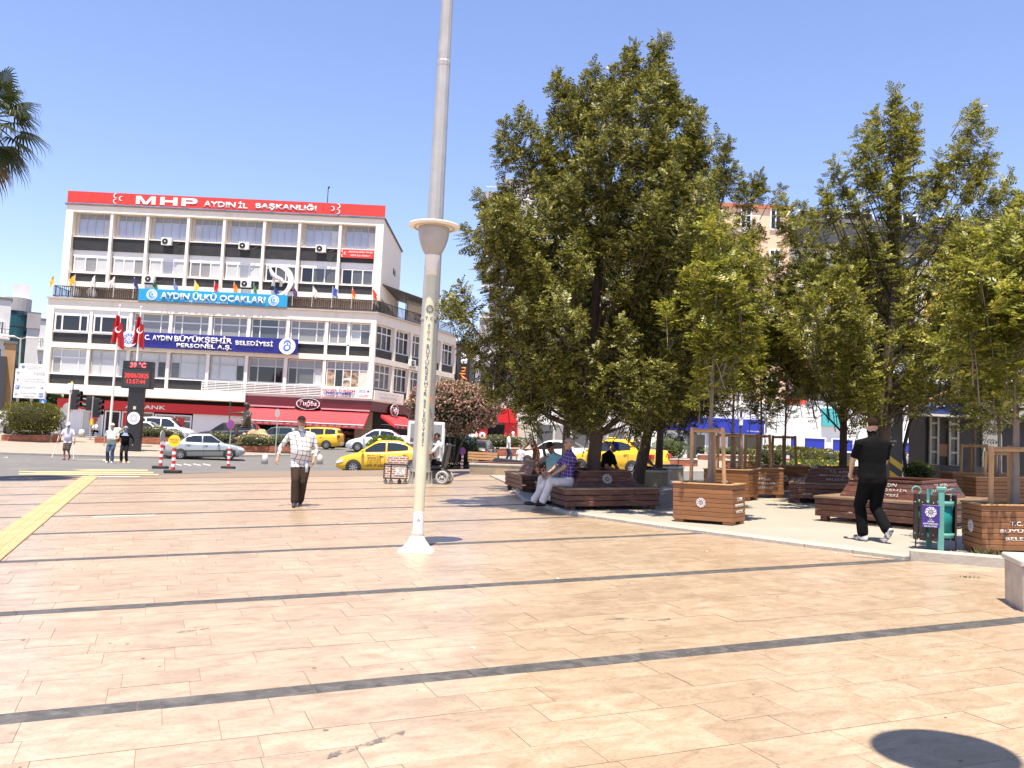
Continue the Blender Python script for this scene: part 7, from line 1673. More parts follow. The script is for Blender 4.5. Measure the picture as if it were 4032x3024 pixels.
def tree(label, base, trunk, prof, n_sh, per, ls, lm, seed, spires=(), tr=.14, leaders=None, bark=None, group='feathery trees on the square', cx=(0, 0), sh_len=.75, limbs=26, name='silk_oak_tree', surf=.42, tmpl=None):
    """trunk: list of points; prof: [(z, radius)] of the crown round the trunk axis; spires: explicit shoot tips"""
    r = np.random.default_rng(seed); t = thing(name, label, 'tree', base, 0, group); B = np.array(base)
    pts = [np.array(p, float) for p in trunk]; zt = [p[2] for p in prof] if False else None
    zs = np.array([p[0] for p in prof]); rs = np.array([p[1] for p in prof]); w = rs ** 2 + .02; wz = np.linspace(zs[0], zs[-1], 200); ww = np.interp(wz, zs, w); ww /= ww.sum()
    tips = []; phase = r.uniform(0, 6.28, 4)
    while len(tips) < n_sh:
        z = r.choice(wz, p=ww) + r.uniform(-.05, .05); a = r.uniform(0, 2 * math.pi); R0 = np.interp(z, zs, rs) * (1 + .18 * math.sin(3 * a + phase[0] + z * 1.3) + .12 * math.sin(5 * a + phase[1] - z * 2.1))
        q = R0 * (surf + (1 - surf) * r.uniform() ** .55); ax = np.array([np.interp(z, [p[2] for p in pts], [p[0] for p in pts]), np.interp(z, [p[2] for p in pts], [p[1] for p in pts])])
        tips.append((ax[0] + cx[0] * (z - zs[0]) / (zs[-1] - zs[0]) + q * math.cos(a), ax[1] + cx[1] + q * math.sin(a), z))
    tips = np.array(tips); sp = []
    for (x, y, z, ln) in spires:
        k = int(ln / .12)
        for i in range(k): f = i / k; sp.append((x + r.normal(0, .05 + .22 * f) - .0, y + r.normal(0, .05 + .22 * f), z - ln * f))
    if sp: tips = np.vstack([tips, sp])
    ctr = np.array([np.interp(tips[:, 2] - .8, [p[2] for p in pts], [p[0] for p in pts]), np.interp(tips[:, 2] - .8, [p[2] for p in pts], [p[1] for p in pts]), tips[:, 2] - .9]).T
    out = tips - ctr; out /= np.linalg.norm(out, axis=1)[:, None] + 1e-9; d = out * .75 + np.array([0, 0, .55]) + r.normal(0, .2, out.shape); d /= np.linalg.norm(d, axis=1)[:, None]
    n = len(tips); ln = sh_len * r.uniform(.6, 1.15, n); f = r.uniform(0, 1, (n, per)) ** 1.35
    pos = tips[:, None, :] - d[:, None, :] * (ln[:, None] * f)[:, :, None] + np.array([0, 0, -.10]) * (1 - f[:, :, None]) * 0
    side = r.normal(0, 1, (n, per, 3)); side -= (side * d[:, None]).sum(-1, keepdims=True) * d[:, None]; side /= np.linalg.norm(side, axis=-1, keepdims=True)
    ld = side * .85 + d[:, None] * (.75 - .5 * f[:, :, None]) + np.array([0, 0, -.12]); size = ls * r.uniform(.65, 1.2, (n, per)) * (1.05 - .25 * (1 - f))
    scatter('crown', tmpl or FERN, pos.reshape(-1, 3), ld.reshape(-1, 3), size.reshape(-1), lm, t, r)
    # wood: trunk, limbs, twigs
    mb = MB(); k = len(pts); dense = []
    for a, b in zip(pts, pts[1:]):
        for i in range(4): dense.append(a + (b - a) * i / 4 + r.normal(0, tr * .06, 3) * [1, 1, 0])
    dense.append(pts[-1]); hmax = pts[-1][2]; mb.tube([tuple(p) for p in dense], [tr * (1.12 if i == 0 else (1 - .78 * i / len(dense))) for i in range(len(dense))], 12); mb.build('trunk', bark or m_bark, t)
    z0 = zs[0]; ids = r.choice(n, min(limbs, n), replace=False); 
    if len(sp): ids = np.concatenate([ids, np.arange(n - len(sp), n)[::8]])
    for i in ids:
        tip = tips[i]; zz = max(z0 * .75, tip[2] - np.linalg.norm(tip[:2] - [np.interp(tip[2], [p[2] for p in pts], [p[0] for p in pts]), np.interp(tip[2], [p[2] for p in pts], [p[1] for p in pts])]) * 1.2 - .5); zz = min(zz, hmax * .92)
        s = np.array([np.interp(zz, [p[2] for p in pts], [p[j] for p in pts]) for j in range(3)]); m1 = s + (tip - s) * .45 + np.array([0, 0, -.10 * np.linalg.norm(tip - s)]) + r.normal(0, .05, 3); rr = tr * .30 * (1 - .5 * zz / hmax)
        mb = MB(); mb.tube([tuple(s), tuple(s + (m1 - s) * .5), tuple(m1), tuple(tip)], [rr, rr * .8, rr * .55, .006], 6); mb.build('branch', bark or m_bark, t)
    tw = MB()
    for i in range(0, n, 2):
        e = tips[i]; tw.tube([tuple(e), tuple(e - d[i] * ln[i]), tuple(e - d[i] * ln[i] * 1.5 - np.array([0, 0, .15]))], [.004, .009, .012], 3, cap=False)
    o = tw.build('twigs', bark or m_bark, t); o['kind'] = 'stuff'
    return t
def rel(px, py, Y, base): q = aty(px, py, Y); return (q[0] - base[0], Y - base[1], q[2] - base[2])
# the big tree over the bench
bs_ = G(bc.x - .05, bc.y, .3); sp_ = []
for (px, py, Yo, l) in ((2600, 135, 0, 1.6), (2500, 170, .3, 1.3), (2330, 250, -.3, 1.2), (2195, 285, .2, 1.1), (2060, 440, .1, 1.0), (1990, 480, -.3, .8), (2640, 275, .4, 1.1), (2745, 470, -.2, 1.0), (2430, 265, -.5, 1.0), (2270, 330, .6, .9), (1900, 780, .3, .8), (1800, 1120, .2, .6), (1790, 1180, -.2, .5), (1830, 1290, .3, .5)):
    q = rel(px, py, bs_[1] + Yo, bs_); sp_.append((*q, l))
tree('tall dense feathery tree growing out of the bench with the seated men', bs_, [(0, 0, 0), (.02, .02, 1.4), (-.12, .0, 3.0), (-.05, 0, 5.0), (.15, 0, 7.2), (.4, 0, 9.2)],
     [(1.5, 1.5), (2.0, 2.15), (2.8, 2.35), (3.8, 2.5), (4.8, 2.62), (5.8, 2.35), (6.8, 2.1), (7.6, 1.85), (8.3, 1.35), (8.9, .7)], 980, 38, .225, m_lf_main, 1, sp_, .15, limbs=40, sh_len=.7, cx=(.25, 0))
# leaning tree behind to the right
b_ = aty(2515, 1850, 22.6); bs_ = G(b_[0], 22.6, .2); sp_ = []
for (px, py, Yo, l) in ((2870, 545, 0, 1.2), (2960, 700, .2, .8), (2900, 640, -.4, .9), (2985, 690, .3, .6), (2800, 690, .3, .9), (2985, 880, 0, .7)): sp_.append((*rel(px, py, bs_[1] + Yo, bs_), l))
tree('leaning feathery tree in the shade right of the big trunk', bs_, [(0, 0, 0), (.18, 0, 1.2), (.5, 0, 2.6), (1.1, 0, 4.4), (1.6, 0, 6.6)], [(1.8, 1.4), (2.8, 2.2), (4, 2.55), (5.2, 2.2), (6.3, 1.4), (7.2, .7)], 430, 34, .23, m_lf_main, 2, sp_, .15, limbs=26)
b_ = aty(2590, 1850, 25.5); tree('slim dark trunked tree behind the seated old man', G(b_[0], 25.5, .1), [(0, 0, 0), (.05, 0, 2), (0, 0, 4.5), (.1, 0, 6.5)], [(2.2, 1.2), (3.2, 1.9), (4.6, 2.0), (6, 1.3), (7, .6)], 110, 32, .28, m_lf_main, 3, (), .12, limbs=16)
b_ = aty(2225, 1850, 22.6); tree('feathery tree standing behind the man in the cyan shirt', G(b_[0], 22.6, .2), [(0, 0, 0), (0, 0, 2), (-.1, 0, 4.5), (0, 0, 6.5)], [(1.9, 1.4), (3.0, 1.9), (4.6, 2.0), (6, 1.4), (7, .7)], 110, 32, .28, m_lf_main, 4, (), .11, limbs=16)
# pair of tall trees on the right
b_ = aty(3474, 1850, 18.2); bs_ = G(b_[0], 18.2, .1); sp_ = []
for (px, py, Yo, l) in ((3530, 335, 0, 2.2), (3450, 430, .2, 1.4), (3390, 500, -.2, 1.1), (3600, 425, .2, .9), (3290, 640, .1, 1.0), (3850, 405, .2, 1.8), (3900, 590, 0, 1.2), (3960, 730, .1, .9), (3760, 560, -.2, 1.0), (3700, 650, .2, .8), (4030, 760, 0, 1), (3250, 720, 0, .9), (3420, 640, -.4, 1), (3560, 640, -.4, 1)): sp_.append((*rel(px, py, bs_[1] + Yo, bs_), l))
tree('tall feathery tree with two spires behind the man in black', bs_, [(0, 0, 0), (.03, 0, 1.6), (.1, 0, 3.2), (.2, 0, 5), (.28, 0, 7.2)], [(2.25, 1.0), (2.8, 1.8), (3.6, 2.2), (4.6, 2.0), (5.5, 1.4), (6.2, .8)], 330, 32, .22, m_lf_mid, 5, sp_, .135, limbs=34, cx=(.7, 0))
b_ = aty(3318, 1850, 21.0); tree('slender dark tree left of the man in black', G(b_[0], 21.0, .1), [(0, 0, 0), (.0, 0, 2), (-.05, 0, 4), (-.1, 0, 6.0)], [(1.9, .9), (2.8, 1.6), (4.2, 2.2), (5.4, 1.8), (6.4, .9)], 300, 30, .22, m_lf_mid, 6, [(*rel(3080, 770, 21, G(b_[0], 21.0, .1)), 1.0), (*rel(3150, 800, 21.3, G(b_[0], 21.0, .1)), .8)], .10, limbs=18)
b_ = aty(4120, 1850, 17.5); tree('feathery tree at the right edge behind the large planter', G(b_[0], 17.5, .1), [(0, 0, 0), (.0, 0, 2), (0, 0, 4), (.1, 0, 5.6)], [(2.2, .9), (3.0, 1.6), (3.8, 1.6), (5.0, 1.1), (5.8, .5)], 80, 30, .24, m_lf_mid, 16, (), .12, limbs=12)
# young trees in the planters: (planter index, trunk height, crown profile)
YT = [(0, [(1.9, .35), (2.5, .72), (3.4, .85), (4.3, .66), (5.1, .3)], 60, 'young feathery tree in the planter nearest the stone kerb', -.02, .045),
      (1, [(1.7, .5), (2.2, .95), (2.8, 1.05), (3.5, .85), (4.3, .35)], 80, 'young bright green tree in the large right planter', .0, .05),
      (2, [(1.7, .4), (2.4, .8), (3.2, .8), (4.1, .5)], 30, 'young tree in the half hidden planter', 0, .04), (3, [(1.75, .35), (2.5, .62), (3.3, .62), (4.2, .35)], 40, 'slender young tree in the shaded planter with lettering', .05, .035),
      (4, [(1.7, .4), (2.4, .7), (3.2, .65), (3.9, .3)], 26, 'young tree in the planter beside yellow flowers', 0, .035), (5, [(1.5, .4), (2.2, .8), (3.0, .8), (3.8, .4)], 28, 'young tree in the planter before the kiosk', 0, .04), (6, [(1.5, .4), (2.2, .8), (3.0, .8), (3.8, .4)], 28, 'young tree in the planter behind the large right one', 0, .04)]
for (k, pf, ns, lab, dx, tr_) in YT:
    c = PL[k][0]; tree(lab, G(c.x, c.y, .4), [(0, 0, 0), (dx, 0, 1.2), (0, 0, 2.4), (.03, 0, pf[-1][0] - .2)], pf, ns, 30, .25 if k > 1 else .27, m_lf_young, 20 + k, (), tr_, bark=m_barkg, group='young trees in planters', limbs=10, sh_len=.6, surf=.25)
# ---- bushes
def bush(name, label, cat, loc, rad, n, ls, lm, seed, power=2.0, group=None, flowers=None, tmpl=None, stems=0, up=.3, flat=0.0):
    r = np.random.default_rng(seed); t = thing(name, label, cat, loc, 0, group)
    a = r.uniform(0, 2 * math.pi, n); u = r.uniform(-1 if not flat else -.2, 1, n); s = np.sqrt(1 - u * u); d = np.stack([s * np.cos(a), s * np.sin(a), u], 1)
    k = (np.abs(d) ** power).sum(1) ** (-1 / power); lump = 1 + .07 * np.sin(d[:, 0] * 9 + seed) * np.cos(d[:, 1] * 8) + .05 * np.sin(d[:, 2] * 11 + 2 * seed)
    q = d * k[:, None] * (lump * (1 - .22 * r.uniform(0, 1, n) ** 2))[:, None] * np.array(rad); pos = q + np.array([0, 0, rad[2]])
    ld = d + r.normal(0, .5, d.shape) + np.array([0, 0, up]); scatter('foliage', tmpl or OVAL, pos, ld, ls * r.uniform(.6, 1.2, n), lm, t, r)
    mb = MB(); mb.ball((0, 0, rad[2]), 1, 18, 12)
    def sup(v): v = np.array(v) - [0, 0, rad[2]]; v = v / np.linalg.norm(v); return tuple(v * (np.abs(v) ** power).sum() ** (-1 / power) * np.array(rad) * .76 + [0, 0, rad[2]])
    mb.v = [sup(v) for v in mb.v]; mb.build('shade_core', mat('bush_shade', (.02, .024, .008), .9), t)  # dark solid ball added for the shade between the leaves
    if flowers:
        fc, nf, fs = flowers; i = r.choice(n, nf); fp = q[i] * 1.05 + np.array([0, 0, rad[2]]); o = scatter('blossom', OVAL, np.repeat(fp, 3, 0), r.normal(0, 1, (nf * 3, 3)) + [0, 0, .3], np.full(nf * 3, fs), fc, t, r, wid=1.6)
    for i in range(stems):
        x, y = r.normal(0, rad[0] * .18), r.normal(0, rad[1] * .18); mb = MB(); mb.tube([(x * .5, y * .5, -stems_h), (x, y, -stems_h * .4), (x * 2.2, y * 2.2, rad[2] * .6)], [.07, .06, .03], 7); mb.build('stem', m_bark, t)
    return t
m_lf_hedge = leaf_mat('leaf_hedge', (.10, .105, .015), (.22, .20, .035), .25); m_lf_dk = leaf_mat('leaf_dark', (.035, .055, .018), (.075, .10, .03), .2); m_lf_lt = leaf_mat('leaf_light', (.14, .19, .05), (.24, .29, .09), .3); m_lf_rose = leaf_mat('leaf_rose', (.10, .12, .03), (.2, .2, .06), .3)
m_fl_w = leaf_mat('petal_white', (.62, .55, .48), (.75, .68, .5), .2); m_fl_p = leaf_mat('petal_pink', (.56, .30, .25), (.70, .50, .41), .25); m_fl_y = leaf_mat('petal_yellow', (.75, .50, .03), (.8, .62, .1), .2)
stems_h = 1.0
Y = 56.5; b_ = aty(122, 1700, Y); brick_bed(b_[0] + .1, Y, R_(6), 3.0, 1.6, .42, 'brick planter under the clipped round hedge', dz=.13, cap=False)
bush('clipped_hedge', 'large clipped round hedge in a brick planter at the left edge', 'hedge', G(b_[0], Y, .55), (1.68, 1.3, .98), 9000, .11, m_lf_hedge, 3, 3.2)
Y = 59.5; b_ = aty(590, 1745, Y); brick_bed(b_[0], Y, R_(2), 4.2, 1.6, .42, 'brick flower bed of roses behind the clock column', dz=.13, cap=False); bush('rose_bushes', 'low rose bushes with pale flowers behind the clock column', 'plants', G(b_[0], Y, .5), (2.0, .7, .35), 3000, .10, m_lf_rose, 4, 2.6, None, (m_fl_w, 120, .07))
b_ = aty(405, 1755, 58); brick_bed(b_[0] + .2, 58, R_(2), 1.2, .8, .40, 'small brick planter left of the clock column', dz=.13, cap=False)
Y = 57.2; b_ = aty(985, 1760, Y); brick_bed(b_[0] + .3, Y, R_(6), 6.0, 3.0, .36, 'brick flower bed round the bronze statue', dz=.13, cap=False)
for k, (dx, dy, rx) in enumerate(((-2.0, -1.0, .9), (.3, -1.15, 1.1), (2.1, -.7, 1.1))): bush('flowering_shrub', ('low flowering shrubs left of the statue', 'low flowering shrubs before the statue boulder', 'low flowering shrubs right of the statue')[k], 'plants', G(b_[0] + .3 + dx, Y + dy, .45), (rx, .55, .38), 1600, .10, m_lf_rose, 5 + k, 2.3, 'shrubs in the statue bed', (m_fl_w, 60, .07))
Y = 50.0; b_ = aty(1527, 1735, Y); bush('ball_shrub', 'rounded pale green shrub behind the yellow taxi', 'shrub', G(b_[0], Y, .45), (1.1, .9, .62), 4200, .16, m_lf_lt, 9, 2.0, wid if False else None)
stems_h = 1.6; Y = 47.5; b_ = aty(1790, 1610, Y); bush('flowering_oleander', 'wide oleander with pink blossom right of the tall mast', 'shrub', (b_[0], Y, b_[2] - 1.25), (2.35, 1.6, 1.35), 7000, .17, m_lf_rose, 10, 2.2, None, (m_fl_p, 5200, .10), None, 5)
b_ = aty(1752, 1700, 50); bush('dark_shrub', 'dark evergreen shrub under the oleander', 'shrub', G(b_[0] + .3, 50, .1), (1.6, 1.0, 1.0), 3500, .14, m_lf_dk, 11)
p = gp(*c5(850, 1412)); brick_bed(p[0] - .3, p[1] + .8, R_(-8), 3.4, 1.3, .46, 'brick flower bed with a pale coping behind the no parking post', dz=.12)
for k, (dx, rx, h) in enumerate(((-.9, .7, .28), (.2, .6, .3), (1.1, .55, .46))): bush('bed_shrub', ('low shrub at the left of the near brick bed', 'low shrub in the middle of the near brick bed', 'taller shrub at the right of the near brick bed')[k], 'plants', G(p[0] - .3 + dx, p[1] + .8, .62), (rx, .5, h), 1300, .10, (m_lf_rose, m_lf_rose, m_lf_dk)[k], 30 + k, 2.2, 'shrubs in the near brick bed', (m_fl_w, 20, .05))
p = gp(*c5(1195, 1352)); brick_bed(p[0], p[1] + .4, R_(-4), 3.4, 1.3, .46, 'brick flower bed of roses before the red shop', dz=.12); bush('rose_bushes', 'rose bushes in the bed before the red shop', 'plants', G(p[0], p[1] + .4, .6), (1.6, .5, .38), 2600, .10, m_lf_rose, 36, 2.5, None, (m_fl_w, 110, .07))
p = gp(*c7(325, 1028)); brick_bed(p[0], p[1] + .5, R_(-10), 2.6, 1.1, .40, 'brick bed with a round bush behind the stone seats', dz=.12); bush('round_bush', 'round light green bush in the brick bed behind the stone seats', 'shrub', G(p[0] - .2, p[1] + .5, .5), (.95, .6, .6), 2600, .10, m_lf_lt, 37)
p = gp(*c7(860, 1000)); brick_bed(p[0], p[1] + 2.4, R_(-10), 4.2, 1.2, .40, 'brick bed seen between the planter stakes', dz=.12, cap=True); bush('low_shrub', 'low shrubs in the brick bed before the blue bank', 'plants', G(p[0], p[1] + 2.4, .5), (1.9, .5, .25), 1500, .1, m_lf_lt, 39)
p = gp(*c7(1100, 1075)); brick_bed(p[0], p[1] + .6, R_(-10), 3.0, 1.2, .40, 'brick bed under the square hedges', dz=.12); 
for k, (px_, rx) in enumerate(((c7(1140, 1030), 1.1), (c7(1330, 1030), 1.0), (c7(1500, 1030), 1.1))):
    q = aty(*px_, 33 + k); bush('square_hedge', ('left', 'middle', 'right')[k] + ' one of three clipped square hedges behind the planters', 'hedge', G(q[0], 33 + k, .16), (rx * .8, .6, .42), 2200, .10, m_lf_hedge, 40 + k, 4, 'clipped square hedges')
p = gp(*c8(120, 985)); bush('yellow_flowers', 'bed of yellow flowers behind the shaded bench', 'plants', G(p[0] - .2, p[1] + .3, .2), (1.2, .4, .18), 2000, .10, m_lf_lt, 44, 2.2, None, (m_fl_y, 160, .07))
# potted bush by the bench
p = gp(*c8(765, 1140)); pt = thing('flower_pot', 'terracotta pot at the end of the worn bench', 'flower pot', G(p[0], p[1], .05)); mb = MB(); mb.lathe([(0, 0), (.14, 0), (.2, .38), (.225, .38), (.225, .44), (.19, .44), (.18, .36), (0, .36)], 20); mb.build('pot', mat('terracotta', (.42, .13, .06), .8, .1, 6), pt)
bush('potted_bush', 'bright green rounded bush growing in the terracotta pot', 'shrub', G(p[0], p[1], .42), (.34, .32, .22), 1500, .06, m_lf_lt, 45)
bush('low_green_bush', 'low green bush behind the worn bench next to the pot', 'shrub', G(p[0] - .75, p[1] + .6, .3), (.4, .35, .26), 900, .06, m_lf_lt, 46)
# ---- fan palm at the left edge
bp_ = (-14.5, 23.6); pz = gz(*bp_); cz = aty(-85, 430, bp_[1])[2]; pt = thing('fan_palm', 'tall fan palm whose fronds hang into the left edge', 'palm', G(*bp_)); m_palm = leaf_mat('palm_green', (.03, .045, .012), (.07, .085, .022), .2); m_pdry = leaf_mat('palm_dry', (.16, .13, .07), (.26, .2, .11), .2)
mb = MB(); mb.tube([(0, 0, -.1), (.05, 0, 3), (0, 0, cz - pz - .3)], [.24, .2, .2], 12); mb.build('trunk', m_bark, pt); hz = cz - pz; rp = random.Random(2)
for k in range(34):
    a = k * 2.4; el = R_(70 - 150 * (k / 34)); mb = MB(); L0 = rp.uniform(.75, 1.0); dd = V((math.cos(a) * math.cos(el), math.sin(a) * math.cos(el), math.sin(el))); hub = V((0, 0, hz - .1 - .35 * (k / 34))) + dd * L0 + V((0, 0, -.15)); mb.tube([(0, 0, hz - .2), tuple(hub)], [.03, .015], 5)
    sd = dd.cross(V((0, 0, 1))); sd = sd.normalized() if sd.length > .1 else V((1, 0, 0)); nu = sd.cross(dd).normalized(); ns = 22
    for j in range(ns):
        t_ = (j / (ns - 1) - .5) * R_(200); u_ = dd * math.cos(t_) + sd * math.sin(t_); l = .78 * (1 - .25 * abs(t_) / 1.7); w_ = sd * math.cos(t_) - dd * math.sin(t_); p1 = hub + u_ * l * .6 + V((0, 0, -.03)); p2 = hub + u_ * l + V((0, 0, -.16 - .12 * rp.random())); p3 = p2 + u_ * .08 + V((0, 0, -.20))
        mb.add([tuple(hub), tuple(p1 + w_ * .034), tuple(p1 - w_ * .034), tuple(p2 + w_ * .012), tuple(p2 - w_ * .012), tuple(p3)], [(0, 1, 2), (1, 3, 4, 2), (3, 5, 4)])
    mb.build('frond', m_palm if k < 27 else m_pdry, pt)
# street trees far left
for k, (px, py, Y, rx, lab) in enumerate(((20, 1500, 120, 3.6, 'dark street tree at the left edge behind the sign boards'), (165, 1620, 95, 2.2, 'dark green tree between the hedge and the bank'))):
    q = aty(px, py, Y); stems_h = q[2] - gz(q[0], Y); bush('street_tree', lab, 'tree', (q[0], Y, q[2] - rx * .9), (rx, rx, rx * .95), 4500, .42, m_lf_dk, 50 + k, 2.0, 'trees up the side street', None, None, 2)
# ================================================================== BACKGROUND BUILDINGS
def block(name, label, x0, x1, y0, y1, top, wallm, floors=(), wm_=None, bays=4, parapet=.4, base=None, cat='building', inset=.5, wh=1.5, T=I4, pane=None, roofm=None):
    """plain block, its front on y0; floors: sill heights; windows are frames with panes"""
    zb = (gz((x0 + x1) / 2, y0) if base is None else base) - .4; t = thing(name, label, cat, T @ V(((x0 + x1) / 2, y0, zb + .4)))
    mb = MB(); mb.bx(x0, x1, y0 + .2, y1, zb, top); part(mb, 'wall', wallm, t, T); mb = MB(); mb.bx(x0 - .1, x1 + .1, y0 + .05, y1 + .1, top, top + .25); part(mb, 'roof', roofm or mat('roof_edge', (.16, .14, .13), .8), t, T)
    for z in floors:
        for k in range(bays):
            a = x0 + (x1 - x0) * k / bays + inset; b = x0 + (x1 - x0) * (k + 1) / bays - inset; win(t, T, a, b, z, z + wh, [(a + b) / 2], [], pane or m_p_mid, y0 + .1, .09)
    return t
def balcony(t, x0, x1, y, z, dep, slabm, railm=None, T=I4, solid=None):
    mb = MB(); mb.bx(x0, x1, y - dep, y + .2, z - .18, z); part(mb, 'balcony_slab', slabm, t, T)
    mb = MB()
    if solid: mb.bx(x0, x1, y - dep, y - dep + .1, z, z + .95)
    else:
        mb.bx(x0, x1, y - dep, y - dep + .04, z + .9, z + .95); mb.bx(x0, x1, y - dep, y - dep + .04, z + .45, z + .48)
        for x in np.arange(x0, x1, .9): mb.bx(x, x + .04, y - dep, y - dep + .04, z, z + .9)
    part(mb, 'balcony_rail', solid or railm or m_frame, t, T)
m_grey = mat('grey_render', (.36, .34, .33), .8, .1, .6, dirt=.3); m_lw = mat('white_render', (.66, .64, .62), .8, .08, .5, dirt=.25, dirtcol=(.4, .36, .33)); m_teal_g = mat('teal_glass', (.02, .10, .13), .08, .2, .3, spec=.8); m_peach = mat('peach_render', (.72, .50, .35), .8, .06, .6, dirt=.2, dirtcol=(.5, .34, .24)); m_char = mat('charcoal_cladding', (.05, .052, .055), .5, .15, .8); m_ocre = mat('ochre_render', (.46, .27, .13), .8, .1, 1)
def X(px, Y, py=1500): return aty(px, py, Y)[0]
def Zp(px, py, Y): return aty(px, py, Y)[2]
# left edge: white block with balconies, teal glass corner, white block, balcony tower; all face down the side street
def LB(p0, p1, Y):
    """frame of a front between two photo columns, turned to face the square"""
    pc = (p0 + p1) / 2; x = X(pc, Y); th = math.atan2(-x, Y); return Matrix.Translation((x, Y, 0)) @ Matrix.Rotation(th, 4, 'Z'), (p1 - p0) * Y * math.cos(th) / FPX
Y = 98; T, w = LB(-260, 20, Y); t = block('apartment_block', 'white apartment block with balconies at the far left edge', -w / 2, w / 2, 0, 8, Zp(10, 1172, Y), m_lw, (3.2, 6.2, 9.2, 12.2), bays=4, base=1.2, T=T)
for z in (5.6, 8.7, 11.8): balcony(t, w / 2 - 2.2, w / 2 + .1, 0, z, 1.1, m_lw, m_metal, T)
Y = 108; T, w = LB(-10, 94, Y); topz = Zp(60, 1222, Y); t = thing('glass_corner_building', 'teal glass fronted building with a rounded corner', 'building', T @ V((0, 0, 1.2))); R9 = w / 2
mb = MB(); mb.tube([(0, R9, 1.0), (0, R9, topz)], R9, 20, smooth=False); part(mb, 'glass_drum', m_teal_g, t, T); mb = MB(); mb.tube([(0, R9, topz), (0, R9, topz + 1.6)], R9 + .15, 20, smooth=False); part(mb, 'parapet', m_grey, t, T)
for z in np.arange(3, topz, 1.6): mb = MB(); mb.tube([(0, R9, z), (0, R9, z + .08)], R9 + .03, 20, smooth=False); part(mb, 'mullion', m_char, t, T)
mb = MB(); mb.bx(-.6, 1.2, 1, 3, topz + 1.6, topz + 3.4); part(mb, 'stair_tower', m_lw, t, T)
Y = 106; T, w = LB(88, 136, Y); tz_ = Zp(115, 1236, Y); t = block('white_block', 'narrow white block with small twin windows right of the teal glass', -w / 2, w / 2, 0, 8, tz_, m_lw, (4.6, 7.8), bays=1, inset=.42, wh=1.6, pane=m_p_drk, base=1.2, T=T)
mb = MB(); mb.bx(-w / 2 - .1, w / 2 + .1, -.05, 8, tz_ - 1.7, tz_ + .05); part(mb, 'grey_top', m_grey, t, T)
Y = 118; T, w = LB(132, 240, Y); t = block('balcony_tower', 'tall pale block with stacked balconies beside the office building', -w / 2, w / 2, 0, 8, Zp(160, 1262, Y), m_lw, (3.5, 6.5, 9.5, 12.5), bays=3, inset=.3, base=1.2, T=T)
for z in (3.4, 6.4, 9.4, 12.4): balcony(t, -w / 2 + .1, -w / 2 + 1.5, 0, z, 1.2, m_lw, m_p_gry, T)
Y = 90; T, w = LB(6, 52, Y); t = block('ochre_block', 'ochre walled low building end at the far left', -w / 2, w / 2, 0, 3, Zp(25, 1352, Y), m_ocre, (), bays=1, base=1.2, T=T); mb = MB(); mb.bx(-w / 2 - 2, -w / 2 + .3, -.6, 3, 1, Zp(5, 1405, Y)); part(mb, 'dark_annexe', m_char, t, T)
# street lamp over the side street
Y = 66; q = aty(76, 1560, Y); tz = Zp(86, 1330, Y); t = thing('street_lamp', 'grey street lamp with two arms left of the office building', 'street lamp', G(q[0], Y)); xq = X(82, Y, 1330)
mb = MB(); mb.tube([(q[0], Y, 1), (xq, Y, tz)], [.1, .06], 8); part(mb, 'post', m_zinc, t)
for px_, py_ in ((34, 1325), (128, 1332)):
    e = aty(px_, py_, Y); mb = MB(); mb.tube([(xq, Y, tz - .1), ((xq + e[0]) / 2, Y, tz + .05), (e[0], Y, e[2])], .035, 6); part(mb, 'arm', m_zinc, t); mb = MB(); mb.box((e[0], Y, e[2] + .03), (.9, .3, .12), bev=.04); part(mb, 'lamp_head', m_lampw, t)
# ---- across the alley: dark front with vertical sign
Y = 86; t = block('dark_shopfront', 'dark clad narrow building across the alley', X(1780, Y), X(1862, Y), Y, Y + 8, Zp(1800, 1352, Y), m_char, (), bays=1)
mb = MB(); mb.bx(X(1806, Y), X(1842, Y), Y - .3, Y, Zp(1824, 1545, Y), Zp(1824, 1365, Y)); sgp = part(mb, 'vertical_sign', m_black, t); xs_ = X(1824, Y)
me = text_mesh('soylu', 2.35, .78, .05, .02); place(link('lettering', me, mat('sign_orange', (.85, .22, .03), .5)), sgp, Matrix.Translation((xs_, Y - .32, Zp(1824, 1495, Y))) @ Matrix.Rotation(-math.pi / 2, 4, 'Y') @ Matrix.Rotation(math.pi / 2, 4, 'X'))
me = text_mesh('av', 1.1, .62, .05, .02); place(link('lettering', me, m_letter), sgp, Matrix.Translation((xs_, Y - .32, Zp(1824, 1412, Y))) @ Matrix.Rotation(-math.pi / 2, 4, 'Y') @ Matrix.Rotation(math.pi / 2, 4, 'X'))
# ---- tall grey block behind the big tree
Y = 90; x0, x1 = X(1878, Y), X(2720, Y); topz = Zp(1900, 762, Y); t = block('tall_office_block', 'tall grey and white block rising behind the big tree', x0 + .8, x1, Y, Y + 14, topz - .5, m_lw, [6 + 3.1 * k for k in range(7)], bays=6, inset=.7, wh=1.7, pane=m_p_mid)
for k in range(7): balcony(t, x0, x0 + 2.4, Y, 5.9 + 3.1 * k, 1.2, m_lw, m_frame)
for k in range(4): mb = MB(); mb.bx(x0 + .0, x0 + 1.9, Y - 1.0, Y + 3, topz - 2.2 - 6.2 * k - .2, topz - 6.2 * k); part(mb, 'grey_bay', m_grey, t)
mb = MB(); mb.bx(x0 + 1.9, x0 + 9, Y - .3, Y + .1, topz - 2.4, topz + .1); part(mb, 'rooftop_sign', m_lw, t); text('YÖRÜK ALİ', m_black, t, (x0 + 4.8, Y - .34, topz - .75), 5, .7, bold=.02, ext=.02)
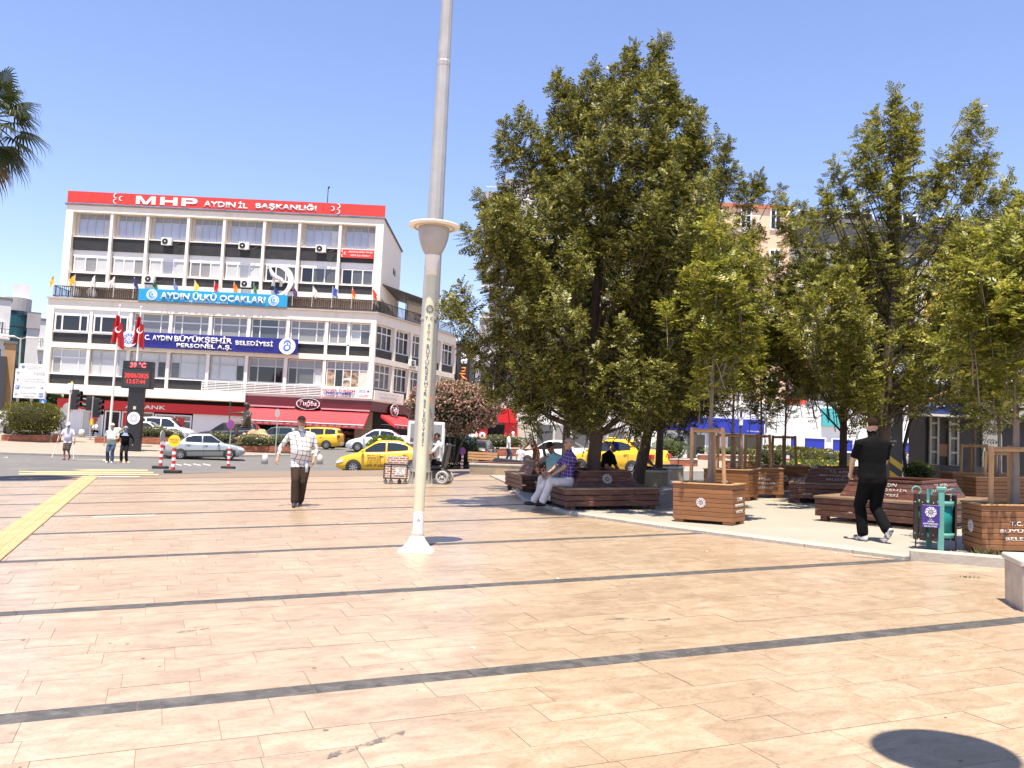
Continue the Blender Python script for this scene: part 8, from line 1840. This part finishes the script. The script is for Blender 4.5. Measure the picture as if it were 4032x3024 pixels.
mb = MB(); mb.bx(x0 + 1.6, x0 + 7, Y + 1, Y + 6, topz, topz + 2.0); part(mb, 'lift_house', m_grey, t); mb = MB(); mb.tube([(x0 + 1.8, Y + 1, topz + 2), (x0 + 1.8, Y + 1, topz + 4.2)], .05, 6); mb.tube([(x0 + 1.8, Y + 1, topz + 3.6), (x0 + 5, Y + 1, topz + 3.8)], .04, 5); part(mb, 'mast', m_metal, t); mb = MB(); mb.bx(x0, x0 + 2, Y - 1, Y - .96, topz + .45, topz + .5); part(mb, 'roof_rail', m_frame, t)
# shops below
Y = 66; t = block('shop_row', 'row of shops with white pillars behind the oleander', X(1870, Y), X(2610, Y), Y, Y + 5, Zp(2000, 1350, Y), m_lw, (5.6,), bays=5, inset=.3, wh=2.4, pane=m_p_drk); zt_ = Zp(2000, 1500, Y)
mb = MB(); mb.bx(X(1935, Y), X(2080, Y), Y - .2, Y + .1, Zp(2000, 1455, Y), Zp(2000, 1418, Y)); sgn = part(mb, 'wedding_sign', m_black, t); text('DÜĞÜN SALONU', m_letter, sgn, ((X(1940, Y) + X(2078, Y)) / 2, Y - .23, Zp(2000, 1437, Y)), 2.5, .5, bold=.02)
mb = MB(); mb.bx(X(1855, Y), X(1918, Y), Y - .2, Y + .1, Zp(1880, 1440, Y), Zp(1880, 1412, Y)); part(mb, 'striped_sign', mat('pale_sign', (.6, .58, .66), .5, .2, 4), t)
mb = MB(); mb.bx(X(1900, Y), X(2040, Y), Y - .5, Y + .1, Zp(1990, 1665, Y), Zp(1990, 1610, Y)); part(mb, 'red_fascia', m_redsign, t)
vp = MB(); vp.bx(X(1892, Y), X(1928, Y), Y - .3, Y + .1, 2.0, Zp(1910, 1665, Y)); vv_ = part(vp, 'red_panel', m_redsign, t); xc = X(1910, Y)
mb = MB(); mb.disc((xc, Y - .33, Zp(1910, 1715, Y)), .24, 'Y', 20, .03, 0, .09); part(mb, 'ring_logo', m_letter, vv_); text('vodafone', m_letter, vv_, (xc, Y - .33, Zp(1910, 1735, Y)), .6, .16, bold=.02)
mb = MB(); mb.bx(X(1996, Y), X(2046, Y), Y - .3, Y + .1, 2.0, Zp(2020, 1665, Y)); v2 = part(mb, 'red_window', m_redsign, t)
mb = MB(); mb.disc((X(2030, Y), Y - .32, 2.9), .14, 'Y', 14, .02); mb.disc((X(2030, Y), Y - .32, 3.15), .11, 'Y', 14, .02); part(mb, 'white_print', m_letter, v2)
mb = MB(); mb.bx(X(1932, Y), X(1994, Y), Y - .1, Y + .15, 2.0, Zp(1960, 1672, Y)); part(mb, 'shop_window', m_p_drk, t)
mb = MB(); mb.bx(X(2050, Y), X(2110, Y), Y - .25, Y + .1, 2.0, Zp(2080, 1668, Y)); vw = part(mb, 'poster_window', mat('mural', (.4, .36, .28), .5, 0, 1.2, col2=(.55, .5, .42)), t)
for k in range(5): mb = MB(); mb.bx(X(2125 + 70 * k, Y), X(2185 + 70 * k, Y), Y - .1, Y + .15, 2.0, Zp(2150, 1672, Y)); part(mb, 'shop_window', m_p_gry if k % 2 else m_p_mid, t)
bn_ = thing('park_bench', 'wooden park bench between the two brick beds', 'bench', G(-1.2, 42.2, .13), R_(5))
for k in range(4): mb = MB(); mb.box((0, -.2 + .12 * k, .45), (1.4, .1, .035), bev=.006); mb.build('seat_slat', m_wood_l, bn_)
for k in range(3): mb = MB(); mb.box((0, .26, .58 + .13 * k), (1.4, .03, .1), bev=.006); mb.build('back_slat', m_wood_l, bn_)
for sx in (-.6, .6): mb = MB(); mb.box((sx, 0, .22), (.08, .5, .44)); mb.build('leg', m_metal, bn_)
# billboard behind the mast
Y = 45; t = thing('poster_stand', 'white framed poster stand on two legs behind the mast', 'poster stand', G(X(1678, Y, 1700), Y, .1)); xa, xb = X(1606, Y, 1700), X(1750, Y, 1700); za, zb_ = Zp(1678, 1752, Y), Zp(1678, 1660, Y)
mb = MB()
mb.bx(xa, xb, Y, Y + .15, za, zb_, 0, .04); part(mb, 'frame', m_acw, t); mb = MB(); mb.bx(xa + .13, xb - .13, Y - .01, Y + .05, za + .13, zb_ - .13); ps = part(mb, 'poster', mat('poster_grey', (.26, .27, .26), .3, .05), t); mb = MB(); mb.add([(xa + .14, Y - .014, za + .14), (xb - .14, Y - .014, za + .14), (xb - .14, Y - .014, za + .3), ((xa + xb) / 2, Y - .014, za + .42), (xa + .14, Y - .014, za + .3)], [(0, 1, 2, 3, 4)]); part(mb, 'poster_print', mat('poster_plum', (.12, .09, .11), .4), ps)
for x in (xa + .02, xb - .02): mb = MB(); mb.tube([(x, Y + .08, gz(x, Y)), (x, Y + .08, zb_ - .3)], .05, 8); part(mb, 'leg', m_acw, t)
# ---- right hand street front
Y = 62; zt = Zp(2950, 815, Y); t = block('peach_apartment', 'peach coloured apartment block with balconies behind the trees', X(2745, Y), X(3100, Y), Y, Y + 12, zt, m_peach, [6.2 + 3.0 * k for k in range(5)], bays=3, inset=.65, wh=1.6, pane=m_p_drk, roofm=mat('tile_red', (.42, .15, .08), .8, .15, 2))
for k in range(5): balcony(t, X(2850, Y), X(2960, Y), Y, 5.9 + 3.0 * k, 1.1, m_lw, None, I4, m_lw if k % 2 else None)
Y = 62.5; zt = Zp(3400, 880, Y); t = block('yellow_panel_block', 'wide block with yellow panels and dark roof behind the right trees', X(3102, Y), X(4350, Y), Y, Y + 12, zt, m_lw, [6.2 + 3.0 * k for k in range(5)], bays=7, inset=.5, wh=1.7, pane=m_p_drk)
mb = MB(); mb.bx(X(3102, Y), X(4350, Y), Y - .2, Y + .2, zt - 1.9, zt - .2); part(mb, 'dark_attic', m_char, t)
m_yp = mat('yellow_panel', (.75, .50, .05), .6, .05, 1); m_rp = mat('red_canopy', (.6, .05, .03), .6)
for (a, b, zz) in ((3250, 3320, 13.2), (3640, 3720, 12.6), (3850, 3960, 12.8)): mb = MB(); mb.bx(X(a, Y), X(b, Y), Y - .1, Y + .15, zz, zz + 1.6); part(mb, 'yellow_panel', m_yp, t)
for (a, b, zz) in ((3098, 3165, 8.0), (3085, 3160, 5.4), (3530, 3600, 11.0)): mb = MB(); mb.bx(X(a, Y), X(b, Y), Y - .9, Y + .1, zz, zz + .9); part(mb, 'red_awning', m_rp, t)
for k in range(4): balcony(t, X(3180 + 210 * k, Y), X(3300 + 210 * k, Y), Y, 8.9, 1.2, m_lw, None)
# blue bank at street level
Y = 60; t = thing('blue_bank', 'white bank branch with a long blue fascia behind the planters', 'shop', G(X(2800, Y), Y)); zb_ = gz(X(2800, Y), Y) - .3; zf0, zf1 = Zp(2900, 1706, Y), Zp(2900, 1650, Y)
mb = MB(); mb.bx(X(2560, Y), X(3110, Y), Y + .2, Y + 2, zb_, zf1 + 1.2); part(mb, 'wall', m_bw, t); mb = MB(); mb.bx(X(2600, Y), X(3011, Y), Y - .15, Y + .2, zf0, zf1); part(mb, 'fascia', mat('bank_blue', (.012, .03, .36), .3), t); text('AYDIN ŞUBESİ', m_letter, t, (X(2972, Y), Y - .17, zf0 + .18), .95, .12)
for k, (a, b) in enumerate(((2740, 2790), (2795, 2838), (2868, 2935), (2942, 3005))): win(t, I4, X(a, Y), X(b, Y), zb_ + .55, zf0 - .1, [], [], m_p_drk, Y + .1, .1, m_bw)
mb = MB(); mb.bx(X(2716, Y), X(2747, Y), Y - .2, Y + .15, zb_, zf0); part(mb, 'cash_machine_panel', m_char, t)
for a in (2620, 2666): mb = MB(); mb.bx(X(a, Y), X(a + 33, Y), Y + .1, Y + .18, Zp(2640, 1760, Y), Zp(2640, 1716, Y)); pp = part(mb, 'poster', mat('bank_poster', (.01, .05, .3), .4), t); q = (X(a, Y) + X(a + 33, Y)) / 2; mb = MB(); mb.disc((q - .14, Y + .09, Zp(2640, 1730, Y)), .06, 'Y', 10, .01); mb.disc((q + .14, Y + .09, Zp(2640, 1730, Y)), .06, 'Y', 10, .01); mb.bx(q - .07, q + .07, Y + .085, Y + .095, Zp(2640, 1752, Y), Zp(2640, 1735, Y)); part(mb, 'poster_print', mat('poster_tan', (.6, .5, .2), .5), pp)
t = thing('turquoise_shop', 'white shop front with turquoise band right of the blue bank', 'shop', G(X(3300, Y), Y)); mb = MB(); mb.bx(X(3112, Y), X(4300, Y), Y + .2, Y + 2, zb_, zf1 + 1.2); part(mb, 'wall', m_bw, t)
mb = MB(); mb.bx(X(3240, Y), X(3330, Y), Y - .1, Y + .2, zf1 - .2, zf1 + 1.0); part(mb, 'turquoise_band', mat('turquoise', (.06, .38, .40), .5), t)
for k in range(6): win(t, I4, X(3060 + 110 * k if k else 3115, Y), X(3150 + 110 * k, Y), zb_ + .5, zf0, [], [zf0 - .9], lambda i, j: m_p_drk if j == 0 else mat('bank_blue', (.012, .03, .36), .3), Y + .1, .1, m_bw)
# ---- grey lamp among the planters
p = gp(*c7(850, 1085)); tp_ = aty(*c7(868, 560), p[1]); t = thing('street_lamp', 'dark slim street lamp with a small white head among the planters', 'street lamp', G(p[0], p[1])); mb = MB(); mb.tube([(p[0], p[1], gz(p[0], p[1])), (tp_[0], p[1], tp_[2])], [.06, .04], 8); part(mb, 'post', mat('lamp_green_black', (.05, .055, .05), .5), t); mb = MB(); mb.box((tp_[0], p[1], tp_[2] - .35), (.12, .14, .3), bev=.02); part(mb, 'fuse_box', m_acw, t); mb = MB(); mb.lathe([(.05, 0), (.16, .05), (.18, .2), (.1, .35), (0, .36)], 14, c=(tp_[0], p[1], tp_[2])); part(mb, 'lantern', m_lampw, t)
# ---- dark information totem with yellow chevron
p = gp(*c8(590, 1075)); px0, px1 = c8(428, 0)[0], c8(654, 0)[0]; Y = 19.8; xa, xb = X(px0, Y, 1750), X(px1, Y, 1750); z0 = gz(xa, Y); z1 = Zp(3540, 1480, Y); t = thing('info_totem', 'dark information totem with yellow base stripes behind the man in black', 'information board', G((xa + xb) / 2, Y)); w_ = xb - xa; h_ = z1 - z0
mb = MB(); mb.bx(xa, xb, Y, Y + .25, z0, z0 + h_ * .76, 0, .01); part(mb, 'dark_body', m_char, t); mb = MB(); mb.bx(xa, xb, Y + .02, Y + .23, z0 + h_ * .76, z1, 0, .01); part(mb, 'white_head', m_lw, t); mb = MB(); mb.bx(xa + w_ * .7, xb - .05, Y - .02, Y + .02, z0 + h_ * .68, z0 + h_ * .80); part(mb, 'black_bracket', m_black, t)
mb = MB(); mb.add([(xa, Y - .004, z0 + .05), (xb - .01, Y - .004, z0 + .05), (xb - .01, Y - .004, z0 + h_ * .20), (xa, Y - .004, z0 + h_ * .36)], [(0, 1, 2, 3)]); part(mb, 'yellow_base', m_yp, t); mb = MB(); mb.add([(xa, Y - .004, z0 + h_ * .42), (xb - .01, Y - .004, z0 + h_ * .26), (xb - .01, Y - .004, z0 + h_ * .31), (xa, Y - .004, z0 + h_ * .47)], [(0, 1, 2, 3)]); part(mb, 'yellow_stripe', m_yp, t)
sm = MB(); swirl(sm, ((xa + xb) / 2, Y - .01, z0 + h_ * .64), w_ * .22); part(sm, 'emblem', m_letter, t)
for i, s_ in enumerate(('T.C.', 'AYDIN', 'BÜYÜKŞEHİR', 'BELEDİYESİ')): text(s_, m_letter, t, ((xa + xb) / 2, Y - .008, z0 + h_ * (.545 - .028 * i)), w_ * (.15, .25, .6, .45)[i], .045, ext=.002, bold=.015)
# ---- dark kiosk
p = gp(*c8(850, 1130)); Y = p[1] + .6; xa = X(c8(815, 0)[0], Y, 1700); z0 = gz(xa, Y); zt = Zp(3750, 1640, Y); xb = xa + 4.2; t = thing('kiosk', 'dark kiosk with blue sign board and poster cases behind the right planters', 'kiosk', G(xa + 2, Y))
mb = MB(); mb.bx(xa, xb, Y, Y + .9, z0 - .3, zt + .75); part(mb, 'body', mat('kiosk_black', (.016, .016, .018), .5), t); mb = MB(); mb.bx(xa - 1.1, xb, Y - .7, Y + 1.1, zt + .72, zt + .82); part(mb, 'roof', m_acw, t); mb = MB(); mb.bx(xa - .6, xa + .6, Y - .75, Y - .65, zt - .02, zt + .6); part(mb, 'sign_board', mat('kiosk_blue', (.02, .04, .16), .4), t); mb = MB(); mb.bx(xa + .62, xb, Y - .75, Y - .65, zt - .02, zt + .6); part(mb, 'fascia', m_grey, t); mb = MB(); mb.bx(xa - .95, xa + .75, Y - 1.1, Y - .76, zt - .08, zt - .03); part(mb, 'awning_edge', m_acw, t); text('ÇİÇEK EVİ' if False else 'BÜFE', mat('sign_dim', (.3, .32, .45), .5), t, (xa, Y - .77, zt + .3), .8, .3)
for (a, b) in ((c8(838, 0)[0], c8(908, 0)[0]), (c8(978, 0)[0], c8(1052, 0)[0])):
    q0, q1 = X(a, Y, 1780), X(b, Y, 1780); win(t, I4, q0, q1, z0 + .75, z0 + 2.15, [], [z0 + 1.1, z0 + 1.45, z0 + 1.8], lambda i, j: mat('postcards', (.16, .15, .14), .3, 0, 9, col2=(.02, .03, .035)), Y - .08, .05, mat('case_cream', (.50, .46, .38), .5), name='poster_case')
mb = MB(); mb.bx(X(c8(905, 0)[0], Y, 1780), X(c8(978, 0)[0], Y, 1780), Y - .04, Y, z0 + 1.0, z0 + 1.3); part(mb, 'orange_panel', m_wood, t); mb = MB(); mb.bx(X(c8(1225, 0)[0], Y, 1780), X(c8(1365, 0)[0], Y, 1780), Y - .06, Y, z0 + .2, z0 + 2.1); part(mb, 'white_door', m_acw, t)
mb = MB(); mb.bx(xa - .1, xa + 1.1, Y - 1.0, Y - .1, z0, z0 + .78); part(mb, 'counter', m_black, t)
for dx in (-.95,): 
    xx = xa + dx * .85; mb = MB()
    for s_ in (-1, 1): mb.tube([(xx + s_ * .16, Y - .6, z0), (xx + s_ * .02, Y - .6, z0 + 1.1), (xx + s_ * .16, Y - .6, z0 + 1.7), (xx + s_ * .5, Y - .6, zt + .6)], .045, 6)
    part(mb, 'forked_post', m_metal, t)
mb = MB(); mb.tube([(xa - 1.2, Y - .8, zt - .15), (xa + .5, Y - .8, zt + .72)], .035, 6); part(mb, 'awning_pole', m_wood_l, t)
# far trees closing the view behind the alley
bpy.context.view_layer.update()
